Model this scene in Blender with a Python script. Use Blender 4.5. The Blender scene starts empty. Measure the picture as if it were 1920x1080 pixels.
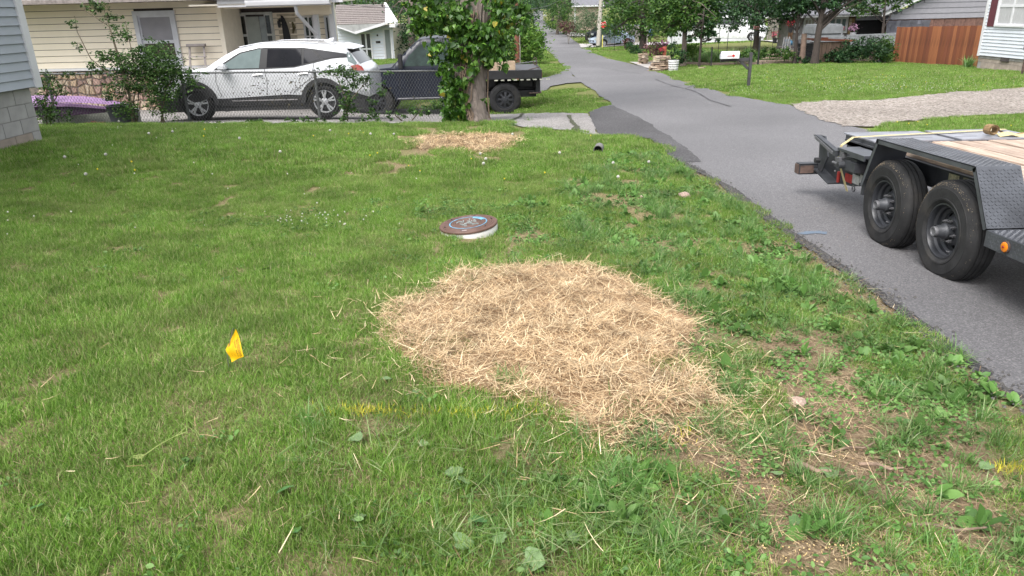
import bpy, bmesh, math, random
import numpy as np
from mathutils import Vector, Matrix, noise as mnoise

random.seed(7); RNG = np.random.default_rng(7)
SC = bpy.context.scene
COL = SC.collection
# ------------------------------------------------------------------ camera
F = 1360.0; TH = math.radians(21); RO = math.radians(1.5)
CAM = np.array([0, 0, 1.6])
fw = np.array([0, math.cos(TH), -math.sin(TH)]); u0 = np.array([0, math.sin(TH), math.cos(TH)]); r0 = np.array([1., 0, 0])
CR = r0*math.cos(RO)-u0*math.sin(RO); CU = u0*math.cos(RO)+r0*math.sin(RO)
cd = bpy.data.cameras.new('camera'); cam = bpy.data.objects.new('camera', cd); COL.objects.link(cam)
cam.matrix_world = Matrix(((CR[0], CU[0], -fw[0], 0), (CR[1], CU[1], -fw[1], 0), (CR[2], CU[2], -fw[2], 1.6), (0, 0, 0, 1)))
cd.sensor_width = 36; cd.lens = 36*F/1920; cd.clip_start = 0.05; cd.clip_end = 3000
SC.camera = cam
# ------------------------------------------------------------------ light
SUN_EL, SUN_AZ = math.radians(58), math.radians(215)      # azimuth clockwise from +Y
w = bpy.data.worlds.new('World'); SC.world = w; w.use_nodes = True
nt = w.node_tree; bg = nt.nodes['Background']
sk = nt.nodes.new('ShaderNodeTexSky'); sk.sky_type = 'NISHITA'; sk.sun_disc = False
sk.sun_elevation = SUN_EL; sk.sun_rotation = SUN_AZ; sk.dust_density = 4.0; sk.air_density = 1.0; sk.ozone_density = 1.0
hs = nt.nodes.new('ShaderNodeHueSaturation'); hs.inputs['Saturation'].default_value = 0.22; hs.inputs['Value'].default_value = 1.0
nt.links.new(sk.outputs[0], hs.inputs['Color']); nt.links.new(hs.outputs[0], bg.inputs[0]); bg.inputs[1].default_value = 0.15
sd = bpy.data.lights.new('sun', 'SUN'); sd.energy = 1.0; sd.angle = math.radians(28); sd.color = (1, .965, .92)
so = bpy.data.objects.new('sun', sd); COL.objects.link(so)
dvec = Vector((math.sin(SUN_AZ)*math.cos(SUN_EL), math.cos(SUN_AZ)*math.cos(SUN_EL), math.sin(SUN_EL)))
so.rotation_euler = dvec.to_track_quat('Z', 'Y').to_euler(); so.location = (0, -5, 30)
SC.view_settings.view_transform = 'Standard'; SC.view_settings.look = 'None'
SC.view_settings.exposure = 1.27; SC.view_settings.gamma = 1; SC.view_settings.use_curve_mapping = False

# ------------------------------------------------------------------ pixel helpers (photo pixels, 1920 wide)
def ray(px, py): return fw+CR*(px-960)/F-CU*(py-540)/F
def pz(px, py, Z): return CAM+ray(px, py)*Z
def pY(px, py, Y):
    r = ray(px, py); return CAM+r*(Y/r[1])
def pX(px, py, X):
    r = ray(px, py); return CAM+r*(X/r[0])
# ------------------------------------------------------------------ terrain
CP = [(0,1080,2.2),(480,1080,2.2),(960,1080,2.2),(1500,1080,2.25),(1920,1080,2.3),(1920,740,3.85),(0,700,3.45),(500,700,3.5),
      (880,430,6.9),(1785,522,5.65),(1672,463,6.6),(1440,410,7.4),(1220,262,11.8),(300,400,7.4),
      (375,228,15.6),(612,226,15.6),(589,229,14.8),(85,240,14.9),(948,217,19.5),(75,262,10.5),(100,205,20.5),(420,205,20.5),
      (875,228,14.5),(1125,255,13.1),(1403,162,20),(1672,118,34),(1835,130,30),(1905,140,24),(1127,94,66),(1020,94,58),(1008,22,165),
      (1262,133,30),(1500,123,30),(1590,236,13.0),(1130,190,18.6),(1480,196,16.6),(1316,165,21.5),(1089,91,60),(1241,139,28),
      (1000,49,110),(1018,40,130),(1204,126,33),(1050,61,92),(1400,78,48),(1200,90,50),(800,120,34),(700,110,40)]
def uv(x, y):
    y = np.maximum(np.asarray(y, float), -3.5)+6.0
    return np.asarray(x, float)/y, np.log(y)
_P = np.array([pz(*c) for c in CP]); _u, _v = uv(_P[:, 0], _P[:, 1]); _v = np.minimum(_v, math.log(176))
def _phi(d2): return d2*np.log(d2+1e-12)*.5
_n = len(CP); _K = _phi((_u[:, None]-_u)**2+(_v[:, None]-_v)**2)+np.eye(_n)*.004
_A = np.zeros((_n+3, _n+3)); _A[:_n, :_n] = _K; _A[:_n, _n] = 1; _A[:_n, _n+1] = _u; _A[:_n, _n+2] = _v; _A[_n:, :_n] = _A[:_n, _n:].T
_S = np.linalg.solve(_A, np.concatenate([_P[:, 2], np.zeros(3)]))
def H(x, y):
    u, v = uv(x, y); u = .75*np.tanh(u/.75); v = np.clip(v, math.log(6.5), math.log(176))
    z = _S[_n]+_S[_n+1]*u+_S[_n+2]*v
    for i in range(_n): z = z+_S[i]*_phi((u-_u[i])**2+(v-_v[i])**2)
    return z
def gp(px, py):
    r = ray(px, py); t = np.linspace(1, 240, 2400); P = CAM[:, None]+r[:, None]*t; h = H(P[0], P[1])
    b = np.nonzero(P[2] < h)[0]
    if len(b) == 0: return CAM+r*200
    i = b[0]
    if i == 0: return P[:, 0]
    a = (P[2][i-1]-h[i-1]); c = (h[i]-P[2][i]); k = a/(a+c)
    return P[:, i-1]*(1-k)+P[:, i]*k
def onto(p, dz=0): return Vector((float(p[0]), float(p[1]), float(H(p[0], p[1]))+dz))

# ------------------------------------------------------------------ materials
MATS = {}
def ramp(nt, stops):
    r = nt.nodes.new('ShaderNodeValToRGB'); e = r.color_ramp.elements
    while len(e) < len(stops): e.new(.5)
    for i, (p, c) in enumerate(stops): e[i].position = p; e[i].color = (*c, 1)
    return r
def mat(name, c, rough=.7, metal=0, var=.18, scale=6, bump=0, bscale=40, c2=None, spec=.5, coat=0, stretch=None, alpha=None, trans=0, emit=None, detail=4):
    if name in MATS: return MATS[name]
    m = bpy.data.materials.new(name); m.use_nodes = True; t = m.node_tree; N = t.nodes; L = t.links; b = N['Principled BSDF']
    b.inputs['Roughness'].default_value = rough; b.inputs['Metallic'].default_value = metal
    b.inputs['Specular IOR Level'].default_value = spec; b.inputs['Coat Weight'].default_value = coat
    tc = N.new('ShaderNodeTexCoord'); src = tc.outputs['Object']
    if stretch:
        mp = N.new('ShaderNodeMapping'); mp.inputs['Scale'].default_value = stretch; L.new(src, mp.inputs[0]); src = mp.outputs[0]
    nz = N.new('ShaderNodeTexNoise'); nz.inputs['Scale'].default_value = scale; nz.inputs['Detail'].default_value = detail; L.new(src, nz.inputs['Vector'])
    lo = tuple(x*(1-var) for x in c); hi = tuple(min(1, x*(1+var)) for x in c)
    r = ramp(t, [(.3, lo), (.7, c2 or hi)]); L.new(nz.outputs[0], r.inputs[0])
    oi = N.new('ShaderNodeObjectInfo'); hv = N.new('ShaderNodeHueSaturation'); mr = N.new('ShaderNodeMapRange')
    mr.inputs[3].default_value = 1-var*.5; mr.inputs[4].default_value = 1+var*.5
    L.new(oi.outputs['Random'], mr.inputs[0]); L.new(mr.outputs[0], hv.inputs['Value']); L.new(r.outputs[0], hv.inputs['Color']); L.new(hv.outputs[0], b.inputs['Base Color'])
    if bump:
        nb = N.new('ShaderNodeTexNoise'); nb.inputs['Scale'].default_value = bscale; nb.inputs['Detail'].default_value = 5; L.new(src, nb.inputs['Vector'])
        bp = N.new('ShaderNodeBump'); bp.inputs['Strength'].default_value = bump; bp.inputs['Distance'].default_value = .01
        L.new(nb.outputs[0], bp.inputs['Height']); L.new(bp.outputs[0], b.inputs['Normal'])
    if trans: b.inputs['Transmission Weight'].default_value = trans
    if emit: b.inputs['Emission Color'].default_value = (*emit, 1); b.inputs['Emission Strength'].default_value = 1
    MATS[name] = m; return m
def glassm(name, c, rough=.05):
    return mat(name, c, rough, var=.1, spec=.5, coat=.0)
def vcmat(name, stops, rough=.6, dry=None, trans=.25, nscale=.9, spec=.35, drymix=(.45, .75), vary=.35):
    """foliage/straw: colour from the per-piece random stored in attribute 'rc' (r), plus world-space patches."""
    if name in MATS: return MATS[name]
    m = bpy.data.materials.new(name); m.use_nodes = True; t = m.node_tree; N = t.nodes; L = t.links; b = N['Principled BSDF']; out = N['Material Output']
    b.inputs['Roughness'].default_value = rough; b.inputs['Specular IOR Level'].default_value = spec
    at = N.new('ShaderNodeAttribute'); at.attribute_name = 'rc'; sp = N.new('ShaderNodeSeparateColor'); L.new(at.outputs['Color'], sp.inputs[0])
    r = ramp(t, stops); L.new(sp.outputs[0], r.inputs[0]); colr = r.outputs[0]
    g = N.new('ShaderNodeNewGeometry'); nz = N.new('ShaderNodeTexNoise'); nz.inputs['Scale'].default_value = nscale; nz.inputs['Detail'].default_value = 4; nz.inputs['Roughness'].default_value = .65
    L.new(g.outputs['Position'], nz.inputs['Vector'])
    if dry:
        mr = N.new('ShaderNodeMapRange'); mr.inputs[1].default_value = drymix[0]; mr.inputs[2].default_value = drymix[1]; L.new(nz.outputs[0], mr.inputs[0])
        ad = N.new('ShaderNodeMath'); ad.operation = 'MULTIPLY'; L.new(mr.outputs[0], ad.inputs[0]); L.new(sp.outputs[1], ad.inputs[1])
        mx = N.new('ShaderNodeMix'); mx.data_type = 'RGBA'; L.new(ad.outputs[0], mx.inputs[0]); L.new(colr, mx.inputs[6]); mx.inputs[7].default_value = (*dry, 1); colr = mx.outputs[2]
    n2 = N.new('ShaderNodeTexNoise'); n2.inputs['Scale'].default_value = nscale*2.7; L.new(g.outputs['Position'], n2.inputs['Vector'])
    m2 = N.new('ShaderNodeMapRange'); m2.inputs[1].default_value = .3; m2.inputs[2].default_value = .7; m2.inputs[3].default_value = 1-vary; m2.inputs[4].default_value = 1+vary; L.new(n2.outputs[0], m2.inputs[0])
    hv = N.new('ShaderNodeHueSaturation'); L.new(m2.outputs[0], hv.inputs['Value']); L.new(colr, hv.inputs['Color']); L.new(hv.outputs[0], b.inputs['Base Color'])
    if trans:
        tr = N.new('ShaderNodeBsdfTranslucent'); L.new(hv.outputs[0], tr.inputs[0]); ms = N.new('ShaderNodeMixShader'); ms.inputs[0].default_value = trans
        L.new(b.outputs[0], ms.inputs[1]); L.new(tr.outputs[0], ms.inputs[2]); L.new(ms.outputs[0], out.inputs[0])
    MATS[name] = m; return m

# ------------------------------------------------------------------ objects
def props(o, label=None, cat=None, group=None, kind=None):
    if label: o['label'] = label
    if cat: o['category'] = cat
    if group: o['group'] = group
    if kind: o['kind'] = kind
    return o
def empty(name, loc, rz=0, label=None, cat=None, group=None, rot=None):
    o = bpy.data.objects.new(name, None); COL.objects.link(o); o.location = Vector([float(a) for a in loc]); o.empty_display_size = .2
    o.rotation_euler = rot or (0, 0, rz); return props(o, label, cat, group)
def link(name, me, m, parent=None, loc=None, rot=None, kind=None, label=None):
    if m and not me.materials: me.materials.append(m)
    o = bpy.data.objects.new(name, me); COL.objects.link(o)
    if parent: o.parent = parent
    if loc is not None: o.location = Vector([float(a) for a in loc])
    if rot is not None: o.rotation_euler = rot
    if kind: o['kind'] = kind
    if label: o['label'] = label
    return o
def copytree(o, parent=None):
    c = o.copy(); COL.objects.link(c); c.parent = parent
    for ch in list(o.children): copytree(ch, c)
    return c
class MB:
    def __init__(s): s.v = []; s.f = []
    def add(s, vs, fs):
        b = len(s.v); s.v += [tuple(map(float, p)) for p in vs]; s.f += [tuple(b+i for i in f) for f in fs]; return s
    def box(s, a, b, M=None):
        x0, y0, z0 = a; x1, y1, z1 = b
        vs = [(x0,y0,z0),(x1,y0,z0),(x1,y1,z0),(x0,y1,z0),(x0,y0,z1),(x1,y0,z1),(x1,y1,z1),(x0,y1,z1)]
        if M is not None: vs = [M @ Vector(p) for p in vs]
        return s.add(vs, [(0,3,2,1),(4,5,6,7),(0,1,5,4),(1,2,6,5),(2,3,7,6),(3,0,4,7)])
    def bar(s, p, q, wx, wz, up=(0, 0, 1)):
        p = Vector(p); q = Vector(q); d = (q-p); L = d.length; d.normalize(); u = Vector(up); x = d.cross(u)
        if x.length < 1e-4: x = d.cross(Vector((1, 0, 0)))
        x.normalize(); u = x.cross(d)
        vs = []
        for e in (p, q):
            for a, b in ((-1, -1), (1, -1), (1, 1), (-1, 1)): vs.append(e+x*a*wx/2+u*b*wz/2)
        return s.add(vs, [(0,1,2,3),(7,6,5,4),(0,4,5,1),(1,5,6,2),(2,6,7,3),(3,7,4,0)])
    def tube(s, pts, r, n=6, caps=True):
        pts = [Vector(p) for p in pts]; rs = r if isinstance(r, (list, tuple)) else [r]*len(pts); b = len(s.v); fs = []
        ref = Vector((.13, .2, .97))
        for i, p in enumerate(pts):
            d = (pts[min(i+1, len(pts)-1)]-pts[max(i-1, 0)]).normalized(); x = d.cross(ref)
            if x.length < .05: x = d.cross(Vector((1, 0, 0)))
            x.normalize(); y = d.cross(x)
            for k in range(n):
                a = 2*math.pi*k/n; s.v.append(tuple(p+(x*math.cos(a)+y*math.sin(a))*rs[i]))
        for i in range(len(pts)-1):
            for k in range(n):
                k2 = (k+1) % n; s.f.append((b+i*n+k, b+i*n+k2, b+(i+1)*n+k2, b+(i+1)*n+k))
        if caps: s.f.append(tuple(b+k for k in range(n))[::-1]); s.f.append(tuple(b+(len(pts)-1)*n+k for k in range(n)))
        return s
    def lathe(s, prof, n=24, axis='z', o=(0, 0, 0), close=False):
        b = len(s.v); m = len(prof)
        for (r, h) in prof:
            for k in range(n):
                a = 2*math.pi*k/n; c, q = r*math.cos(a), r*math.sin(a)
                p = {'z': (c, q, h), 'x': (h, c, q), 'y': (c, h, q)}[axis]; s.v.append((p[0]+o[0], p[1]+o[1], p[2]+o[2]))
        for i in range(m if close else m-1):
            for k in range(n):
                k2 = (k+1) % n; j = (i+1) % m; s.f.append((b+i*n+k, b+i*n+k2, b+j*n+k2, b+j*n+k))
        return s
    def prism(s, poly, d0, d1, axis='y', M=None):
        """poly in the plane across axis, extruded d0..d1 along it; y: (x,z)  x: (y,z)  z: (x,y)"""
        n = len(poly); vs = []
        for d in (d0, d1):
            for a, c in poly: vs.append({'y': (a, d, c), 'x': (d, a, c), 'z': (a, c, d)}[axis])
        if M is not None: vs = [M @ Vector(p) for p in vs]
        return s.add(vs, [tuple(range(n)), tuple(range(2*n-1, n-1, -1))]+[((i+1) % n, i, n+i, n+(i+1) % n) for i in range(n)])
    def quad(s, a, b, c, d): return s.add([a, b, c, d], [(0, 1, 2, 3)])
    def mesh(s, name, smooth=False, fix=True, bevel=0):
        me = bpy.data.meshes.new(name); me.from_pydata(s.v, [], s.f)
        if fix or bevel:
            bm = bmesh.new(); bm.from_mesh(me)
            if bevel: bmesh.ops.bevel(bm, geom=[e for e in bm.edges if len(e.link_faces) == 2 and e.calc_face_angle(0) > .7], offset=bevel, segments=2, affect='EDGES', clamp_overlap=True)
            bmesh.ops.recalc_face_normals(bm, faces=bm.faces); bm.to_mesh(me); bm.free()
        if smooth:
            me.polygons.foreach_set('use_smooth', [True]*len(me.polygons))
            try: me.set_sharp_from_angle(angle=math.radians(38))
            except Exception: pass
        return me
    def build(s, name, m, parent=None, smooth=False, bevel=0, kind=None, label=None, fix=True, loc=None, rot=None):
        return link(name, s.mesh(name, smooth, fix, bevel), m, parent, loc, rot, kind, label)
def inpoly(x, y, P):
    x = np.asarray(x, float); y = np.asarray(y, float); r = np.zeros(x.shape, bool); n = len(P)
    for i in range(n):
        x0, y0 = P[i][0], P[i][1]; x1, y1 = P[(i+1) % n][0], P[(i+1) % n][1]
        c = ((y0 > y) != (y1 > y)) & (x < (x1-x0)*(y-y0)/((y1-y0) or 1e-9)+x0); r ^= c
    return r
def rough_edge(P, step=.12, amp=.02, seed=0, closed=True):
    out = []; n = len(P); rr = random.Random(seed)
    for i in range(n):
        a = Vector(P[i][:2]); b = Vector(P[(i+1) % n][:2]); L = (b-a).length; st = max(step, .006*abs(a.y)); k = max(1, int(L/st)); k = min(k, 60)
        nn = Vector((-(b-a).y, (b-a).x)).normalized() if L > 1e-6 else Vector((0, 0))
        for j in range(k):
            p = a+(b-a)*j/k; s = mnoise.noise(Vector((p.x*1.3, p.y*1.3, seed)))*2+mnoise.noise(Vector((p.x*7, p.y*7, seed)))
            out.append(tuple(p+nn*s*amp*(0 if j == 0 else 1)))
    return out
def drape(name, P, off, m, kind='structure', cell=.4, **kw):
    """flat sheet with outline P (world xy) laid onto the terrain"""
    bm = bmesh.new(); vs = [bm.verts.new((p[0], p[1], 0)) for p in P]; f = bm.faces.new(vs)
    bmesh.ops.triangulate(bm, faces=[f])
    xs = [p[0] for p in P]; ys = [p[1] for p in P]
    y = min(ys)
    cuts = []
    while y < max(ys):
        y += cell*max(1, (y+6)/14); cuts.append(((0, y, 0), (0, 1, 0)))
    x = min(xs); cx = max(cell, (max(xs)-min(xs))/60)
    while x < max(xs): x += cx; cuts.append(((x, 0, 0), (1, 0, 0)))
    for co, no in cuts:
        bmesh.ops.bisect_plane(bm, geom=bm.verts[:]+bm.edges[:]+bm.faces[:], plane_co=co, plane_no=no, dist=1e-5)
    bmesh.ops.triangulate(bm, faces=bm.faces)
    V = np.array([v.co for v in bm.verts]); z = H(V[:, 0], V[:, 1])+off+.0009*np.maximum(V[:, 1], 0)
    for v, zz in zip(bm.verts, z): v.co.z = zz
    bmesh.ops.recalc_face_normals(bm, faces=bm.faces)
    if sum(f.normal.z for f in bm.faces) < 0: bmesh.ops.reverse_faces(bm, faces=bm.faces)
    me = bpy.data.meshes.new(name); bm.to_mesh(me); bm.free(); me.polygons.foreach_set('use_smooth', [True]*len(me.polygons))
    o = link(name, me, m); o['kind'] = kind
    return props(o, **kw)

# ------------------------------------------------------------------ leaf / blade / strand clouds (numpy)
def cloud(name, V, Fc, rc, m, parent=None, kind=None, smooth=False):
    """V (n,3); Fc list of int arrays (k,corners); rc (n,2) random colour per vertex"""
    me = bpy.data.meshes.new(name); nv = len(V); me.vertices.add(nv); me.vertices.foreach_set('co', V.astype(np.float32).ravel())
    loops = np.concatenate([f.ravel() for f in Fc]); cnt = np.concatenate([np.full(len(f), f.shape[1]) for f in Fc]); st = np.concatenate([[0], np.cumsum(cnt)[:-1]])
    me.loops.add(len(loops)); me.loops.foreach_set('vertex_index', loops.astype(np.int32)); me.polygons.add(len(cnt))
    me.polygons.foreach_set('loop_start', st.astype(np.int32)); me.polygons.foreach_set('loop_total', cnt.astype(np.int32))
    if smooth: me.polygons.foreach_set('use_smooth', np.ones(len(cnt), bool))
    me.update(calc_edges=True)
    a = me.color_attributes.new('rc', 'FLOAT_COLOR', 'POINT'); c = np.ones((nv, 4), np.float32); c[:, :2] = rc; a.data.foreach_set('color', c.ravel())
    if m: me.materials.append(m)
    if name.startswith('~'): return me
    return link(name, me, None, parent, kind=kind)
def blades(n, pos, L, wd, lean, bend, seed=0, nseg=3):
    """grass blades: pos (n,3), returns V,F,rc"""
    g = np.random.default_rng(seed); yaw = g.uniform(0, 2*np.pi, n); d = np.stack([np.cos(yaw), np.sin(yaw)], 1); s = np.stack([-d[:, 1], d[:, 0]], 1)
    tw = g.uniform(-1.2, 1.2, n); s = s*np.cos(tw)[:, None]+d*np.sin(tw)[:, None]
    ts = np.linspace(0, 1, nseg+1); V = []; ang = lean.copy(); p = pos.copy(); step = L/nseg; ww = [1, .95, .65, .3]
    cols = []
    for i, t in enumerate(ts):
        if i > 0:
            p = p.copy(); p[:, 0] += d[:, 0]*np.sin(ang)*step; p[:, 1] += d[:, 1]*np.sin(ang)*step; p[:, 2] += np.cos(ang)*step
            ang = ang+bend/nseg
        if i == nseg: V.append(p[:, None, :])
        else:
            hw = (wd*ww[i*3//nseg]*.5)[:, None]; a = p.copy(); b = p.copy(); a[:, :2] -= s*hw; b[:, :2] += s*hw; V.append(np.stack([a, b], 1))
    V = np.concatenate(V, 1); k = V.shape[1]; base = np.arange(n)[:, None]*k; Fq = []
    for i in range(nseg-1): Fq.append(base+np.array([2*i, 2*i+1, 2*i+3, 2*i+2]))
    Ft = base+np.array([2*(nseg-1), 2*(nseg-1)+1, 2*nseg])
    rc = np.stack([g.random(n), g.random(n)], 1); rc = np.repeat(rc, k, 0)
    return V.reshape(-1, 3), [np.concatenate(Fq), Ft], rc
LEAF = {  # outlines in leaf plane (x along the blade, y across), z = fold
 'oval': (np.array([[0,0,0],[.35,.28,.04],[.75,.22,.03],[1,0,-.05],[.75,-.22,.03],[.35,-.28,.04],[.5,0,-.03]]), [[0,6,1],[1,6,2],[2,6,3],[3,6,4],[4,6,5],[5,6,0]]),
 'heart': (np.array([[0,0,0],[-.1,.25,.05],[.15,.45,.08],[.6,.3,.03],[1.05,0,-.12],[.6,-.3,.03],[.15,-.45,.08],[-.1,-.25,.05],[.4,0,-.04]]), [[0,8,1],[1,8,2],[2,8,3],[3,8,4],[4,8,5],[5,8,6],[6,8,7],[7,8,0]]),
 'quad': (np.array([[0,0,0],[.5,.3,.05],[1,0,-.05],[.5,-.3,.05]]), [[0,1,2],[0,2,3]]),
 'lobed': (np.array([[0,0,0],[.1,.3,.03],[.35,.25,.02],[.55,.5,.06],[.7,.2,.0],[1,0,-.08],[.7,-.2,0],[.55,-.5,.06],[.35,-.25,.02],[.1,-.3,.03],[.4,0,-.03]]), [[0,10,1],[1,10,2],[2,10,3],[3,10,4],[4,10,5],[5,10,6],[6,10,7],[7,10,8],[8,10,9],[9,10,0]])}
def leaves(pos, size, kind='quad', seed=0, droop=0.3, up=.6):
    g = np.random.default_rng(seed); n = len(pos); T, Fs = LEAF[kind]
    yaw = g.uniform(0, 2*np.pi, n); pit = g.normal(-droop, .5, n); rol = g.normal(0, 1-up+.25, n)
    d = np.stack([np.cos(yaw)*np.cos(pit), np.sin(yaw)*np.cos(pit), np.sin(pit)], 1)
    s = np.stack([-np.sin(yaw), np.cos(yaw), 0*yaw], 1); nn = np.cross(d, s)
    s2 = s*np.cos(rol)[:, None]+nn*np.sin(rol)[:, None]; n2 = np.cross(d, s2)
    V = pos[:, None, :]+size[:, None, None]*(T[None, :, 0, None]*d[:, None, :]+T[None, :, 1, None]*s2[:, None, :]+T[None, :, 2, None]*n2[:, None, :])
    k = len(T); F3 = (np.arange(n)[:, None, None]*k+np.array(Fs)[None]).reshape(-1, 3)
    rc = np.repeat(np.stack([g.random(n), g.random(n)], 1), k, 0)
    return V.reshape(-1, 3), [F3], rc
def merge(parts):
    Vs = []; Fs = {}; R = []; b = 0
    for V, Fl, rc in parts:
        for f in Fl: Fs.setdefault(f.shape[1], []).append(f+b)
        Vs.append(V); R.append(rc); b += len(V)
    return np.concatenate(Vs), [np.concatenate(x) for x in Fs.values()], np.concatenate(R)
def blob_points(cells, n, seed, sub=40, csize=.28, shell=.55):
    """leaf positions: clumps spread through ellipsoids cells = [(centre, (rx,ry,rz), weight)]"""
    g = np.random.default_rng(seed); W = np.array([c[2] if len(c) > 2 else c[1][0]*c[1][1]*c[1][2] for c in cells]); W = W/W.sum(); out = []
    for (c, wgt) in zip(cells, W):
        k = max(3, int(n*wgt/sub)); dd = g.normal(size=(k, 3)); dd /= np.linalg.norm(dd, axis=1)[:, None]; rr = g.uniform(shell**3, 1, k)**(1/3)
        cc = np.array(c[0])+dd*rr[:, None]*np.array(c[1]); s = csize*g.uniform(.5, 1.4, k)*min(c[1])
        idx = g.integers(0, k, int(n*wgt)); p = cc[idx]+g.normal(size=(len(idx), 3))*s[idx][:, None]*np.array([1, 1, .6]); out.append(p)
    return np.concatenate(out)
def instancer(name, P, rotz, scale, variant, protos, tilt=None, **kw):
    """one stuff object that scatters the proto meshes on the given points with geometry nodes"""
    key = 'protos_'+name; c = bpy.data.collections.new(key)
    for i, me in enumerate(protos):
        o = bpy.data.objects.new('%s_tuft_%02d' % (name, i), me); c.objects.link(o)
    me = bpy.data.meshes.new(name); me.vertices.add(len(P)); me.vertices.foreach_set('co', P.astype(np.float32).ravel())
    a = me.attributes.new('rot', 'FLOAT_VECTOR', 'POINT'); R = np.zeros((len(P), 3), np.float32); R[:, 2] = rotz
    if tilt is not None: R[:, 0] = tilt[:, 0]; R[:, 1] = tilt[:, 1]
    a.data.foreach_set('vector', R.ravel())
    a = me.attributes.new('scl', 'FLOAT_VECTOR', 'POINT'); S = np.stack([scale]*3, 1) if scale.ndim == 1 else scale; a.data.foreach_set('vector', S.astype(np.float32).ravel())
    a = me.attributes.new('vi', 'INT', 'POINT'); a.data.foreach_set('value', variant.astype(np.int32))
    o = link(name, me, None)
    g = bpy.data.node_groups.new(name+'_scatter', 'GeometryNodeTree'); g.interface.new_socket('Geometry', in_out='INPUT', socket_type='NodeSocketGeometry'); g.interface.new_socket('Geometry', in_out='OUTPUT', socket_type='NodeSocketGeometry')
    N = g.nodes; L = g.links; gi = N.new('NodeGroupInput'); go = N.new('NodeGroupOutput'); ip = N.new('GeometryNodeInstanceOnPoints'); ci = N.new('GeometryNodeCollectionInfo')
    ci.inputs['Collection'].default_value = c; ci.inputs['Separate Children'].default_value = True; ci.inputs['Reset Children'].default_value = True
    def na(nm, t):
        n = N.new('GeometryNodeInputNamedAttribute'); n.data_type = t; n.inputs[0].default_value = nm; return [x for x in n.outputs if x.enabled and x.name == 'Attribute'][0]
    L.new(gi.outputs[0], ip.inputs['Points']); L.new(ci.outputs[0], ip.inputs['Instance']); ip.inputs['Pick Instance'].default_value = True
    L.new(na('vi', 'INT'), ip.inputs['Instance Index']); L.new(na('rot', 'FLOAT_VECTOR'), ip.inputs['Rotation']); L.new(na('scl', 'FLOAT_VECTOR'), ip.inputs['Scale'])
    L.new(ip.outputs[0], go.inputs[0]); md = o.modifiers.new('scatter', 'NODES'); md.node_group = g
    o['kind'] = 'stuff'; return props(o, **kw)
# ================================================================== GROUND
def pix(P): return [tuple(gp(*p)[:2]) for p in P]
ROAD_L = pix([(1005,19),(999,30),(999,49),(1007,71),(1020,94),(1041,111),(1063,131),(1089,156),(1116,172),(1142,191)])
ROAD_R = pix([(1016,19),(1019,38),(1031,53),(1050,61),(1067,70),(1086,84),(1089,91),(1112,101),(1138,111),(1162,116),(1204,126),(1241,139),(1316,165),(1358,178),(1414,188),(1480,198),(1526,218),(1590,238)])
apron = pix([(1150,200),(1128,202),(1105,212),(1112,232),(1125,256),(1160,258),(1222,262)])
near_l = pix([(1280,306),(1360,350),(1440,410),(1540,478),(1640,547),(1760,640),(1900,742)])
x_last, y_last = near_l[-1]
far_top = [(ROAD_L[0][0]-.3, 235.), (ROAD_R[0][0]+.5, 235.)]
ROAD = ROAD_L+apron+near_l+[(x_last+.05, 2.0), (x_last+.08, -3.4), (x_last+4.6, -3.4), (ROAD_R[-1][0]+1.2, 6.), (ROAD_R[-1][0]+.5, 10.5)]+ROAD_R[::-1]+far_top[::-1]
DRIVE_A = pix([(1102,215),(1000,214),(917,212),(830,207),(700,205),(560,203),(400,203),(250,206),(60,210),(60,236),(300,236),(600,234),(760,233),(850,231),(942,230),(980,240),(1070,247),(1126,257),(1113,232)])
SIDE_L = pix([(1089,156),(1060,158),(1035,163),(1026,169),(1000,178),(960,170),(985,152),(1024,147),(1050,138),(1063,131)])
GRAVEL = pix([(1478,197),(1500,193),(1572,191),(1640,190),(1687,185),(1780,176),(1950,164),(1990,210),(1900,217),(1779,221),(1720,229),(1671,233),(1640,240),(1576,240),(1526,219)])
SIDE_R = pix([(1086,84),(1110,84),(1160,82),(1300,79),(1460,77),(1560,80),(1560,86),(1460,82),(1300,84),(1180,86),(1120,90),(1089,91)])
WALK = pix([(1180,118),(1204,126),(1225,133),(1250,131),(1275,120),(1240,118)])
FARD = pix([(1050,61),(1067,70),(1110,70),(1180,68),(1180,66),(1110,66)])
STRAW1 = pix([(848,512),(930,508),(1010,500),(1100,503),(1160,520),(1190,540),(1240,570),(1300,600),(1305,630),(1265,650),(1290,690),(1330,730),(1390,770),(1300,775),(1230,780),(1200,800),(1150,835),(1100,835),(1060,800),(1000,765),(900,735),(820,728),(790,700),(780,680),(720,640),(705,600),(740,580),(800,555),(850,530)])
STRAW2 = pix([(755,272),(790,258),(860,252),(930,252),(978,262),(968,280),(900,292),(850,285),(790,282)])
DIRT = [(pix([(1180,800),(1300,770),(1420,770),(1540,720),(1700,760),(1920,800),(1930,1085),(1300,1085),(1230,900)]), .12),
        (pix([(1560,540),(1600,520),(1720,600),(1900,730),(1920,780),(1800,700),(1660,600)]), .1),
        (pix([(1080,380),(1180,370),(1280,420),(1330,520),(1250,500),(1130,450)]), .45),
        (pix([(590,305),(700,300),(800,305),(760,325),(620,325)]), .35),
        (pix([(780,425),(830,418),(860,440),(930,440),(1010,430),(1060,420),(1000,452),(850,455),(790,445)]), .3),
        (pix([(740,240),(960,235),(1010,255),(960,300),(760,300),(700,270)]), .5),
        (pix([(1330,340),(1290,320),(1400,400),(1560,500),(1640,560),(1600,560),(1440,450)]), .3),
        (pix([(1460,600),(1560,590),(1600,680),(1520,740),(1440,700)]), .15),
        (pix([(1380,640),(1500,620),(1640,700),(1840,780),(1840,820),(1600,780),(1400,760)]), .4)]
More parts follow.
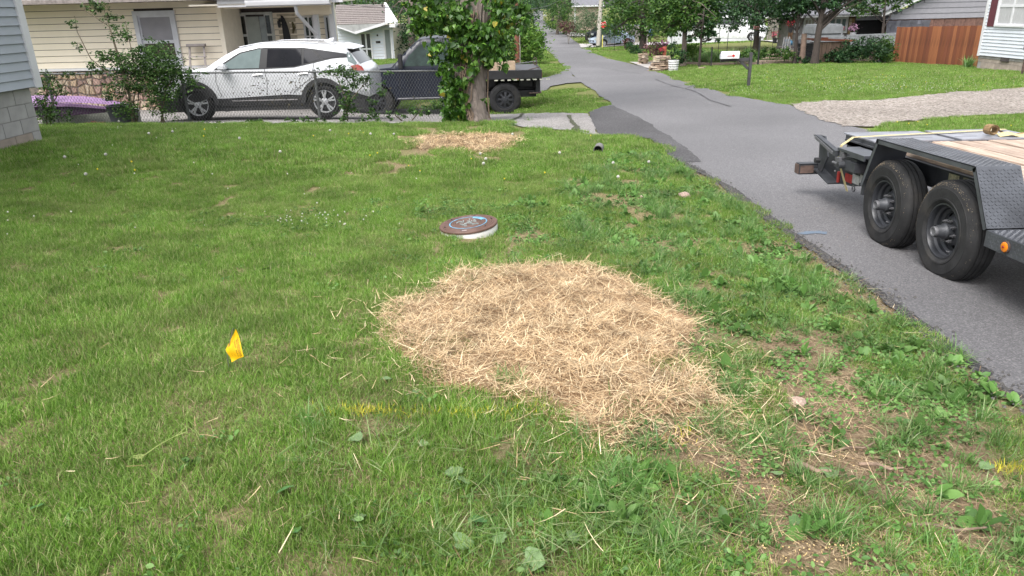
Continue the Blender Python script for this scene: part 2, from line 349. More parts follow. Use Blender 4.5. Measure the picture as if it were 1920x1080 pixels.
def dirtval(x, y):
    d = np.zeros(np.shape(x))
    for P, k in DIRT:
        for jx, jy in ((0, 0), (.12, 0), (-.12, 0), (0, .15), (0, -.15)):
            d = d+inpoly(x+jx, y+jy, P)*(1-k)/5
    d = d+inpoly(x, y, STRAW1)*.5+inpoly(x, y, STRAW2)*.5
    return np.clip(d, 0, 1)
us = np.concatenate([np.linspace(-3, -.85, 22)[:-1], np.linspace(-.85, .85, 150), np.linspace(.85, 3, 22)[1:]])
vs = np.concatenate([np.linspace(math.log(2.6), math.log(160), 230), np.linspace(math.log(175), math.log(900), 14)])
UU, VV = np.meshgrid(us, vs); GY = np.exp(VV)-6; GX = UU*(GY+6); GZ = H(GX, GY)
nv_, nu_ = UU.shape; Vg = np.stack([GX.ravel(), GY.ravel(), GZ.ravel()], 1); idx = np.arange(nv_*nu_).reshape(nv_, nu_)
Fg = np.stack([idx[:-1, :-1], idx[:-1, 1:], idx[1:, 1:], idx[1:, :-1]], -1).reshape(-1, 4)
gm = bpy.data.materials.new('lawn_soil'); gm.use_nodes = True; t = gm.node_tree; N = t.nodes; L = t.links; b = N['Principled BSDF']; b.inputs['Roughness'].default_value = .95; b.inputs['Specular IOR Level'].default_value = .1
g = N.new('ShaderNodeNewGeometry'); n1 = N.new('ShaderNodeTexNoise'); n1.inputs['Scale'].default_value = 45; n1.inputs['Detail'].default_value = 8; n1.inputs['Roughness'].default_value = .75; L.new(g.outputs['Position'], n1.inputs['Vector'])
rs_ = ramp(t, [(.3, (.065, .047, .03)), (.46, (.19, .135, .085)), (.6, (.33, .245, .16)), (.75, (.45, .36, .24))]); L.new(n1.outputs[0], rs_.inputs[0])
n2 = N.new('ShaderNodeTexNoise'); n2.inputs['Scale'].default_value = 30; n2.inputs['Detail'].default_value = 6; L.new(g.outputs['Position'], n2.inputs['Vector'])
rg_ = ramp(t, [(.32, (.05, .10, .016)), (.52, (.11, .19, .03)), (.7, (.19, .25, .06))]); L.new(n2.outputs[0], rg_.inputs[0])
at = N.new('ShaderNodeAttribute'); at.attribute_name = 'rc'; mx = N.new('ShaderNodeMix'); mx.data_type = 'RGBA'
L.new(at.outputs['Fac'], mx.inputs[0]); L.new(rg_.outputs[0], mx.inputs[6]); L.new(rs_.outputs[0], mx.inputs[7]); L.new(mx.outputs[2], b.inputs['Base Color'])
bp = N.new('ShaderNodeBump'); bp.inputs['Distance'].default_value = .02; bp.inputs['Strength'].default_value = .8; L.new(n1.outputs[0], bp.inputs['Height']); L.new(bp.outputs[0], b.inputs['Normal'])
dv = dirtval(Vg[:, 0], Vg[:, 1]); near = np.clip(1-(Vg[:, 1]-6)/8, .15, .65); dv = np.clip(np.maximum(dv*1.2, near), 0, 1)
lawn = cloud('lawn', Vg, [Fg], np.stack([dv, dv], 1), gm, kind='structure', smooth=True)

def groundmat(name, stops, sc, bump=.5, big=None, rough=.9, spec=.25, stones=0, dist=.006):
    m = bpy.data.materials.new(name); m.use_nodes = True; t = m.node_tree; N = t.nodes; L = t.links; b = N['Principled BSDF']; b.inputs['Roughness'].default_value = rough; b.inputs['Specular IOR Level'].default_value = spec
    g = N.new('ShaderNodeNewGeometry'); n1 = N.new('ShaderNodeTexNoise'); n1.inputs['Scale'].default_value = sc; n1.inputs['Detail'].default_value = 6; n1.inputs['Roughness'].default_value = .8; L.new(g.outputs['Position'], n1.inputs['Vector'])
    r = ramp(t, stops); L.new(n1.outputs[0], r.inputs[0]); h = n1.outputs[0]
    if stones:
        vo = N.new('ShaderNodeTexVoronoi'); vo.inputs['Scale'].default_value = stones; L.new(g.outputs['Position'], vo.inputs['Vector'])
        sp = N.new('ShaderNodeSeparateColor'); L.new(vo.outputs['Color'], sp.inputs[0]); ad = N.new('ShaderNodeMath'); ad.operation = 'MULTIPLY_ADD'; ad.inputs[1].default_value = .5; ad.inputs[2].default_value = .25
        mm = N.new('ShaderNodeMath'); mm.operation = 'ADD'; mm.use_clamp = True; L.new(sp.outputs[0], ad.inputs[0]); L.new(ad.outputs[0], mm.inputs[0])
        ms = N.new('ShaderNodeMath'); ms.operation = 'MULTIPLY_ADD'; ms.inputs[1].default_value = 1.2; ms.inputs[2].default_value = -.6; L.new(n1.outputs[0], ms.inputs[0]); L.new(ms.outputs[0], mm.inputs[1]); L.new(mm.outputs[0], r.inputs[0]); h = mm.outputs[0]
    n3 = N.new('ShaderNodeTexNoise'); n3.inputs['Scale'].default_value = big or .6; n3.inputs['Detail'].default_value = 5; L.new(g.outputs['Position'], n3.inputs['Vector'])
    mr = N.new('ShaderNodeMapRange'); mr.inputs[1].default_value = .3; mr.inputs[2].default_value = .7; mr.inputs[3].default_value = .84; mr.inputs[4].default_value = 1.14; L.new(n3.outputs[0], mr.inputs[0])
    hv = N.new('ShaderNodeHueSaturation'); L.new(mr.outputs[0], hv.inputs['Value']); L.new(r.outputs[0], hv.inputs['Color']); L.new(hv.outputs[0], b.inputs['Base Color'])
    bp = N.new('ShaderNodeBump'); bp.inputs['Distance'].default_value = dist; bp.inputs['Strength'].default_value = bump; L.new(h, bp.inputs['Height']); L.new(bp.outputs[0], b.inputs['Normal'])
    return m
M_ASPH = groundmat('asphalt', [(.28, (.09, .088, .092)), (.5, (.126, .123, .128)), (.68, (.162, .157, .163)), (.82, (.25, .243, .246))], 120, .5, .35, stones=110, rough=.72, spec=.5)
M_EDGE = groundmat('asphalt_edge', [(.3, (.04, .04, .042)), (.55, (.075, .073, .076)), (.75, (.13, .125, .12))], 60, 1, 1.5, stones=50, dist=.012)
M_CONC = groundmat('concrete', [(.3, (.16, .15, .145)), (.5, (.26, .245, .235)), (.7, (.36, .345, .335))], 60, .6, .9, stones=60)
M_GRAV = groundmat('gravel', [(.2, (.12, .10, .085)), (.45, (.27, .235, .205)), (.7, (.40, .355, .32)), (.9, (.55, .51, .47))], 26, 1, .45, stones=26, dist=.02)
M_SIDE = groundmat('pale_path', [(.3, (.28, .26, .25)), (.7, (.45, .43, .42))], 20, .3)
M_TAR = mat('tar', (.075, .073, .077), .8, var=.3, scale=20)
drape('road', rough_edge(ROAD, .15, .022, 3), .008, M_ASPH)
# crumbling dark edge strip along the near side
el = [ROAD_L[-1]]+apron[-1:]+near_l+[(x_last+.05, 2.0), (x_last+.06, -2)]
strip = [(p[0]-.05, p[1]) for p in el[1:]]+[(p[0]+.045, p[1]) for p in el[1:]][::-1]
drape('road_edge', rough_edge(strip, .05, .03, 5), .0125, M_EDGE, cell=.3)
ap2 = [(p[0], p[1]) for p in apron[1:]]
drape('driveway_apron', rough_edge([apron[0], apron[1], apron[2], apron[3], apron[4], apron[5], apron[6], near_l[0], (near_l[0][0]+.25, near_l[0][1]), (apron[5][0]+.9, apron[5][1]+1.6)], .1, .03, 8), .014, groundmat('apron_asphalt', [(.3, (.06, .058, .06)), (.6, (.09, .088, .092)), (.8, (.15, .145, .15))], 90, .7, .9, stones=80), cell=.3)
drape('driveway', rough_edge(DRIVE_A, .15, .03, 9), .012, M_CONC)
drape('side_lane', rough_edge(SIDE_L, .15, .04, 11), .016, M_ASPH)
drape('gravel_drive', rough_edge(GRAVEL, .12, .12, 12), .016, M_GRAV)
drape('side_road', rough_edge(SIDE_R, .3, .05, 13), .035, M_SIDE)
drape('path', rough_edge(WALK, .3, .05, 14), .02, M_SIDE)
drape('far_drive', rough_edge(FARD, .3, .05, 15), .05, M_SIDE)
# cracks: in the road (tar lines) and between the driveway slabs (weeds)
def ribbon(name, pts, wd, off, m, kind='structure', **kw):
    P = pix(pts); a = []; b_ = []
    for i, p in enumerate(P):
        d = Vector(P[min(i+1, len(P)-1)])-Vector(P[max(i-1, 0)]); nn = Vector((-d.y, d.x)).normalized()*wd/2; a.append(tuple(Vector(p)+nn)); b_.append(tuple(Vector(p)-nn))
    return drape(name, rough_edge(a+b_[::-1], .08, wd*.3, 17), off, m, kind=kind, cell=.25, **kw)
ribbon('road_crack', [(1228,150),(1262,163),(1285,168),(1330,190),(1370,202)], .03, .018, M_TAR)
ribbon('road_crack', [(1285,168),(1305,160),(1313,162)], .03, .020, M_TAR)
ribbon('road_crack', [(1255,165),(1278,161),(1290,162)], .025, .022, M_TAR)
ribbon('road_crack', [(1128,128),(1165,135),(1200,140)], .025, .018, M_TAR)
ribbon('driveway_crack', [(982,213),(975,222),(955,230)], .07, .024, mat('crack_soil', (.05, .055, .03), .95))
ribbon('driveway_crack', [(1066,219),(1072,232),(1082,240),(1078,248)], .09, .026, mat('crack_soil', (.05, .055, .03), .95))
drape('blue_paint_mark', rough_edge(pix([(1492,441),(1510,437),(1535,436),(1552,438),(1551,443),(1535,441),(1512,443),(1508,443)]), .02, .012, 4), .013, mat('blue_paint', (.13, .22, .33), .9, var=.4, scale=90, c2=(.14, .15, .17)), cell=.2, kind='structure')

# ================================================================== GRASS
GRASS = vcmat('grass_blades', [(0, (.06, .15, .016)), (.3, (.125, .255, .028)), (.65, (.205, .345, .055)), (.9, (.31, .42, .14)), (.94, (.42, .36, .19)), (1, (.52, .44, .27))], .55, dry=(.30, .30, .13), trans=.38, drymix=(.50, .82), vary=.22, spec=.3)
GRASS2 = vcmat('tall_grass', [(0, (.065, .16, .028)), (.5, (.12, .25, .05)), (.85, (.2, .33, .11)), (1, (.4, .36, .2))], .4, trans=.35, vary=.25, spec=.5)
WEED = vcmat('weed_leaves', [(0, (.06, .14, .03)), (.5, (.10, .21, .045)), (1, (.18, .31, .09))], .5, trans=.3)
def patch(i, n, size, L0, L1, w0, w1, m, lean=.5, dens_round=True, dead=0):
    g = np.random.default_rng(100+i); r = size/2*np.sqrt(g.random(n)); a = g.uniform(0, 6.283, n); p = np.stack([r*np.cos(a), r*np.sin(a), np.full(n, -.004)], 1)
    V, Fc, rc = blades(n, p, g.uniform(L0, L1, n), g.uniform(w0, w1, n), np.abs(g.normal(0, lean, n)), g.uniform(.2, 1.6, n), seed=i)
    return cloud('~p', V, Fc, rc, m)
near_p = [patch(i, 1300, .36, .02, .065, .0018, .0034, GRASS, .7) for i in range(8)]
mid_p = [patch(20+i, 1500, .62, .04, .085, .004, .007, GRASS, .6) for i in range(6)]
far_p = [patch(40+i, 1300, 1.1, .05, .10, .009, .016, GRASS, .6) for i in range(5)]
NOGO = [ROAD, DRIVE_A, SIDE_L, GRAVEL, SIDE_R, WALK]
HOUSES = []          # footprints are appended before scattering
def visible(x, y, pad=.12):
    u = (x)/(y*math.cos(TH)+.75); return np.abs(u) < .706+pad
ROUGH = pix([(1060,330),(1180,285),(1235,285),(1440,425),(1640,560),(1890,745),(1940,800),(1940,1085),(1230,1085),(1160,900),(1210,850),(1340,790),(1310,620),(1190,500),(1060,440)])
def scatter(y0, y1, sp, seed, keep=None, xr=(-60, 60), pad=0):
    g = np.random.default_rng(seed); xm = .85*(y1+1); xs = np.arange(max(xr[0], -xm), min(xr[1], xm), sp); ys = np.arange(y0, y1, sp)
    X, Y = np.meshgrid(xs, ys); X = X.ravel()+g.uniform(-.6, .6, X.size)*sp; Y = Y.ravel()+g.uniform(-.6, .6, Y.size)*sp
    ok = visible(X, Y)
    for P in NOGO:
        for ox, oy in ((0, 0), (pad, 0), (-pad, 0), (0, pad*1.3), (0, -pad*1.3)): ok &= ~inpoly(X+ox, Y+oy, P)
    for P in HOUSES: ok &= ~inpoly(X, Y, P)
    X, Y = X[ok], Y[ok]; nz = np.array([mnoise.noise(Vector((x*1.7, y*1.7, 3))) for x, y in zip(X, Y)])
    d = dirtval(X, Y); st = inpoly(X, Y, STRAW1) | inpoly(X, Y, STRAW2)
    rg = inpoly(X, Y, ROUGH); k = g.random(len(X)) > np.maximum(d*1.15, rg*.48)+np.where((d > .1) | rg, nz*.9, 0); k &= ~(st & (g.random(len(X)) > .1))
    return X[k], Y[k], g
def lay(name, protos, y0, y1, sp, seed, s0=.75, s1=1.25, **kw):
    X, Y, g = scatter(y0, y1, sp, seed, pad=kw.get('pad', 0))
    P = np.stack([X, Y, H(X, Y)+.002], 1); n = len(P)
    print(name, n)
    big = np.array([mnoise.noise(Vector((x*.6, y*.6, 9))) for x, y in zip(X, Y)])
    s = g.uniform(s0, s1, n)*(1+.14*big)
    return instancer(name, P, g.uniform(0, 6.283, n), np.stack([np.ones(n), np.ones(n), s], 1), g.integers(0, len(protos), n), protos)
def make_grass():
    lay('grass', near_p, .9, 9.5, .205, 1, pad=.06)
    lay('grass', mid_p, 9.2, 19, .34, 2, pad=.11)
    lay('grass', far_p, 18.8, 45, .66, 3, pad=.24)
    lay('grass', [patch(60+i, 500, 2.2, .06, .12, .03, .05, GRASS) for i in range(3)], 44, 140, 1.7, 4, pad=.5)
    # tall coarse clumps along the road edge and the ditch
    g = np.random.default_rng(5); tp = []
    for i in range(6):
        n = 95; p = np.zeros((n, 3)); r = np.abs(g.normal(0, .045, n)); a = g.uniform(0, 6.28, n); p[:, 0] = r*np.cos(a); p[:, 1] = r*np.sin(a); p[:, 2] = -.01
        V, Fc, rc = blades(n, p, g.uniform(.05, .19, n), g.uniform(.0024, .0046, n), np.abs(g.normal(.35, .45, n)), g.uniform(.4, 2.0, n), seed=200+i, nseg=4); tp.append(cloud('~t', V, Fc, rc, GRASS2))
    pts = []
    for (px, py, k, sg) in [(1545,548,7,20),(1500,520,5,26),(1720,700,9,40),(1780,680,6,25),(1640,740,5,30),(1130,900,5,26),(1160,925,3,20),(1400,820,6,35),(1340,590,4,30),(1330,700,4,28),
                            (1700,820,6,40),(1470,840,3,30),(1540,900,4,30),(1480,1000,7,60),(1230,880,5,30),(1060,870,3,50),(1000,920,2,60),(560,800,2,28),(1000,1000,3,80),(1250,1010,3,60),
                            (1700,650,4,30),(1600,640,5,40),(1480,620,6,50),(1420,560,8,60),(1400,480,8,60),(1300,420,8,60),(1200,460,6,60),(1160,400,5,60),(1280,350,6,50),(1080,440,10,60),(980,470,8,70),(1150,640,0,1),(880,540,1,20),(950,720,2,12),
                            (1840,900,5,50),(1880,820,4,30),(1700,980,5,80),(930,215,6,18),(960,228,6,18),(900,232,3,10)]:
        for _ in range(k): pts.append(gp(px+g.normal(0, sg), py+g.normal(0, sg*.45)))
    A = np.array(ROUGH); lo, hi = A.min(0), A.max(0); X = g.uniform(lo[0], hi[0], 1500); Y = g.uniform(lo[1], hi[1], 1500); k = inpoly(X, Y, ROUGH); nzz = np.array([mnoise.noise(Vector((x*2.2, y*1.6, 21))) for x, y in zip(X, Y)]); k &= (nzz > -.02) & (g.random(len(X)) > dirtval(X, Y)*.85); pts += [np.array([x, y, 0]) for x, y in zip(X[k], Y[k])]
    P = np.array(pts); ok = ~inpoly(P[:, 0]+.0, P[:, 1], ROAD); P = P[ok]; n = len(P); P[:, 2] = H(P[:, 0], P[:, 1])
    instancer('grass_clumps', P, g.uniform(0, 6.28, n), g.uniform(.4, 1.05, n), g.integers(0, 6, n), tp)
    # low broadleaf weeds / clover
    wp = []
    for i in range(5):
        n = 26; r = g.uniform(0, .07, n); a = g.uniform(0, 6.28, n); p = np.stack([r*np.cos(a), r*np.sin(a), g.uniform(.004, .035, n)], 1)
        V, Fc, rc = leaves(p, g.uniform(.012, .032, n), 'oval', seed=300+i, droop=0, up=.7); wp.append(cloud('~w', V, Fc, rc, WEED))
    ptl = []
    for (px, py, k, sx, sy) in [(1420,520,110,120,60),(1350,430,110,110,50),(1230,380,80,90,40),(1500,620,80,90,60),(980,395,150,110,18),(850,390,80,60,12),(1060,440,60,60,20),(1650,700,60,100,60),(1750,760,40,60,40),(1500,800,50,150,60),(1150,960,22,200,60),(1700,930,30,120,70),
                                (560,420,60,120,15),(400,480,20,220,40),(800,480,40,120,20),(300,900,8,260,100),(1280,640,30,40,50),(1200,300,80,60,20),(1100,270,50,60,10),(900,1020,14,250,40),(970,425,40,16,12),(1560,450,30,10,20)]:
        for _ in range(k): ptl.append(gp(px+g.normal(0, sx), min(1075, max(245, py+g.normal(0, sy)))))
    A = np.array(ROUGH); lo, hi = A.min(0), A.max(0); X = g.uniform(lo[0], hi[0], 2700); Y = g.uniform(lo[1], hi[1], 2700); k = inpoly(X, Y, ROUGH); nzz = np.array([mnoise.noise(Vector((x*1.6, y*1.2, 33))) for x, y in zip(X, Y)]); k &= (nzz > .03) & (g.random(len(X)) > dirtval(X, Y)*.93); ptl += [np.array([x, y, 0]) for x, y in zip(X[k], Y[k])]
    P = np.array(ptl); ok = ~inpoly(P[:, 0]+.05, P[:, 1], ROAD) & ~inpoly(P[:, 0], P[:, 1], STRAW1); P = P[ok]; n = len(P); P[:, 2] = H(P[:, 0], P[:, 1])
    instancer('low_weeds', P, g.uniform(0, 6.28, n), g.uniform(.6, 1.3, n), g.integers(0, 5, n), wp)
    # broad dock and plantain leaves in the ditch, larger than the clover
    wp2 = []
    for i in range(4):
        n = 14; a = g.uniform(0, 6.28, n); p = np.stack([.012*np.cos(a), .012*np.sin(a), g.uniform(.0, .02, n)], 1); V, Fc, rc = leaves(p, g.uniform(.05, .11, n), 'oval', seed=700+i, droop=-.5, up=.75); wp2.append(cloud('~b', V, Fc, rc, WEED))
    A = np.array(ROUGH); lo, hi = A.min(0), A.max(0); X = g.uniform(lo[0], hi[0], 420); Y = g.uniform(lo[1], hi[1], 420); k = inpoly(X, Y, ROUGH) & (g.random(420) > dirtval(X, Y)*.7)
    q = [gp(px+g.normal(0, sx), py+g.normal(0, sy))[:2] for (px, py, n, sx, sy) in [(1130,950,12,70,30),(1220,900,8,50,30),(960,390,14,90,15),(1150,410,12,60,30),(1750,760,10,50,30),(1850,720,6,30,30)] for _ in range(n)]
    P = np.array([[x, y, 0] for x, y in zip(X[k], Y[k])]+[[a_, b_, 0] for a_, b_ in q]); P = P[~inpoly(P[:, 0]+.04, P[:, 1], ROAD) & ~inpoly(P[:, 0], P[:, 1], STRAW1)]; n = len(P); P[:, 2] = H(P[:, 0], P[:, 1])
    instancer('broadleaf_weeds', P, g.uniform(0, 6.28, n), g.uniform(.45, 1.0, n), g.integers(0, 4, n), wp2)
    # long cut grass lying flat in the foreground
    q = []
    for (px, py, k, sx, sy) in [(1050,900,900,130,50),(1000,1020,900,200,40),(1250,800,400,90,30),(1250,960,500,100,60),(700,850,300,90,30),(1400,700,300,90,60),(1600,620,300,90,40),(1750,760,300,80,40),(1100,470,200,80,20),(1330,480,300,90,50)]:
        for _ in range(k//15):
            c = gp(px+g.normal(0, sx), min(1082, py+g.normal(0, sy)))
            for _ in range(8): q.append((c[0]+g.normal(0, .025), c[1]+g.normal(0, .025), 0))
    P = np.array(q); P = P[~inpoly(P[:, 0]+.05, P[:, 1], ROAD)]; n = len(P); P[:, 2] = H(P[:, 0], P[:, 1])+g.uniform(.01, .05, n)
    V, Fc, rc = blades(n, P, g.uniform(.05, .17, n), g.uniform(.002, .0045, n), g.uniform(1.0, 1.6, n), g.normal(.1, .4, n), 93)
    cloud('cut_grass', V, Fc, rc, vcmat('cut_grass_blades', [(0, (.06, .14, .025)), (.6, (.14, .25, .06)), (1, (.30, .34, .17))], .5, trans=.3, vary=.2), kind='stuff')
    # white clover heads and yellow specks, too many to count
    V = []; Fq = []
    def specks(name, lst, r0, r1, m, zz):
        mb = MB()
        for (px, py, k, sx, sy) in lst:
            for _ in range(k):
                q = gp(px+g.normal(0, sx), py+g.normal(0, sy)); x, y = q[0], q[1]
                if inpoly(np.array([x]), np.array([y]), ROAD)[0] or inpoly(np.array([x]), np.array([y]), GRAVEL)[0]: continue
                r = g.uniform(r0, r1); z = float(H(x, y))+zz*g.uniform(.8, 1.5); mb.add([(x+r, y, z), (x-r*.5, y+r*.8, z), (x-r*.5, y-r*.8, z), (x, y, z+r), (x, y, z-r)], [(0, 1, 3), (1, 2, 3), (2, 0, 3), (1, 0, 4), (2, 1, 4), (0, 2, 4)])
        o = mb.build(name, m, kind='stuff', fix=False); return o
    specks('clover_flowers', [(1600,150,260,120,10),(1700,170,220,120,8),(1450,140,120,60,12),(1420,175,70,40,6),(1640,165,100,60,5),(1800,150,80,60,10),(585,418,42,55,10),(150,440,8,120,30),(500,300,20,200,40),(340,250,20,160,8),(1500,130,80,100,6)], .005, .012, mat('clover_white', (.62, .62, .52), .8), .06)
    specks('yellow_wildflowers', [(400,260,8,300,10),(230,330,3,100,20),(700,310,3,60,10),(1700,240,6,80,4),(920,310,4,80,20),(1640,150,40,120,12)], .010, .016, mat('dandelion_yellow', (.75, .6, .03), .8), .07)

# ================================================================== STRAW
STRAWM = vcmat('straw', [(0, (.09, .052, .025)), (.2, (.30, .195, .10)), (.5, (.52, .365, .205)), (.8, (.68, .51, .31)), (1, (.84, .70, .46))], .5, trans=.08, vary=.2, nscale=2.2)
def strands(n, P, L0, L1, w0, w1, seed, tilt=.1):
    g = np.random.default_rng(seed); return blades(n, P, g.uniform(L0, L1, n)*g.uniform(.6, 1, n), g.uniform(w0, w1, n), np.pi/2+g.normal(0, tilt, n), g.normal(0, .38, n), seed=seed+1, nseg=3)
def straw_pile(name, poly, n, hmax, seed, L0, L1, w0, w1, spill=.06, **kw):
    g = np.random.default_rng(seed); A = np.array(poly); lo = A.min(0); hi = A.max(0); X = []; Y = []
    while sum(map(len, X)) < n:
        x = g.uniform(lo[0], hi[0], n); y = g.uniform(lo[1], hi[1], n); k = inpoly(x, y, poly); X.append(x[k]); Y.append(y[k])
    X = np.concatenate(X)[:n]; Y = np.concatenate(Y)[:n]
    inn = np.zeros(n)
    for r in (.04, .09, .15):
        for a in range(6): inn += inpoly(X+r*math.cos(a*1.047), Y+r*math.sin(a*1.047), poly)/18
    nz = np.array([mnoise.noise(Vector((x*3.3, y*3.3, seed)))+.5*mnoise.noise(Vector((x*9, y*9, seed))) for x, y in zip(X, Y)])
    keep = g.random(n) < np.clip(.35+inn*.8+np.where(nz < -.36, -.95, 0), .04, 1); X, Y, inn, nz = X[keep], Y[keep], inn[keep], nz[keep]; n = len(X)
    hh = hmax*np.clip(inn*1.1, 0.08, 1)*(.5+1.15*nz); hh = np.maximum(hh, .004)
    far = g.random(n) < .10; X = X+g.normal(0, .012+spill*far*2.5, n); Y = Y+g.normal(0, .012+spill*far*2.5, n)
    Z = H(X, Y)+.012+hh*g.random(n)**.45
    V, Fc, rc = strands(n, np.stack([X, Y, Z], 1), L0, L1, w0, w1, seed+3, .20)
    o = cloud(name, V, Fc, rc, STRAWM, kind='stuff'); return o
def make_wisps():
    g = np.random.default_rng(90); X = []
    for (px, py, k, sx, sy) in [(1330,690,260,45,40),(1380,770,240,70,25),(1290,800,160,60,25),(1300,620,60,20,20),(760,640,90,30,45),(830,720,60,40,12),(740,590,50,20,20),(1200,540,30,40,12),(1480,830,200,90,40),(1150,850,80,40,14)]:
        for _ in range(k): X.append(gp(px+g.normal(0, sx), py+g.normal(0, sy)))
    P = np.array(X); P[:, 2] = H(P[:, 0], P[:, 1])+g.uniform(.01, .045, len(P)); n = len(P); V, Fc, rc = strands(n, P, .05, .2, .0018, .0042, 91, .2); cloud('loose_straw', V, Fc, rc, STRAWM, kind='stuff')
def make_grit():
    # crumbs of broken asphalt, grit and dry bits along the near road edge
    g = np.random.default_rng(64); E_ = [(p[0], p[1]) for p in near_l]+[(x_last+.05, 2.2)]; V = MB()
    for (a, b) in zip(E_[:-1], E_[1:]):
        L_ = math.hypot(b[0]-a[0], b[1]-a[1])
        for _ in range(int(L_*340)):
            s = g.random(); x = a[0]+(b[0]-a[0])*s+g.normal(-.03, .07); y = a[1]+(b[1]-a[1])*s; r = abs(g.normal(.004, .004))+.002; z = float(H(x, y))+.014+.0009*y
            c, q = r*math.cos(s*50), r*math.sin(s*50); V.add([(x+c, y+q, z), (x-q, y+c, z), (x-c, y-q, z), (x+q, y-c, z), (x, y, z+r*.9)], [(0, 1, 4), (1, 2, 4), (2, 3, 4), (3, 0, 4)])
    V.build('road_grit', mat('grit', (.10, .095, .09), .9, var=.5, scale=60), kind='stuff', fix=False)
    pts = []
    for (a, b) in zip(E_[:-1], E_[1:]):
        L_ = math.hypot(b[0]-a[0], b[1]-a[1])
        for _ in range(int(L_*150)): s = g.random(); pts.append((a[0]+(b[0]-a[0])*s-abs(g.normal(.06, .08)), a[1]+(b[1]-a[1])*s, 0))
    for (px, py, k, sx, sy) in [(1550,395,14,30,3),(1600,430,16,50,14),(1500,410,12,30,8),(1530,460,16,40,8),(1640,520,16,60,30)]:
        for _ in range(k): pts.append(gp(px+g.normal(0, sx), py+g.normal(0, sy)))
    P = np.array(pts); P[:, 2] = H(P[:, 0], P[:, 1])+.02; n = len(P); V, Fc, rc = strands(n, P, .02, .07, .0016, .003, 66, .2)
    cloud('verge_litter', V, Fc, rc, vcmat('thatch', [], .8), kind='stuff')
def make_straw():
    straw_pile('straw_mulch', STRAW1, 28000, .085, 11, .05, .21, .0018, .0048)
    straw_pile('straw_mulch', STRAW2, 7000, .06, 12, .08, .22, .005, .009, spill=.1)
    mb = rough_edge(STRAW1, .1, .03, 2); drape('straw_litter', mb, .006, mat('straw_dust', (.27, .17, .09), .95, var=.35, scale=40, detail=6), kind='stuff', cell=.3)
    # loose stalks strewn over the lawn
    g = np.random.default_rng(77); pts = []
    for (px, py, k, sx, sy) in [(640,640,36,70,45),(560,720,16,90,60),(420,680,10,80,30),(900,760,26,100,22),(1180,820,90,90,25),(1350,760,160,60,35),(760,600,60,50,40),(1270,600,50,40,40),(1330,700,120,50,40),(1000,860,18,140,40),(300,880,12,150,80),(700,1000,14,300,50),(1200,900,40,90,50),(1350,900,40,130,80),(880,560,30,30,20),(700,560,18,40,20),(1420,800,60,100,40),(1280,660,50,30,50),(900,300,40,60,8),(60,820,4,60,80),(1560,950,50,180,70),(1300,560,20,30,30),(1700,640,30,80,60),(1600,560,20,60,30)]:
        for _ in range(k): pts.append(gp(px+g.normal(0, sx), min(1078, py+g.normal(0, sy))))
    P = np.array(pts); ok = ~inpoly(P[:, 0], P[:, 1], ROAD); P = P[ok]; P[:, 2] = H(P[:, 0], P[:, 1])+g.uniform(.03, .055, len(P)); n = len(P)
    V, Fc, rc = strands(n, P, .05, .17, .002, .0045, 78, .16); cloud('loose_straw', V, Fc, rc, STRAWM, kind='stuff')
    # thatch of short dead stems in the bare places
    pts = []
    for (px, py, k, sx, sy) in [(1500,900,4200,200,90),(1750,950,3400,140,90),(1450,780,3000,120,60),(1520,650,2000,130,60),(1600,760,1800,150,60),(1380,700,400,50,50),(1750,650,500,70,50),(1640,560,500,50,30),(1230,430,300,60,40),(690,315,260,60,8),(860,262,300,100,14),(830,435,200,40,8),(1000,430,160,40,8),(650,860,260,90,30),(1100,850,500,120,30),(250,760,100,60,20),(1500,480,300,60,40)]:
        q = g.normal(size=(k, 2))*np.array([sx, sy])+np.array([px, py]); q[:, 1] = np.clip(q[:, 1], 240, 1085)
        t0 = gp(px, py)
        for a, b_ in q[:max(8, k//12)]: pts.append((gp(a, b_), max(1, k//max(8, k//12))))
    A = np.repeat(np.array([p for p, _ in pts]), 12, 0); A = A+g.normal(size=A.shape)*np.array([.06, .07, 0]); ok = ~inpoly(A[:, 0], A[:, 1], ROAD); A = A[ok]; A[:, 2] = H(A[:, 0], A[:, 1])+g.uniform(.006, .02, len(A)); n = len(A)
    V, Fc, rc = strands(n, A, .03, .11, .0014, .0028, 79, .15)
    cloud('dead_thatch', V, Fc, rc, vcmat('thatch', [(0, (.13, .085, .05)), (.5, (.27, .19, .11)), (1, (.44, .35, .22))], .8, trans=.1), kind='stuff'); make_grit(); make_wisps()
    # pale wood shavings in the lower right
    P = []
    for (px, py, k, sx, sy) in [(1430,900,500,90,40),(1650,1000,300,120,50),(1500,1040,200,90,30),(1240,830,120,50,20),(1330,860,200,60,30),(1800,900,60,80,80)]:
        for i in range(k//4):
            c = gp(px+g.normal(0, sx), min(1085, py+g.normal(0, sy)))
            for _ in range(4): P.append(c+np.array([g.normal(0, .03), g.normal(0, .03), 0]))
    P = np.array(P); ok = ~inpoly(P[:, 0], P[:, 1], ROAD); P = P[ok]; P[:, 2] = H(P[:, 0], P[:, 1])+.012
    V, Fc, rc = leaves(P, g.uniform(.003, .010, len(P)), 'quad', 80, 0, .8); cloud('wood_shavings', V, Fc, rc, vcmat('shavings', [(0, (.5, .34, .14)), (1, (.72, .55, .26))], .8, trans=0), kind='stuff')
    # yellow marking paint sprayed on the blades
    P = []
    for (px, py, k, sx, sy) in [(680,777,190,32,4),(770,782,70,40,5),(890,780,190,40,6),(1005,770,90,18,9),(1285,822,40,14,10),(1245,835,14,5,5),(1896,885,120,24,5)]:
        for _ in range(k): P.append(gp(px+g.normal(0, sx), py+g.normal(0, sy)))
    P = np.array(P); P[:, 2] = H(P[:, 0], P[:, 1])+.012; n = len(P)
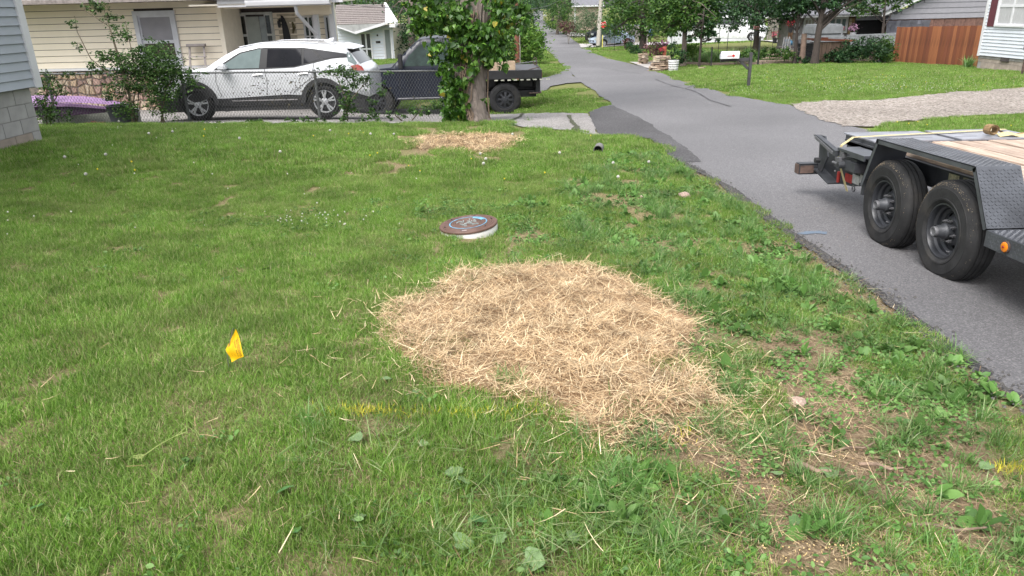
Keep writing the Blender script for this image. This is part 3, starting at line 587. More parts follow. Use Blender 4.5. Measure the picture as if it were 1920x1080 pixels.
    V, Fc, rc = blades(n, P, g.uniform(.015, .055, n), g.uniform(.002, .004, n), np.abs(g.normal(.3, .6, n)), g.uniform(.2, 1.5, n), 81)
    cloud('yellow_marking_paint', V, Fc, rc, vcmat('yellow_paint', [(0, (.28, .30, .03)), (1, (.60, .52, .04))], .6, trans=.1, vary=.3), kind='stuff')
# ================================================================== TRAILER
M_TIRE = mat('tyre_rubber', (.021, .021, .022), .75, var=.35, scale=9, bump=.25, bscale=70, spec=.35)
def dust_tyre():
    nt_ = M_TIRE.node_tree; N_ = nt_.nodes; L_ = nt_.links; b_ = N_['Principled BSDF']; src = b_.inputs['Base Color'].links[0].from_socket
    tc_ = N_.new('ShaderNodeTexCoord'); n_ = N_.new('ShaderNodeTexNoise'); n_.inputs['Scale'].default_value = 3.2; n_.inputs['Detail'].default_value = 8; n_.inputs['Roughness'].default_value = .7; L_.new(tc_.outputs['Object'], n_.inputs['Vector'])
    mr_ = N_.new('ShaderNodeMapRange'); mr_.inputs[1].default_value = .52; mr_.inputs[2].default_value = .78; mr_.inputs[4].default_value = .16; L_.new(n_.outputs[0], mr_.inputs[0])
    mx_ = N_.new('ShaderNodeMix'); mx_.data_type = 'RGBA'; L_.new(mr_.outputs[0], mx_.inputs[0]); L_.new(src, mx_.inputs[6]); mx_.inputs[7].default_value = (.19, .16, .12, 1); L_.new(mx_.outputs[2], b_.inputs['Base Color'])
dust_tyre()
M_RIMD = mat('dark_painted_rim', (.035, .037, .043), .42, metal=.2, var=.15)
M_DPAINT = mat('charcoal_painted_steel', (.075, .08, .092), .42, metal=.25, var=.28, scale=5, bump=.12, bscale=60, spec=.6)
M_FRAME = mat('frame_paint', (.05, .053, .06), .5, metal=.2, var=.3, scale=7, bump=.15)
M_PLANK = mat('deck_planks', (.40, .29, .22), .85, var=.3, scale=4, stretch=(9, .8, 1), bump=.5, bscale=14, c2=(.52, .41, .33))
M_STEEL = mat('bare_steel', (.14, .14, .15), .6, metal=.4, var=.3, scale=20)
M_CHROME = mat('chrome', (.75, .75, .77), .12, metal=1, var=.05)
M_RUST = mat('rusty_steel', (.085, .055, .045), .8, var=.5, scale=12, bump=.4)
M_RED = mat('red_plastic', (.30, .03, .025), .45, var=.15)
M_REDTAPE = mat('red_reflective_tape', (.42, .04, .035), .5, var=.25, scale=30)
M_WTAPE = mat('white_reflective_tape', (.5, .5, .5), .5, var=.2, scale=30)
M_BLACK = mat('black_plastic', (.02, .02, .022), .55, var=.2)
M_STRAP = mat('tan_webbing', (.5, .42, .22), .85, var=.2, scale=60, bump=.3, bscale=300)
M_STRAPR = mat('brown_webbing', (.26, .17, .08), .9, var=.25, scale=40, bump=.3, bscale=200)
M_AMBER = mat('amber_lens', (.75, .22, .01), .2, var=.15, scale=60, spec=.8)
M_MUD = mat('dried_mud', (.3, .24, .17), .95, var=.3, scale=30)

def tyre_profile(R, W, rim, ribs=4, x0=0.):
    """closed cross-section (radius, across) for a lathe about the axle; outer face at x0"""
    s = R-rim; P = [(rim, x0+.035), (rim+.012, x0+.012), (rim+.16*s, x0+.004), (rim+.17*s, x0+.001), (rim+.24*s, x0-.001), (rim+.25*s, x0+.003), (rim+.5*s, x0+.0), (rim+.66*s, x0+.002), (rim+.67*s, x0+.006), (rim+.85*s, x0+.018), (R-.006, x0+.04)]
    a = x0+.045; b = x0+W-.045; w_ = (b-a)/ribs
    for i in range(ribs):
        l = a+i*w_; P += [(R, l+.003), (R, l+w_-.010)]
        if i < ribs-1: P += [(R-.012, l+w_-.006), (R-.012, l+w_-.001)]
    P += [(R-.006, x0+W-.04), (rim+.85*s, x0+W-.018), (rim+.5*s, x0+W-.002), (rim, x0+W-.03)]
    return P
def trailer_wheel(parent, y, zc, x0=0., back=False):
    R, W, rim = .395, .235, .212
    wh = MB().lathe(tyre_profile(R, W, rim), 56, 'x', (0, 0, 0), close=True).build('wheel', M_TIRE, parent, smooth=True, loc=(x0, y, zc))
    if back: return wh
    r = MB()
    r.lathe([(rim+.004, .03), (rim+.006, .018), (rim-.006, .016), (rim-.014, .03), (rim-.016, .06), (rim-.03, .075), (rim-.032, .10), (rim-.052, .112)], 48, 'x')
    # disc with hand holes: ring of wedges around eight openings
    n = 64; ri, ro = .098, rim-.052; b0 = len(r.v)
    for rr, xx in ((ri, .075), (ri+.016, .088), (ro-.02, .108), (ro, .112)):
        for k in range(n): a = 2*math.pi*k/n; r.v.append((xx, rr*math.cos(a), rr*math.sin(a)))
    for j in range(3):
        for k in range(n):
            if j == 1 and k % 8 in (2, 3, 4): continue
            k2 = (k+1) % n; r.f.append((b0+j*n+k, b0+j*n+k2, b0+(j+1)*n+k2, b0+(j+1)*n+k))
    r.lathe([(.098, .075), (.085, .072), (.06, .078)], 40, 'x')
    rim_o = r.build('rim', M_RIMD, wh, smooth=True)
    MB().lathe([(.0, .16), (ro+.02, .16)], 32, 'x').build('brake_drum', M_BLACK, wh)
    h = MB().lathe([(.062, .085), (.062, .03), (.05, .015), (.048, -.03), (.046, -.035)], 28, 'x').build('hub', M_FRAME, wh, smooth=True)
    MB().lathe([(.040, -.03), (.040, -.050), (.037, -.056), (.026, -.056), (.024, -.051), (.010, -.051), (.0, -.048)], 28, 'x').build('hub_cap', M_STEEL, wh, smooth=True)
    for k in range(8):
        a = 2*math.pi*(k+.3)/8; c = (0, .082*math.cos(a), .082*math.sin(a))
        q = MB().tube([(.078, c[1], c[2]), (.052, c[1], c[2])], .0135, 6).tube([(.052, c[1], c[2]), (.036, c[1], c[2])], .0065, 6); q.build('lug_nut', M_STEEL, wh)
    MB().tube([(.02, -.13, -.13), (.0, -.125, -.125)], .006, 6).build('valve', M_STEEL, wh)
    return wh
def lozenges(mb, o, eu, ev, nn, U, V, pitch=.036, h=.0045, l=.0125, w_=.0048):
    """raised tread pattern on a flat panel at o spanned by eu*U, ev*V"""
    o, eu, ev, nn = map(Vector, (o, eu, ev, nn)); i = 0; u = pitch*.5
    while u < U-.3*pitch:
        j = 0; v = pitch*.5
        while v < V-.3*pitch:
            c = o+eu*u+ev*v; sg = 1 if (i+j) % 2 == 0 else -1; d = (eu+ev*sg).normalized(); s = nn.cross(d)
            mb.add([c+d*l, c+s*w_, c-d*l, c-s*w_, c+nn*h+d*l*.5, c+nn*h-d*l*.5], [(0, 1, 4), (1, 5, 4), (1, 2, 5), (2, 3, 5), (3, 4, 5), (3, 0, 4)])
            v += pitch*.5*1.42; j += 1
        u += pitch*.5*1.42; i += 1
def trailer():
    z0 = -.48; t = empty('utility_trailer', (3.33, 5.37, z0), 0, 'dark grey tandem axle flatbed trailer with plank deck parked on the road', 'trailer', rot=(math.radians(-1.7), 0, 0))
    for y in (0., .93): trailer_wheel(t, y, .393)
    for y in (0., .93): trailer_wheel(t, y, .393, 2.12, True)
    f = MB()
    for y in (0., .93): f.tube([(.1, y, .39), (2.2, y, .39)], .04, 8)
    f.build('axle', M_FRAME, t)
    # fender
    prof = [(-.56, .56), (-.32, .95), (1.13, .95), (1.33, .50)]
    X0, X1 = -.02, .30
    mb = MB(); tr = MB()
    for (a, b) in zip(prof[:-1], prof[1:]):
        A = Vector((X0, a[0], a[1])); B = Vector((X0, b[0], b[1])); d = (B-A).normalized(); n = Vector((1, 0, 0)).cross(d)
        if n.z < 0: n = -n
        mb.add([A, B, B+Vector((X1-X0, 0, 0)), A+Vector((X1-X0, 0, 0)), A-n*.006, B-n*.006, B+Vector((X1-X0, 0, 0))-n*.006, A+Vector((X1-X0, 0, 0))-n*.006], [(0,1,2,3),(7,6,5,4),(0,4,5,1),(2,6,7,3)])
        lozenges(tr, A+n*.0005, d, Vector((1, 0, 0)), n, (B-A).length, X1-X0)
        # turned-down outer lip
        mb.add([A+n*.001, B+n*.001, B-n*.04, A-n*.04, A+n*.001+Vector((.006, 0, 0)), B+n*.001+Vector((.006, 0, 0)), B-n*.04+Vector((.006, 0, 0)), A-n*.04+Vector((.006, 0, 0))], [(0,1,2,3),(7,6,5,4),(2,3,7,6)])
    fe = mb.build('fender', M_DPAINT, t); tr.build('tread_pattern', M_DPAINT, fe, kind='stuff', fix=False)
    g = MB().box((.0, 1.30, .40), (.10, 1.335, .56)); g.build('fender_bracket', M_FRAME, t)
    # mirror fender on the far side
    mb2 = MB()
    for (a, b) in zip(prof[:-1], prof[1:]): mb2.prism([(a[0], a[1]), (b[0], b[1]), (b[0], b[1]-.008), (a[0], a[1]-.008)], 2.06, 2.38, 'x')
    mb2.build('fender', M_DPAINT, t)
    # side step plate in front of the fender
    st = MB().box((-.02, -1.75, .545), (.30, -.57, .553)).box((-.024, -1.75, .44), (-.018, -.57, .551)).box((-.02, -.572, .44), (.30, -.566, .551))
    st = st.build('side_step', M_DPAINT, t); q = MB(); lozenges(q, (-.02, -1.75, .5535), (0, 1, 0), (1, 0, 0), (0, 0, 1), 1.17, .30); lozenges(q, (-.0245, -1.75, .44), (0, 1, 0), (0, 0, 1), (-1, 0, 0), 1.17, .11, h=.0015); q.build('tread_pattern', M_DPAINT, st, kind='stuff', fix=False)
    for yy in (-.80,):
        MB().lathe([(.042, -.026), (.042, -.036), (.036, -.04), (.034, -.036)], 28, 'x', (0, yy, .497)).build('lamp_ring', M_RUST, t, smooth=True)
        l = MB().lathe([(.034, -.03), (.034, -.042), (.028, -.046), (.012, -.047), (.0, -.044)], 28, 'x', (0, yy, .497)).build('marker_lamp', M_AMBER, t, smooth=True)
        MB().lathe([(.009, -.045), (.008, -.052), (0, -.053)], 12, 'x', (0, yy, .497)).build('lamp_screw', M_RED, l)
    # frame rails
    r = MB()
    for xx in (.33, 1.98):
        r.box((xx, -3.2, .60), (xx+.05, 2.45, .75)); r.box((xx-.03, -3.2, .585), (xx+.06, 2.45, .60)); r.box((xx-.03, -3.2, .75), (xx+.06, 2.45, .765))
    r.build('frame_rail', M_FRAME, t)
    c = MB()
    for k in range(12): c.box((.38, -3+.46*k, .66), (1.98, -2.95+.46*k, .74))
    c.build('cross_members', M_FRAME, t)
    MB().box((.36, -3.25, .62), (2.05, -3.2, .80)).build('front_rail', M_FRAME, t)
    MB().box((.315, -3.2, .78), (.325, .0, .80)).build('rub_rail', M_FRAME, t)
    for k in range(9):
        x = .345+k*.187; MB().box((x, -3.2, .767), (x+.169, 1.86, .80+.004*math.sin(k*2.3)), None).build('plank', M_PLANK, t, bevel=.004)
    # stickers seen inside the wheel arch
    for (ya, yb, m_) in ((.24, .34, 'a'), (.40, .54, 'b')): MB().box((.325, ya, .62), (.329, yb, .74)).build('sticker', mat('yellowed_sticker', (.32, .3, .2), .6, var=.5, scale=60), t)
    # flat folded loading ramps lying across the rear of the deck
    def ramp_(x0, x1, y0, y1):
        holes = []; W = x1-x0; Lh = (y1-y0)
        rb = MB(); z1, z2 = .802, .815
        ys = [y0, y0+.04*Lh, y0+.30*Lh, y0+.36*Lh, y0+.62*Lh, y0+.68*Lh, y0+.95*Lh, y1]
        xs = [x0, x0+.035, x0+.42*W, x0+.58*W, x1-.035, x1]
        for i in range(len(ys)-1):
            for j in range(len(xs)-1):
                hole = i in (1, 3, 5) and j in (1, 3)
                if hole:
                    d = .028      # slotted plate: leave a narrow open slot along one edge
                    rb.box((xs[j], ys[i], z1), (xs[j+1], ys[i+1]-d, z2)); rb.box((xs[j+1]-.08, ys[i+1]-d, z1), (xs[j+1], ys[i+1], z2))
                else: rb.box((xs[j], ys[i], z1), (xs[j+1], ys[i+1], z2))
        o = rb.build('ramp', mat('ramp_steel_sky_grey', (.27, .275, .31), .38, metal=.3, var=.25, scale=4, spec=.6), t, fix=False)  # base grey lifted to imitate sky reflected in the ramps
        return o
    ramp_(.33, 1.13, 1.865, 2.56); ramp_(1.21, 2.03, 1.865, 2.56)
    MB().box((.33, 1.862, .70), (2.03, 2.5, .80)).build('ramp_deck', M_FRAME, t)
    # rear gear on the left corner
    gss = MB().add([(.02, 2.50, .80), (.05, 2.5, .80), (.05, 2.46, .76), (.02, 2.46, .76)], [(0, 1, 2, 3)])
    gss.prism([(2.56, .80), (2.50, .81), (1.98, .715), (1.98, .66), (2.06, .655)], .0, .05, 'x')
    gss.prism([(2.56, .80), (2.42, .80), (2.30, .60), (2.42, .42), (2.5, .42)], .07, .085, 'x')
    gss.build('ramp_hinge_arm', M_FRAME, t)
    MB().bar((.0, 2.50, .785), (.0, 2.03, .685), .018, .03).build('hinge_rod', M_STEEL, t)
    bmp = MB().box((-.10, 2.60, .36), (.34, 2.70, .475)).box((-.10, 2.595, .475), (.34, 2.705, .482)); bmp.box((.3, 2.3, .36), (.45, 2.7, .62)); bp_ = bmp.build('rear_bumper', M_FRAME, t)
    MB().box((-.112, 2.60, .37), (-.102, 2.70, .47)).build('end_plate', M_RUST, bp_); MB().box((-.09, 2.592, .375), (.06, 2.597, .46)).build('rust_patch', M_RUST, bp_)
    sr = MB().prism([(1.36, .48), (1.36, .66), (2.5, .62), (2.7, .52), (2.62, .42), (2.2, .33), (1.9, .36), (1.5, .44)], .18, .20, 'x'); sr.prism([(2.2, .325), (2.62, .415), (2.62, .43), (2.2, .34)], .06, .2, 'x'); sr.build('rear_side_plate', M_FRAME, t)
    MB().box((.172, 1.36, .46), (.178, 1.52, .55)).build('red_tape', M_REDTAPE, t); MB().box((.172, 1.53, .43), (.178, 1.74, .51)).build('white_tape', M_WTAPE, t)
    MB().box((.172, 1.75, .40), (.178, 1.90, .49)).build('white_tape', M_WTAPE, t); MB().box((.172, 1.91, .385), (.178, 2.06, .47)).build('red_tape', M_REDTAPE, t)
    MB().tube([(.14, 2.14, .36), (.13, 2.12, .47)], .018, 10).build('red_handle', M_RED, t, smooth=True)
    # winch box, pipe stub, pin, chain eye
    wb = MB().box((.02, 1.56, .56), (.17, 1.78, .65)).box((.05, 1.60, .65), (.16, 1.72, .68)); wb.tube([(.10, 1.80, .60), (-.04, 1.80, .60)], .035, 14); wb.build('winch_stub', M_FRAME, t)
    MB().tube([(-.042, 1.80, .60), (-.01, 1.80, .60)], .022, 12).build('bore_shade_plug', M_BLACK, t)  # black plug imitates the shaded hollow of the pipe stub
    MB().box((.02, 1.40, .725), (.24, 1.98, .75)).box((.02, 1.40, .70), (.035, 1.7, .725)).build('outrigger_shelf', M_DPAINT, t)
    MB().tube([(.03, 2.40, .55), (-.02, 2.40, .55)], .03, 12).build('roller', M_BLACK, t)
    ey = MB(); ey.tube([(.15, 1.80+.028*math.cos(a), .355+.028*math.sin(a)) for a in [k*.5236 for k in range(13)]], .008, 6); ey.build('tie_ring', M_STEEL, t)
    # ratchet strap over the deck: a thing of its own
    s = empty('ratchet_strap', (3.33, 5.37, z0), 0, 'tan ratchet strap pulled over the rear of the trailer deck', 'strap', rot=(math.radians(-1.7), 0, 0))
    def band(pts, wv, th=.003):
        mb = MB(); wv = Vector(wv)
        for a, b in zip(pts[:-1], pts[1:]):
            a = Vector(a); b = Vector(b); n = (b-a).cross(wv).normalized()*th
            mb.add([a-wv, a+wv, b+wv, b-wv, a-wv+n, a+wv+n, b+wv+n, b-wv+n], [(0,1,2,3),(7,6,5,4),(0,3,7,4),(1,5,6,2),(0,4,5,1),(3,2,6,7)])
        return mb
    band([(.16, 1.95, .30), (.10, 2.0, .50), (.06, 2.02, .62), (.08, 2.03, .76), (.20, 2.05, .835), (.6, 2.16, .83), (1.2, 2.28, .825), (2.0, 2.42, .825)], (0, .024, 0)).build('webbing', M_STRAP, s)
    rt = MB().box((.0, 1.90, .56), (.06, 1.97, .60)).box((-.01, 1.86, .60), (.05, 1.94, .66)).box((.02, 1.84, .66), (.06, 1.92, .72)).tube([(-.01, 1.86, .6), (-.01, 1.98, .6)], .014, 10).tube([(.0, 1.93, .52), (.03, 2.0, .50)], .01, 6)
    rt.build('ratchet', M_STEEL, s)
    s2 = empty('rolled_strap', (3.33, 5.37, z0), 0, 'brown webbing strap rolled up loosely on the grey deck ramps', 'strap', rot=(math.radians(-1.7), 0, 0))
    rp = [(1.60+.055*math.cos(a)*(1-.04*a), 2.05, .875+.055*math.sin(a)*(1-.04*a)) for a in [k*.4 for k in range(30)]]
    band(rp[::-1]+[(1.75, 2.05, .835), (1.85, 2.02, .822), (1.95, 2.0, .84), (2.1, 2.0, .83)], (0, .05, 0), .004).build('roll', M_STRAPR, s2)
    band([(1.63, 1.97, .83), (1.72, 1.93, .85), (1.84, 1.95, .82), (2.0, 1.9, .835)], (.0, .035, .012), .004).build('loose_end', M_STRAP, s2)
    # tongue, mostly outside the frame
    tg = MB().bar((.5, -3.2, .68), (1.18, -4.6, .62), .08, .12).bar((1.86, -3.2, .68), (1.2, -4.6, .62), .08, .12).box((1.1, -4.9, .58), (1.28, -4.5, .68)); tg.build('tongue', M_FRAME, t)
    # dried mud caught on the shoulders of the two near tyres
    rr = random.Random(21)
    for wh in [c for c in t.children if c.name.startswith('wheel')][:2]:
        mb = MB()
        for _ in range(1100):
            a = rr.gauss(.3, 1.1); cl = .5+.5*mnoise.noise(Vector((math.cos(a)*4, math.sin(a)*4, wh.location.y)))
            if rr.random() > cl*1.3: continue
            r = rr.gauss(.368, .010); r = min(.388, max(.34, r)); x = .018+(r-.367)*1.0 if r < .389 else .04; x = max(.012, x)-.0012; s_ = rr.uniform(.0012, .0042); c, q = math.cos(a), math.sin(a)
            mb.add([(x, (r-s_)*c, (r-s_)*q), (x, r*c-s_*q, r*q+s_*c), (x+s_, (r+s_)*c, (r+s_)*q), (x, r*c+s_*q, r*q-s_*c)], [(0, 1, 2, 3)])
        mb.build('mud_specks', M_MUD, wh, kind='stuff', fix=False)
trailer()

# ================================================================== SMALL THINGS ON THE NEAR LAWN
def lid():
    p = gp(880, 434); x, y = p[0], p[1]; z = float(H(x, y))
    t = empty('riser_lid', (x, y, z), 0, 'round brown ribbed access lid with blue paint on a white pipe riser in the lawn', 'lid', rot=(math.radians(1.5), math.radians(-4.5), 0))
    MB().lathe([(.262, -.12), (.268, .0), (.272, .04), (.268, .055), (.25, .06)], 56).build('riser', mat('white_pvc', (.72, .70, .68), .5, var=.08, scale=8), t, smooth=True)
    pr = [(0, .082)]
    for k in range(7): r = .1+k*.0215; pr += [(r, .082), (r+.004, .087), (r+.012, .087), (r+.016, .082)]
    pr += [(.268, .082), (.274, .076), (.274, .062), (.25, .06)]
    l = MB().lathe(pr, 72).build('lid', mat('brown_plastic', (.13, .072, .055), .6, var=.25, scale=12), t, smooth=False)
    bl = mat('blue_spray', (.12, .29, .42), .7, var=.4, scale=30)
    mb = MB(); n = 48
    for k in range(n):
        for (r0_, r1_, a0, a1) in ((.168, .180, 0, 48), (.13, .165, 3, 10)):
            if not (a0 <= k < a1): continue
            A = 2*math.pi*k/n; B = 2*math.pi*(k+1)/n; mb.add([(r0_*math.cos(A), r0_*math.sin(A), .0885), (r1_*math.cos(A), r1_*math.sin(A), .0885), (r1_*math.cos(B), r1_*math.sin(B), .0885), (r0_*math.cos(B), r0_*math.sin(B), .0885)], [(0, 1, 2, 3)])
    mb.build('blue_paint_ring', bl, l, fix=False)
    g = MB(); rr = random.Random(3)
    for k in range(26):
        a = rr.uniform(0, 6.28); r = rr.uniform(.0, .11); g.box((r*math.cos(a)-.014, r*math.sin(a)-.005, .082), (r*math.cos(a)+.014, r*math.sin(a)+.005, .091), Matrix.Rotation(rr.uniform(0, 3), 4, 'Z'))
    g.build('raised_lettering', mat('worn_blue_grey', (.3, .34, .33), .7, var=.4, scale=40), l, kind='stuff')
    MB().box((-.05, -.235, .083), (-.005, -.222, .089)).build('pale_tag', mat('pale_tag', (.5, .42, .4), .6), l)
    for k in range(6):
        a = k*1.047+.3; MB().lathe([(0, .088), (.008, .088), (.008, .082)], 8, 'z', (.225*math.cos(a), .225*math.sin(a), .003)).build('screw', M_BLACK, l)
lid()
def flag():
    p = gp(430, 700); x, y = p[0], p[1]; z = float(H(x, y))
    a = pY(437, 618, y+.0); t = empty('marking_flag', (x, y, z), 0, 'small yellow utility marking flag with black print on a thin wire in the lawn', 'flag')
    top = Vector(a)-Vector((x, y, z)); MB().tube([(0, 0, -.02), (.005, .002, .1), (top.x, top.y, top.z+.006)], .0022, 5).build('wire', mat('wire', (.28, .28, .28), .4, metal=.7), t)
    T = lambda px, py, dy=0: Vector(pY(px, py, y+dy))-Vector((x, y, z))
    P = {'t': T(442, 617), 'l': T(424, 654, .01), 'b': T(434, 680, -.015), 'r': T(458, 667, -.03)}
    N_ = 8; vs = []; fs = []
    for i in range(N_+1):
        for j in range(N_+1):
            s_, r_ = i/N_, j/N_; q = P['t']*(1-s_)*(1-r_)+P['l']*s_*(1-r_)+P['r']*(1-s_)*r_+P['b']*s_*r_
            q = q+Vector((0, .008*math.sin(s_*4+r_*5), 0)); vs.append(q)
    for i in range(N_):
        for j in range(N_): k = i*(N_+1)+j; fs.append((k, k+1, k+N_+2, k+N_+1))
    fy = mat('flag_yellow', (.74, .41, .004), .5, var=.04, scale=20)
    fl = MB().add(vs, fs).build('flag', fy, t, smooth=True, fix=False)
    # printed lines of small dark lettering, two bold lines then faint ones
    rr = random.Random(5); bold = MB(); fine = MB()
    def uvp(s_, r_): q = P['t']*(1-s_)*(1-r_)+P['l']*s_*(1-r_)+P['r']*(1-s_)*r_+P['b']*s_*r_; return q+Vector((0, .008*math.sin(s_*4+r_*5)-.0012, 0))
    for (s_, r0_, r1_, h, mbx) in ((.09, .26, .95, .07, bold), (.19, .28, .95, .07, bold), (.32, .2, .5, .07, bold), (.32, .6, .90, .07, bold), (.46, .15, .7, .03, fine), (.55, .3, .8, .03, fine), (.64, .3, .6, .03, fine), (.74, .2, .75, .03, fine)):
        r_ = r0_
        while r_ < r1_:
            l = rr.uniform(.03, .05)
            k = rr.randrange(4)
            strokes = [((0, 0), (.34, 1)), ((.62, 0), (.97, 1)), ((0, .4), (.95, .6))] if k == 0 else [((0, 0), (.34, 1)), ((0, 0), (.9, .2)), ((0, .8), (.9, 1))] if k == 1 else [((.4, 0), (.6, 1)), ((0, 0), (1, .22))] if k == 2 else [((0, 0), (.22, 1)), ((.75, 0), (.95, 1)), ((0, 0), (.9, .2)), ((0, .8), (.9, 1))]
            for (a0, b0), (a1, b1) in strokes:
                mbx.add([uvp(s_+h*b0, r_+l*a0), uvp(s_+h*b0, r_+l*a1), uvp(s_+h*b1, r_+l*a1), uvp(s_+h*b1, r_+l*a0)], [(0, 1, 2, 3)])
            r_ += l+.014
    bold.build('print', mat('dark_print', (.09, .045, .01), .6), fl, fix=False); fine.build('print', mat('faint_print', (.42, .25, .01), .6), fl, fix=False)
flag()
def drain():
    p = gp(1121, 288); x, y = p[0], p[1]; z = float(H(x, y))
    t = empty('drain_pipe', (x, y, z+.05), 0, 'grey drain pipe end poking out of the grass near the road', 'pipe', rot=(0, 0, math.radians(-12)))
    MB().lathe([(.06, 0), (.068, 0), (.070, .01), (.066, .02), (.066, .25), (.06, .25), (.06, 0)], 24, 'y').build('pipe', mat('grey_pipe', (.13, .125, .12), .7, var=.3), t, smooth=True)
    MB().lathe([(0, .12), (.061, .12)], 24, 'y').build('pipe_shade_disc', mat('pipe_shade_disc', (.01, .01, .01), .9), t)  # black disc stands in for the shade inside the pipe
drain()
# fallen torn leaves, pale side up
LM = [mat('leaf_pale', (.12, .19, .075), .65, var=.3, scale=25, detail=6), mat('leaf_green', (.06, .16, .04), .55, var=.2, scale=30)]
def leaf_mesh(kind, fold):
    """a torn leaf with curled edges and a pressed midrib"""
    rr = random.Random(hash((kind, fold)) % 99 if 0 else len(kind)*7+int(fold*10)); nu, nv = 12, 8; vs = []; fs = []
    for i in range(nu+1):
        u = i/nu
        if kind == 'heart': w_ = .52*(math.sin(math.pi*min(1, u*.92+.08)**.62))**.8
        elif kind == 'oval': w_ = .33*math.sin(math.pi*u**.9)**.75
        else: w_ = .40*math.sin(math.pi*u**.8)**.6*(.62+.38*abs(math.cos(u*7.5)))
        w_ = max(w_, .006)
        for j in range(nv+1):
            v = -1+2*j/nv; x = u-.12*(abs(v) if kind == 'heart' and u < .3 else 0); y = v*w_*(1+.06*mnoise.noise(Vector((u*5, v*3, len(kind)))))
            z = .10*abs(v)*w_*2+fold*.35*(u-.3)**2*(1 if kind != 'oval' else -1)+.09*mnoise.noise(Vector((u*3+fold*5, v*2, 2)))-.10*v*v*u+.02*math.cos(j*3.14)*(u*(1-u))
            vs.append((x, y, z))
    for i in range(nu):
        for j in range(nv): k = i*(nv+1)+j; fs.append((k, k+nv+1, k+nv+2, k+1))
    me = bpy.data.meshes.new('fallen_leaf'); me.from_pydata(vs, [], fs); me.polygons.foreach_set('use_smooth', [True]*len(fs)); return me
FL = {}
for (px, py, sc, kind, mi, rz, lab) in [
    (665,838,.075,'heart',0,1.2,'pale leaf lying on the lawn below the left end of the yellow paint line'),(797,847,.05,'heart',0,2.0,'small pale leaf on the lawn right of the flat leaf below the yellow paint'),
    (835,900,.10,'lobed',0,.3,'curled pale leaf pair in the grass below the middle of the yellow line, left leaf'),(862,905,.08,'lobed',0,-.9,'curled pale leaf pair in the grass below the middle of the yellow line, right leaf'),
    (487,513,.12,'lobed',0,.5,'pale lobed leaf lying alone on the open lawn above the yellow flag'),(520,937,.09,'oval',1,.7,'dark green oval leaf near a pale stalk left of centre in the foreground'),
    (675,990,.09,'lobed',0,1.9,'pale crumpled leaf in the lower lawn, left of the big bottom leaves'),(885,985,.08,'heart',1,-.4,'green heart shaped leaf pointing right in the bottom grass'),
    (855,1028,.09,'heart',0,.2,'pale leaf near the bottom edge, left of a second folded leaf'),(925,1030,.08,'lobed',0,.8,'folded pale leaf near the bottom edge between two others'),
    (985,1062,.10,'heart',0,-.5,'largest pale leaf at the bottom edge of the lawn'),(1075,1030,.09,'oval',0,1.5,'pale oval leaf upright in the grass at the bottom right of centre'),
    (1105,962,.08,'oval',0,.1,'pale oval leaf beside a bent twig in the foreground grass'),(1170,1010,.12,'lobed',0,.4,'broad pale leaf under a bent stalk right of centre at the bottom'),
    (1450,900,.06,'heart',0,.4,'pale leaf at the edge of the wood shavings'),(1545,900,.08,'heart',0,.2,'rounded green leaf leaning on a brown stick in the ditch'),
    (1835,888,.10,'oval',0,.3,'long pale leaf folded open near the right edge by the yellow paint'),(1515,665,.07,'oval',0,-.6,'pale leaf lying right of another in the bare ditch middle'),
    (1495,668,.07,'oval',0,2.4,'pale leaf lying left of another in the bare ditch middle'),(1270,655,.08,'heart',1,.9,'green leaf tucked under the right edge of the straw pile'),
    (715,720,.07,'oval',0,.2,'pale green leaf just left of the straw pile edge'),(775,745,.06,'oval',0,.9,'small green leaf below the left edge of the straw pile'),
    (60,968,.07,'oval',1,1.1,'green leaf in the grass near the left edge of the picture'),(560,1010,.08,'oval',1,2.2,'green leaf below a curled pale stalk at the bottom of the lawn')]:
    p = gp(px, py); k = (kind, mi, px % 3)
    if k not in FL: FL[k] = leaf_mesh(kind, .4+.5*(px % 3))
    o = link('fallen_leaf', FL[k], LM[mi], None, loc=(p[0], p[1], float(H(p[0], p[1]))+.028), rot=(random.uniform(-.5, .5), random.uniform(-.2, .3), rz)); o.scale = (sc*.72, sc*.8, sc*.5); props(o, lab, 'leaf', 'torn leaves lying on the lawn')
# brown sticks
for (px, py, L_, rz, r_, lab) in [(1515,888,.16,-.5,.012,'short brown bark covered stick half buried in the ditch'),(1650,885,.16,-.35,.008,'splintered pale stick in the bare ditch soil'),(1650,770,.2,.5,.004,'thin grey twig slanting up in the ditch weeds'),(1760,1000,.3,-.15,.007,'long brown stick lying on the bare soil near the bottom right'),(1600,850,.2,.2,.005,'crooked pale twig lying across the ditch soil')]:
    p = gp(px, py); z = float(H(p[0], p[1]))+.02; t = MB().tube([(-L_/2, 0, 0), (-L_*.1, .01, .008), (L_*.2, -.006, .004), (L_/2, .008, .012)], [r_, r_*.9, r_*.8, r_*.5], 7)
    o = t.build('stick', mat('bark_stick', (.2, .14, .10), .9, var=.35, scale=40, bump=.4), None, smooth=True, loc=(p[0], p[1], z), rot=(0, 0, rz)); props(o, lab, 'stick', 'sticks lying in the ditch')
# one plucked plant with pale roots on the lawn
p = gp(275, 870); t = empty('uprooted_plant', (p[0], p[1], float(H(p[0], p[1]))+.04), .9, 'wilted yellow green plucked plant lying on the lawn in the lower left', 'plant')
mb = MB().tube([(0, 0, 0), (.06, .005, .01), (.13, .01, .012), (.2, .03, .02)], [.002, .002, .0016, .001], 6).tube([(.13, .01, .012), (.17, -.01, .02)], .0015, 5)
for k in range(9): a = random.uniform(-1, 1); mb.tube([(0, 0, 0), (-.025*math.cos(a), .02*math.sin(a*2), .004), (-.035*math.cos(a), .03*math.sin(a*2+k), 0)], .001, 4)
mb.build('stem', mat('wilted_stem', (.28, .34, .10), .7), t)
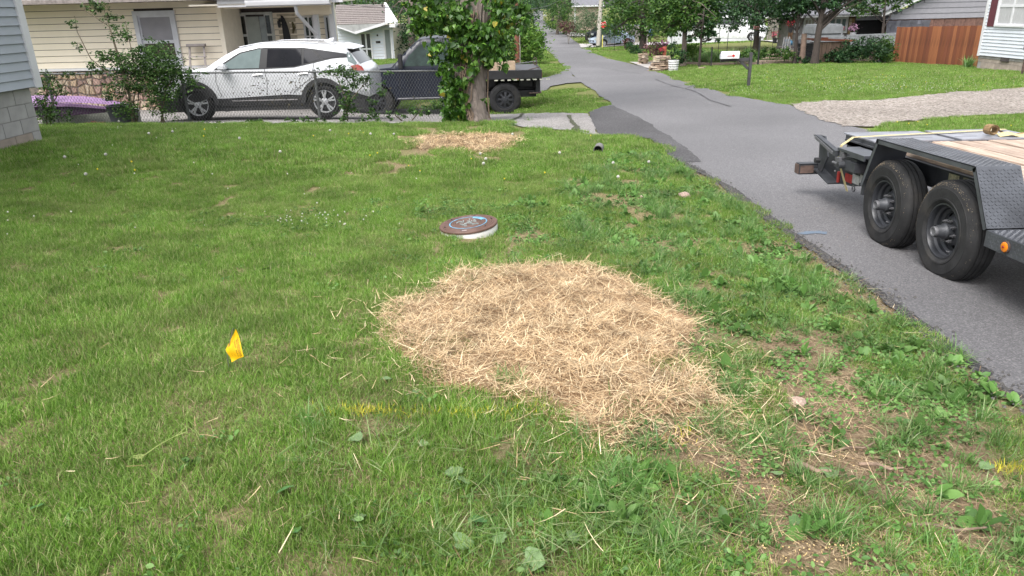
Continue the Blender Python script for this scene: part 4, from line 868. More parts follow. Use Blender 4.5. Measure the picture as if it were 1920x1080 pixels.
# stones near the verge
for (px, py, s_, lab) in [(1283,370,.07,'pinkish stone in the grass beside the road'),(1493,762,.045,'small brown stone in the ditch'),(1205,372,.03,'little pale stone in the grass left of the road')]:
    p = gp(px, py); bm = bmesh.new(); bmesh.ops.create_icosphere(bm, subdivisions=2, radius=1)
    for v in bm.verts: v.co *= 1+.25*mnoise.noise(v.co*1.3+Vector((px, 0, 0))); v.co.z *= .6
    me = bpy.data.meshes.new('stone'); bm.to_mesh(me); bm.free(); me.polygons.foreach_set('use_smooth', [True]*len(me.polygons))
    o = link('stone', me, mat('stone_pink', (.4, .29, .24), .9, var=.3, scale=5, bump=.4), None, loc=(p[0], p[1], float(H(p[0], p[1]))+.02)); o.scale = (s_,)*3; props(o, lab, 'stone')
# dandelion clocks and flowers
ds = MB().tube([(0, 0, 0), (.004, .002, .08), (.012, 0, .16)], .0018, 5).mesh('stem'); bm = bmesh.new(); bmesh.ops.create_icosphere(bm, subdivisions=2, radius=.019); dh = bpy.data.meshes.new('seed_head'); bm.to_mesh(dh); bm.free()
ds.materials.append(mat('dandelion_stem', (.2, .22, .08), .7)); dh.materials.append(mat('seed_head', (.5, .49, .44), .95, var=.3, scale=200, bump=1, bscale=300))
for (px, py, lab) in [(1150,320,'above the bare patch left of the road stone'),(1158,348,'just below another head near the road verge'),(903,302,'left of a close pair below the smaller straw patch'),(911,312,'right of the close pair below the smaller straw patch'),(908,322,'lowest of three below the smaller straw patch'),(169,344,'alone in the open lawn toward the left edge'),(329,258,'higher of two below the dense shrub'),(285,262,'in the lawn below the black tub'),(205,305,'in the left lawn below the loose bricks'),(740,262,'at the left end of the smaller straw patch'),(1048,300,'right of the smaller straw patch'),(698,262,'in the grass below the fence foot weeds'),(228,236,'at the fence foot under the black tub'),(960,262,'at the right end of the smaller straw patch'),(1216,318,'nearest the dark road edge'),(530,298,'in mid lawn below the SUV'),(620,255,'in the grass below the SUV rear wheel'),(128,310,'closest to the grey block foundation'),(452,272,'in the lawn below the SUV front door')]:
    p = gp(px, py+9); o = empty('dandelion', (p[0], p[1], float(H(p[0], p[1]))), random.uniform(0, 6), 'white dandelion head '+lab, 'dandelion', 'dandelion clocks scattered over the lawn'); link('stem', ds, None, o); link('seed_head', dh, None, o, loc=(.012, 0, .165))
# ================================================================== VEHICLES
M_WHITE = mat('white_car_paint', (.66, .67, .70), .25, var=.02, spec=.6, coat=.8)
M_NAVY = mat('navy_car_paint', (.010, .013, .024), .35, var=.1, spec=.35, coat=.08)
M_CLAD = mat('dark_cladding', (.04, .04, .042), .6, var=.15)
M_GLASS = glassm('car_glass', (.03, .036, .04)); M_GLASSL = glassm('car_glass_light', (.16, .2, .2)); M_GLASSD = glassm('privacy_glass', (.014, .014, .017))
M_ALLOY = mat('alloy', (.62, .63, .65), .32, metal=.35, var=.08)
M_SEAM = mat('seam', (.02, .02, .02), .8)
M_TAIL = mat('tail_lamp', (.3, .035, .02), .2, spec=.8, coat=.5)
M_HEAD = mat('head_lamp', (.5, .52, .55), .1, metal=.4, coat=.6)
class Car:
    """local x runs from the nose (0) to the tail, y across (0 = centre, -y faces the viewer), z up"""
    def __init__(s, L, W, top, beltz, tumble=.17, nose=.24, tail=.16, rnd=.07):
        s.L, s.W, s.top, s.beltz, s.tumble, s.nose, s.tail, s.rnd = L, W, top, beltz, tumble, nose, tail, rnd
    def ztop(s, x):
        T = s.top; z = -1
        for (a, b) in zip(T[:-1], T[1:]):
            lo, hi = min(a[0], b[0]), max(a[0], b[0])
            if lo-1e-6 <= x <= hi+1e-6: z = max(z, a[1]+(b[1]-a[1])*((x-a[0])/((b[0]-a[0]) or 1e-6)), )
        return z
    def w(s, x, z):
        h = s.W/2; f = x/s.L
        e = min(1, x/(.28*s.L)); h *= 1-s.nose*(1-e)**2.2
        e = min(1, (s.L-x)/(.2*s.L)); h *= 1-s.tail*(1-max(0, e))**2.2
        if z > s.beltz: h -= s.tumble*((z-s.beltz)/.6)**1.1
        if z < .45: h -= .05*(.45-z)/.25
        d = s.ztop(x)-z
        if d < s.rnd: d = max(0, d); h -= s.rnd*(1-math.sqrt(max(0, 1-((s.rnd-d)/s.rnd)**2)))
        return h
    def grid(s, poly, step=.09):
        bm = bmesh.new(); f = bm.faces.new([bm.verts.new((x, 0, z)) for x, z in poly]); bmesh.ops.triangulate(bm, faces=[f])
        xs = [p[0] for p in poly]; zs = [p[1] for p in poly]
        for k in range(1, int((max(xs)-min(xs))/step)+1): bmesh.ops.bisect_plane(bm, geom=bm.verts[:]+bm.edges[:]+bm.faces[:], plane_co=(min(xs)+k*step, 0, 0), plane_no=(1, 0, 0), dist=1e-4)
        for k in range(1, int((max(zs)-min(zs))/step)+1): bmesh.ops.bisect_plane(bm, geom=bm.verts[:]+bm.edges[:]+bm.faces[:], plane_co=(0, 0, min(zs)+k*step), plane_no=(0, 0, 1), dist=1e-4)
        return bm
    def side(s, mb, poly, off=0, sides=(-1, 1)):
        bm = s.grid(poly); bm.verts.index_update()
        for sg in sides:
            mb.add([(v.co.x, sg*(s.w(v.co.x, v.co.z)+off), v.co.z) for v in bm.verts], [tuple(v.index for v in f.verts) for f in bm.faces])
        bm.free()
    def strip(s, mb, prof, off=0, t0=-1, t1=1, crown=.03, n=10):
        rows = []
        for i, (x, z) in enumerate(prof):
            a = prof[max(i-1, 0)]; b = prof[min(i+1, len(prof)-1)]; nx, nz = -(b[1]-a[1]), (b[0]-a[0]); l = math.hypot(nx, nz) or 1; nx, nz = nx/l, nz/l
            hw = s.w(x, z-.0005); rows.append([])
            for k in range(n+1):
                t = t0+(t1-t0)*k/n; c = crown*(1-t*t)+off; rows[-1].append(len(mb.v)); mb.v.append((x+nx*c, t*hw, z+nz*c))
        for r0_, r1_ in zip(rows[:-1], rows[1:]):
            for k in range(n): mb.f.append((r0_[k], r0_[k+1], r1_[k+1], r1_[k]))
    def seam(s, mb, pts, off=.003, wd=.010, sides=(-1,)):
        for sg in sides:
            P = []
            for (a, b) in zip(pts[:-1], pts[1:]):
                for k in range(8): t = k/8; P.append((a[0]+(b[0]-a[0])*t, a[1]+(b[1]-a[1])*t))
            P.append(pts[-1]); mb.tube([(x, sg*(s.w(x, z)+off), z) for x, z in P], wd/2, 5)
def arch(xc, zc, R, zb, n=14):
    a0 = math.asin((zb-zc)/R); return [(xc+R*math.cos(a), zc+R*math.sin(a)) for a in [math.pi-a0+(2*a0-math.pi)*k/n for k in range(n+1)]]
def car_wheel(parent, x, y, R, W, rim, style, m_rim, sg=-1):
    """sg -1: outer face towards -y"""
    pr = [(r, (h-W/2) if sg < 0 else (W/2-h)) for r, h in tyre_profile(R, W, rim, 4)]
    wh = MB().lathe(pr, 44, 'y', close=True).build('wheel', M_TIRE, parent, smooth=True, loc=(x, y, R))
    o = -W/2 if sg < 0 else W/2; q = -sg
    r = MB().lathe([(rim+.004, o+q*.02), (rim-.004, o+q*.014), (rim-.016, o+q*.03), (rim-.02, o+q*.12)], 40, 'y')
    if style == 'spoke':
        for k in range(5):
            for d in (-.17, .17):
                a = 2*math.pi*k/5+.3; a1 = a+d
                r.bar((.05*math.cos(a), o+q*.035, .05*math.sin(a)), ((rim-.012)*math.cos(a1), o+q*.035, (rim-.012)*math.sin(a1)), .034, .03, up=(0, 1, 0))
        r.lathe([(0, o+q*.018), (.05, o+q*.02), (.075, o+q*.04)], 20, 'y')
    else:
        n = 48; b0 = len(r.v); ri = .07; ro = rim-.018
        for rr_, yy in ((ri, .03), (ri+.035, .03), (ro-.022, .045), (ro, .05)):
            for k in range(n): a = 2*math.pi*k/n; r.v.append((rr_*math.cos(a), o+q*yy, rr_*math.sin(a)))
        for j in range(3):
            for k in range(n):
                if j == 1 and k % 6 in (1, 2, 3): continue
                k2 = (k+1) % n; r.f.append((b0+j*n+k, b0+j*n+k2, b0+(j+1)*n+k2, b0+(j+1)*n+k))
        r.lathe([(0, o+q*.01), (.055, o+q*.012), (.07, o+q*.03)], 20, 'y')
    r.build('rim', m_rim, wh, smooth=True)
    MB().lathe([(0, o+q*.13), (rim-.01, o+q*.13)], 28, 'y').build('brake', M_BLACK, wh)
    return wh
def bezz(P, n=6):
    """smooth a profile by Catmull-Rom"""
    out = []
    for i in range(len(P)-1):
        p0, p1, p2, p3 = [Vector(P[max(0, min(len(P)-1, i+k))]) for k in (-1, 0, 1, 2)]
        for k in range(n):
            t = k/n; out.append(tuple(.5*((2*p1)+(p2-p0)*t+(2*p0-5*p1+4*p2-p3)*t*t+(3*p1-p0-3*p2+p3)*t**3)))
    return out+[tuple(P[-1])]
def suv():
    f_ = pz(375, 228, 15.6); r_ = pz(612, 226, 15.6); wb = 2.725; d = Vector((r_[0]-f_[0], r_[1]-f_[1], 0)); ang = math.atan2(d.y, d.x)
    sl = math.atan2(r_[2]-f_[2], d.length)
    L_, W_ = 4.63, 1.84; xf, xr, R = .93, .93+2.725, .355
    o = Vector((f_[0], f_[1], f_[2]))+Vector((-math.sin(ang), math.cos(ang), 0))*(W_/2-.02)-Vector((math.cos(ang), math.sin(ang), 0))*xf
    t = empty('parked_suv', o, ang, 'white crossover SUV with chrome wheels parked behind the chain link fence', 'car')
    top = bezz([(.02, .42), (.0, .62), (.06, .86), (.22, .98), (.7, 1.06), (1.22, 1.13)], 4)+bezz([(1.24, 1.14), (1.62, 1.40), (2.02, 1.60), (2.5, 1.665), (3.1, 1.665), (3.7, 1.615), (4.12, 1.53)], 4)+bezz([(4.15, 1.52), (4.30, 1.33), (4.44, 1.12)], 3)+bezz([(4.46, 1.10), (4.58, .96), (4.62, .72), (4.60, .42)], 3)
    c = Car(L_, W_, top, 1.0)
    bottom = [(4.58, .34), (4.3, .30)]+arch(xr, R, .42, .30)[::-1]+arch(xf, R, .42, .30)[::-1]+[(.4, .28), (.06, .32)]
    white_b = [(4.6, .56), (4.2, .56)]+[(x, max(z, .50)) for x, z in arch(xr, R, .46, .5)[::-1]]+[(2.9, .52), (1.6, .47)]+[(x, max(z, .47)) for x, z in arch(xf, R, .46, .47)[::-1]]+[(.3, .5), (.03, .5)]
    mb = MB(); c.side(mb, top+white_b); c.strip(mb, top); mb.build('body', M_WHITE, t, smooth=True)
    mb = MB(); c.side(mb, [(4.6, .565)]+[(4.6, .34)]+bottom[1:]+[(.03, .505)]+white_b[::-1], .004-.012); mb.box((.1, -.86, .2), (4.5, .86, .38)); mb.build('cladding', M_CLAD, t, smooth=True)
    # arch lips
    mb = MB()
    for xc in (xf, xr):
        for sg in (-1, 1):
            mb = MB(); P = arch(xc, R, .44, .34); P2 = arch(xc, R, .395, .34); P3 = arch(xc, R, .395, .34)
            vs = [(x, sg*(c.w(x, max(z, .45))+.012), z) for x, z in P]+[(x, sg*(c.w(x, max(z, .45))+.012), z) for x, z in P2]+[(x, sg*(c.w(x, .5)-.25), z) for x, z in P3]; n = len(P)
            mb.add(vs, [(i, i+1, n+i+1, n+i) for i in range(n-1)]+[(n+i, n+i+1, 2*n+i+1, 2*n+i) for i in range(n-1)])
            vs = [(x, sg*(c.w(x, max(z, .45))+.011), z) for x, z in arch(xc, R, .49, .34)]+[(x, sg*(c.w(x, max(z, .45))+.013), z) for x, z in P]
            mb.add(vs, [(i, i+1, n+i+1, n+i) for i in range(n-1)]); mb.build('wheel_arch', M_CLAD, t, smooth=True)
    MB().box((.15, -.80, .3), (4.5, .80, .62)).build('underbody', M_BLACK, t)
    # glass
    gl = [('window', [(1.52, 1.10), (1.63, 1.20), (1.98, 1.44), (2.35, 1.53), (2.42, 1.53), (2.36, 1.10)], M_GLASSL), ('window', [(2.52, 1.11), (2.56, 1.535), (3.26, 1.51), (3.26, 1.16), (3.1, 1.12)], M_GLASSD), ('window', [(3.30, 1.18), (3.32, 1.50), (3.46, 1.49), (3.66, 1.27), (3.5, 1.22)], M_GLASSD), ('window', [(3.72, 1.275), (3.56, 1.475), (3.9, 1.42), (4.16, 1.37), (4.2, 1.32), (3.95, 1.305)], M_GLASSD)]
    tr = MB(); c.side(tr, [(1.40, 1.075), (1.56, 1.20), (1.96, 1.47), (2.35, 1.565), (2.6, 1.57), (3.3, 1.545), (3.8, 1.46), (4.2, 1.38), (4.22, 1.29), (3.9, 1.275), (3.55, 1.19), (3.1, 1.09), (2.4, 1.07)], .003); tr.build('window_surround', M_BLACK, t, smooth=True)
    for nme, P, m_ in gl:
        for sg in (-1, 1): mb = MB(); c.side(mb, P, .008, (sg,)); mb.build(nme, m_, t, smooth=True)
    mb = MB(); c.strip(mb, [p for p in top if 1.30 < p[0] < 1.98 and p[1] > 1.1], .004, -.93, .93); mb.build('windscreen', M_GLASS, t, smooth=True)
    mb = MB(); c.strip(mb, [p for p in top if 4.17 <= p[0] < 4.45 and p[1] > 1.1], .005, -.92, .92); mb.build('rear_window', M_GLASSD, t, smooth=True)
    for sg in (-1, 1): mb = MB(); c.side(mb, [(4.20, 1.42), (4.22, 1.20), (4.38, 1.11), (4.40, 1.16), (4.27, 1.38)], .006, (sg,)); mb.build('rear_quarter_glass', M_GLASSL, t, smooth=True)
    sp = MB(); sp.prism([(3.95, 1.60), (4.30, 1.50), (4.33, 1.47), (4.1, 1.49)], -.62, .62, 'y'); sp.build('spoiler', M_WHITE, t, bevel=.01, smooth=True)
    MB().prism([(3.55, 1.655), (3.72, 1.73), (3.80, 1.735), (3.76, 1.64)], -.02, .02, 'y').build('antenna_fin', M_WHITE, t, bevel=.008)
    for sg in (-1, 1):
        mb = MB(); mb.tube([(x, sg*(c.w(x, z-.03)-.03), z+.03) for x, z in [(1.95, 1.56), (2.4, 1.645), (3.0, 1.655), (3.6, 1.62)]], .014, 6); mb.build('roof_rail', M_WHITE, t, smooth=True)
        mb = MB(); mb.box((1.55, sg*.92-.01 if sg > 0 else -1.10, 1.08), (1.72, 1.10 if sg > 0 else -.91, 1.22)); mb.build('mirror', M_WHITE, t, bevel=.03, smooth=True)
    mb = MB(); c.seam(mb, [(1.45, 1.06), (1.42, .8), (1.50, .5)]); c.seam(mb, [(2.47, 1.09), (2.50, .8), (2.46, .53)]); c.seam(mb, [(3.52, 1.18), (3.45, .86), (3.1, .62), (3.02, .54)]); c.seam(mb, [(4.28, 1.1), (4.3, .6)]); mb.build('door_seams', M_SEAM, t)
    for xh in (2.32, 3.28):
        mb = MB(); mb.tube([(xh-.1, -(c.w(xh, .93)+.015), .94), (xh+.1, -(c.w(xh, .93)+.02), .95)], .014, 8); mb.build('door_handle', M_CHROME, t, smooth=True)
    for sg in (-1, 1): mb = MB(); c.side(mb, [(4.28, 1.10), (4.34, .94), (4.56, .94), (4.5, 1.06), (4.42, 1.12)], .01, (sg,)); mb.build('tail_light', M_TAIL, t, smooth=True)
    for sg in (-1, 1): mb = MB(); c.side(mb, [(.08, .80), (.12, .90), (.42, .95), (.5, .90), (.3, .82)], .01, (sg,)); mb.build('headlight', M_HEAD, t, smooth=True)
    for sg in (-1, 1): mb = MB(); c.side(mb, [(1.7, .405), (3.1, .405), (3.1, .43), (1.7, .43)], .02, (sg,)); mb.build('sill_trim', M_CHROME, t)
    MB().box((.012, -.45, .5), (.045, .45, .8)).build('grille', M_BLACK, t)
    for xx in (xf, xr):
        for sg in (-1, 1): car_wheel(t, xx, sg*(W_/2-.125), R, .225, .235, 'spoke', M_ALLOY, sg)
suv()
def pickup():
    r_ = pz(948, 217, 19.5); ang = math.radians(1); R = .425; W_ = 1.98; wb = 3.4; xf = .95; xr = xf+wb
    o = Vector((r_[0], r_[1], r_[2]))+Vector((-math.sin(ang), math.cos(ang), 0))*(W_/2-.02)-Vector((math.cos(ang), math.sin(ang), 0))*xr
    t = empty('flatbed_pickup', o, ang, 'dark navy pickup with a black flatbed parked behind the vine covered tree', 'truck')
    top = bezz([(.02, .5), (.0, .85), (.05, 1.1), (.2, 1.2), (.8, 1.27), (1.38, 1.32)], 3)+bezz([(1.40, 1.33), (1.75, 1.62), (2.10, 1.87), (2.25, 1.91), (2.7, 1.93), (3.25, 1.90)], 3)+[(3.28, 1.88), (3.36, 1.4), (3.36, .5)]
    c = Car(6.2, W_, top, 1.3, tumble=.2, nose=.1, tail=0, rnd=.05)
    low = [(3.36, .48), (1.5, .48)]+[(x, z) for x, z in arch(xf, R, .50, .48)[::-1]]+[(.02, .5)]
    mb = MB(); c.side(mb, top+low); c.strip(mb, top); mb.build('body', M_NAVY, t, smooth=True)
    MB().box((.1, -.7, .45), (5.2, .7, .62)).box((3.3, -.35, .55), (5.25, -.25, .80)).box((3.3, .25, .55), (5.25, .35, .80)).build('chassis', M_BLACK, t)
    for P in ([(1.72, 1.34), (1.86, 1.56), (2.14, 1.78), (2.3, 1.82), (2.85, 1.83), (2.9, 1.34)],):
        [(lambda mb: (c.side(mb, P, .006, (sg,)), mb.build('window', mat('truck_glass', (.02, .035, .03), .04, var=.5, scale=4, spec=.22), t, smooth=True)))(MB()) for sg in (-1, 1)]
    [(lambda mb: (c.side(mb, [(2.98, 1.36), (2.95, 1.82), (3.2, 1.80), (3.24, 1.36)], .006, (sg,)), mb.build('window', M_GLASSD, t, smooth=True)))(MB()) for sg in (-1, 1)]
    mb = MB(); c.strip(mb, [p for p in top if 1.5 < p[0] < 2.1], .004, -.86, .86); mb.build('windscreen', M_GLASSD, t, smooth=True)
    mb = MB(); c.seam(mb, [(1.62, 1.32), (1.58, .9), (1.62, .55)]); c.seam(mb, [(2.93, 1.84), (2.93, .9), (2.88, .55)]); mb.build('door_seams', M_SEAM, t)
    MB().tube([(2.68, -1.0, 1.17), (2.88, -1.0, 1.17)], .018, 8).build('door_handle', M_BLACK, t)
    for sg in (-1, 1): MB().box((1.62, sg*1.22-.09, 1.30), (1.72, sg*1.22+.09, 1.62)).box((1.66, min(sg*.95, sg*1.15), 1.38), (1.69, max(sg*.95, sg*1.15), 1.42)).build('mirror', M_BLACK, t, bevel=.02)
    MB().tube([(1.5, -1.0, .52), (3.4, -1.0, .52)], .025, 8).build('side_step_bar', M_STEEL, t, smooth=True)
    MB().box((2.95, -1.0, .78), (3.12, -.985, 1.02)).build('white_label', mat('grey_label', (.3, .3, .3), .7, var=.4, scale=40), t)
    fb = MB().box((3.42, -1.05, 1.12), (5.27, 1.05, 1.16)).box((3.42, -1.07, .96), (5.27, -1.05, 1.165)).box((3.42, 1.05, .96), (5.27, 1.07, 1.165)).box((5.27, -1.07, .92), (5.33, 1.07, 1.165)).box((3.4, -1.05, 1.16), (3.46, 1.05, 1.75)).build('flatbed', M_BLACK, t)
    MB().box((3.46, -1.045, 1.166), (5.25, 1.045, 1.178)).build('bed_surface', M_STEEL, t)
    mb = MB()
    for (a, b) in ((3.5, 3.7), (3.9, 4.1), (4.75, 5.1), (5.15, 5.28)): mb.box((a, -.6, .72), (b, -.4, .95))
    mb.box((5.18, -.8, .60), (5.30, .8, .95)).box((5.0, -.9, .55), (5.30, .9, .60)).build('rear_frame', M_BLACK, t, kind='stuff')
    MB().box((5.0, -.92, .56), (5.33, -.6, .58)).build('bumper_plate', M_RUST, t)
    [MB().box((5.332, s_*.9-.05, .96), (5.345, s_*.9+.05, 1.10)).build('tail_light', M_TAIL, t) for s_ in (-1, 1)]
    for k in range(9): MB().box((4.08+k*.17, -1.072, .915), (4.08+k*.17+.09, -1.068, .945)).build('slot', mat('pale_slot', (.5, .5, .42), .8), fb)
    hb = MB().tube([(4.98, -1.0, 1.17), (5.28, -1.0, 1.24)], .012, 5); hb.tube([(5.25+.05*math.cos(a), .6, 1.28+.1*math.sin(a)) for a in [k*.6 for k in range(11)]], .014, 5); hb.build('tie_down_hook', M_RUST, t)
    # tank/toolbox with bright lid behind the tree
    MB().box((3.55, -.8, 1.18), (4.05, .8, 1.52)).build('toolbox', M_STEEL, t, bevel=.02)
    MB().box((3.6, -.75, 1.55), (3.95, .75, 1.63)).build('toolbox_lid', mat('white_lid', (.6, .6, .62), .3), t)
    for xx in (xf, xr):
        for sg in (-1, 1): car_wheel(t, xx, sg*(W_/2-.14), R, .30, .235, 'hole', M_RIMD, sg)
    # the crate is its own thing, standing on the bed
    k = empty('wooden_crate', tuple(t.matrix_basis @ Vector((3.76, -.98, 1.18))), ang, 'open pale plywood crate standing on the black flatbed', 'crate')
    wd_ = mat('pale_plywood', (.5, .38, .27), .8, var=.2, scale=5, stretch=(1, 1, 6))
    MB().box((0, -.012, 0), (.86, .0, .20)).build('side_board', wd_, k); MB().box((0, .5, 0), (.86, .512, .20)).build('side_board', wd_, k); MB().box((-.012, 0, 0), (0, .5, .2)).build('end_board', wd_, k); MB().box((.86, 0, 0), (.872, .5, .2)).build('end_board', wd_, k)
    for xx in (.0, .36, .83): MB().box((xx, -.035, -.02), (xx+.05, -.0125, .20)).build('batten', wd_, k)
pickup()
def squash(root, z0, k):
    for o in root.children:
        if o.type == 'MESH' and not o.name.startswith('wheel.') and o.name != 'wheel' and 'wheel' not in o.name.split('_arch')[0]:
            for v in o.data.vertices:
                if v.co.z > z0: v.co.z = z0+(v.co.z-z0)*k
for o in list(COL.objects):
    if o.name == 'parked_suv': squash(o, .9, .85)
    if o.name == 'flatbed_pickup': squash(o, 1.36, 1.17)
def far_car(px, py, Z, ang, paint, label, L_=4.5, h=1.45, van=False, name='parked_car', cat='car'):
    p = pz(px, py, Z); t = empty(name, onto(p), ang, label, cat)
    k = h/1.45
    if van: top = bezz([(.02, .4), (.0, .8), (.1, 1.0), (.5, 1.12), (1.0, 1.22)], 3)+bezz([(1.05, 1.25), (1.6, 1.65), (2.0, 1.78), (3.4, 1.8), (L_-.3, 1.75)], 3)+bezz([(L_-.25, 1.7), (L_-.05, 1.1), (L_, .8), (L_, .4)], 2)
    else: top = bezz([(.02, .35), (.0, .55), (.15, .75), (.6, .85), (1.15, .92)], 3)+bezz([(1.2, .94), (1.7, 1.28), (2.1, 1.42), (2.8, 1.43), (3.3, 1.33), (3.8, 1.02)], 3)+bezz([(3.9, 1.0), (4.3, .97), (4.45, .8), (4.5, .35)], 2)
    c = Car(L_, 1.8, top, .95 if not van else 1.15, nose=.3)
    R = .33; xf, xr = .85, L_-.95; low = [(L_-.02, .28)]+arch(xr, R, .40, .28)[::-1]+arch(xf, R, .40, .28)[::-1]+[(.05, .3)]
    mb = MB(); c.side(mb, top+low); c.strip(mb, top); mb.build('body', paint, t, smooth=True); MB().box((.2, -.7, .25), (L_-.2, .7, .6)).build('underbody', M_BLACK, t)
    b = 1.2 if van else .97; tp = 1.66 if van else 1.33
    [(lambda mb: (c.side(mb, [(1.55, b), (1.95, tp-.04), (2.15, tp), (L_-1.9 if not van else L_-.8, tp), (L_-1.3 if not van else L_-.5, b)], .006, (sg,)), mb.build('window', M_GLASS, t, smooth=True)))(MB()) for sg in (-1, 1)]
    mb = MB(); c.strip(mb, [q for q in top if 1.15 < q[0] < (1.95 if van else 2.0) and q[1] > .93], .005, -.9, .9); mb.build('windscreen', M_GLASS, t, smooth=True)
    for yy in (-.62, .62): MB().box((-.0, yy-.18, .62*k), (.12, yy+.18, .80*k)).build('headlight', M_HEAD, t, bevel=.02)
    MB().box((-.03, -.42, .45), (.05, .42, .75 if van else .6)).build('grille', M_BLACK if van else M_CLAD, t)
    for xx in (xf, xr):
        for sg in (-1, 1): car_wheel(t, xx, sg*.80, R, .2, .2, 'spoke', M_ALLOY, sg)
    return t
far_car(1103, 69, 76, math.radians(28), M_NAVY, 'black van parked nose out beyond the stop sign', 5.0, 1.8, True)
far_car(1110, 71, 71, math.radians(24), mat('silver_blue_paint', (.25, .3, .38), .25, coat=.6), 'silver blue car parked in front of the black van')
far_car(1152, 66, 80, math.radians(20), mat('blue_paint_car', (.12, .2, .33), .25, coat=.6), 'blue car half hidden behind the dark tree stump beyond the stop sign')
far_car(1437, 73, 52, math.radians(155), mat('white_truck_paint', (.72, .73, .75), .3, coat=.5), 'white van parked by the white garage behind the trees', 5.2, 1.8, True)
# ================================================================== BUILDINGS
M_CREAM = mat('cream_siding', (.80, .72, .59), .55, var=.05, scale=2)
M_CREAMT = mat('cream_trim', (.80, .73, .61), .55, var=.05)
M_GREYS = mat('grey_siding', (.34, .37, .41), .55, var=.06, scale=2)
M_WTRIM = mat('white_trim', (.62, .62, .64), .5, var=.06, scale=3)
M_WSIDE = mat('white_siding', (.58, .61, .66), .55, var=.05, scale=2)
M_BLOCK = mat('grey_block', (.34, .33, .325), .9, var=.14, scale=5, bump=.4, bscale=90)
M_BLOCKT = mat('tan_block', (.32, .27, .23), .9, var=.2, scale=5, bump=.4, bscale=90)
M_MORTAR = mat('mortar', (.27, .26, .25), .95, var=.2)
M_PANE = mat('window_pane', (.12, .125, .13), .06, var=.3, scale=1.5, spec=.9, coat=.6)
M_PANED = mat('dark_pane', (.03, .035, .035), .06, var=.4, scale=2, spec=.9, coat=.6)
M_BLIND = mat('window_blind', (.24, .235, .26), .6, var=.1, scale=3)
M_CURT = mat('net_curtain', (.42, .42, .43), .8, var=.25, scale=12, stretch=(8, 1, .3))
M_ROOF = mat('brown_shingle', (.20, .175, .165), .9, var=.3, scale=14, bump=.5)
M_ROOFG = mat('grey_shingle', (.13, .13, .145), .9, var=.3, scale=14, bump=.5)
M_GWALL = mat('garage_grey', (.24, .235, .26), .6, var=.06)
M_DKWALL = mat('dark_wall', (.06, .05, .05), .9, var=.4)
M_BROWNW = mat('brown_wall', (.14, .075, .06), .85, var=.3, scale=8)
SIDC = {}
def siding(parent, L, z0, z1, expo, m, openings=(), x0=0, y=0, gable=None, name='siding_board', lap=.026, gap=.012):  # gap bares the wall behind, whose darker colour stands in for lap shade
    """lapped boards along local x on the plane y (facing -y), cut round the openings (xa, xb, za, zb)"""
    z = z0; k = 0
    while z < z1-.01:
        zt = min(z+expo, z1); segs = [(x0, x0+L)]
        if gable: segs = [gable((z+zt)/2)]
        for (xa, xb, za, zb) in openings:
            if za < (z+zt)/2 < zb:
                ns = []
                for a, b in segs:
                    if xb <= a or xa >= b: ns.append((a, b)); continue
                    if xa > a: ns.append((a, xa))
                    if xb < b: ns.append((xb, b))
                segs = ns
        for a, b in segs:
            if b-a < .02: continue
            key = (round(b-a, 3), round(zt-z, 3), m.name)
            if key not in SIDC:
                w_ = b-a; h = zt-z-gap; mb = MB().add([(0, -lap, 0), (w_, -lap, 0), (w_, -.003, h), (0, -.003, h), (0, .01, 0), (w_, .01, 0), (w_, .01, h), (0, .01, h)], [(0,1,2,3),(5,4,7,6),(0,4,5,1),(3,2,6,7),(0,3,7,4),(1,5,6,2)]); me = mb.mesh('siding_board'); me.materials.append(m); SIDC[key] = me
            link(name, SIDC[key], None, parent, loc=(a, y, z))
        z = zt
def window(parent, xa, xb, za, zb, y, m_fr, m_pane, sashes=((0, 1, 0, .5), (0, 1, .5, 1)), fw_=.09, blind=None, proud=.05, name='window'):
    f = MB().box((xa, y-proud, za), (xa+fw_, y+.02, zb)).box((xb-fw_, y-proud, za), (xb, y+.02, zb)).box((xa+fw_, y-proud, zb-fw_), (xb-fw_, y+.02, zb)).box((xa+fw_, y-proud-.02, za), (xb-fw_, y+.02, za+fw_))
    fo = f.build(name, m_fr, parent, bevel=.006)
    ia, ib, ja, jb = xa+fw_, xb-fw_, za+fw_, zb-fw_
    for (a, b, c, d) in sashes:
        A, B, Cc, D = ia+(ib-ia)*a, ia+(ib-ia)*b, ja+(jb-ja)*c, ja+(jb-ja)*d; s = min(.04, (B-A)*.15)
        q = MB().box((A, y-.02, Cc), (A+s, y+.015, D)).box((B-s, y-.02, Cc), (B, y+.015, D)).box((A+s, y-.02, D-s), (B-s, y+.015, D)).box((A+s, y-.02, Cc), (B-s, y+.015, Cc+s)); q.build('sash', m_fr, fo)
        MB().box((A+s, y-.002, Cc+s), (B-s, y+.004, D-s)).build('pane', m_pane, fo)
        if blind and c >= .3: MB().box((A+s, y-.006, Cc+s+(D-Cc)*.0), (B-s, y-.003, D-s)).build('blind', blind, fo)
    return fo
def blockwall(parent, L, z0, z1, m, y=0, x0=0, bw=.40, bh=.2, name='block', m2=None):
    me = MB().box((.003, -.012, .003), (bw-.004, .02, bh-.004)).mesh('block', bevel=.004); me.materials.append(m)
    me2 = me.copy(); me2.materials.clear(); me2.materials.append(m2 or m)
    hm = MB().box((.003, -.012, .003), (bw/2-.004, .02, bh-.004)).mesh('block', bevel=.004); hm.materials.append(m)
    r = 0; z = z1-bh
    while z > z0-bh:
        x = x0+L-bw; 
        if r % 2: link(name, hm, None, parent, loc=(x0+L-bw/2, y, z)); x -= bw/2
        while x > x0-.01: link(name, me2 if z < z0+bh*.5 else me, None, parent, loc=(x, y, z)); x -= bw
        z -= bh; r += 1
def local(root, p): return root.matrix_basis.inverted() @ Vector([float(a) for a in p])
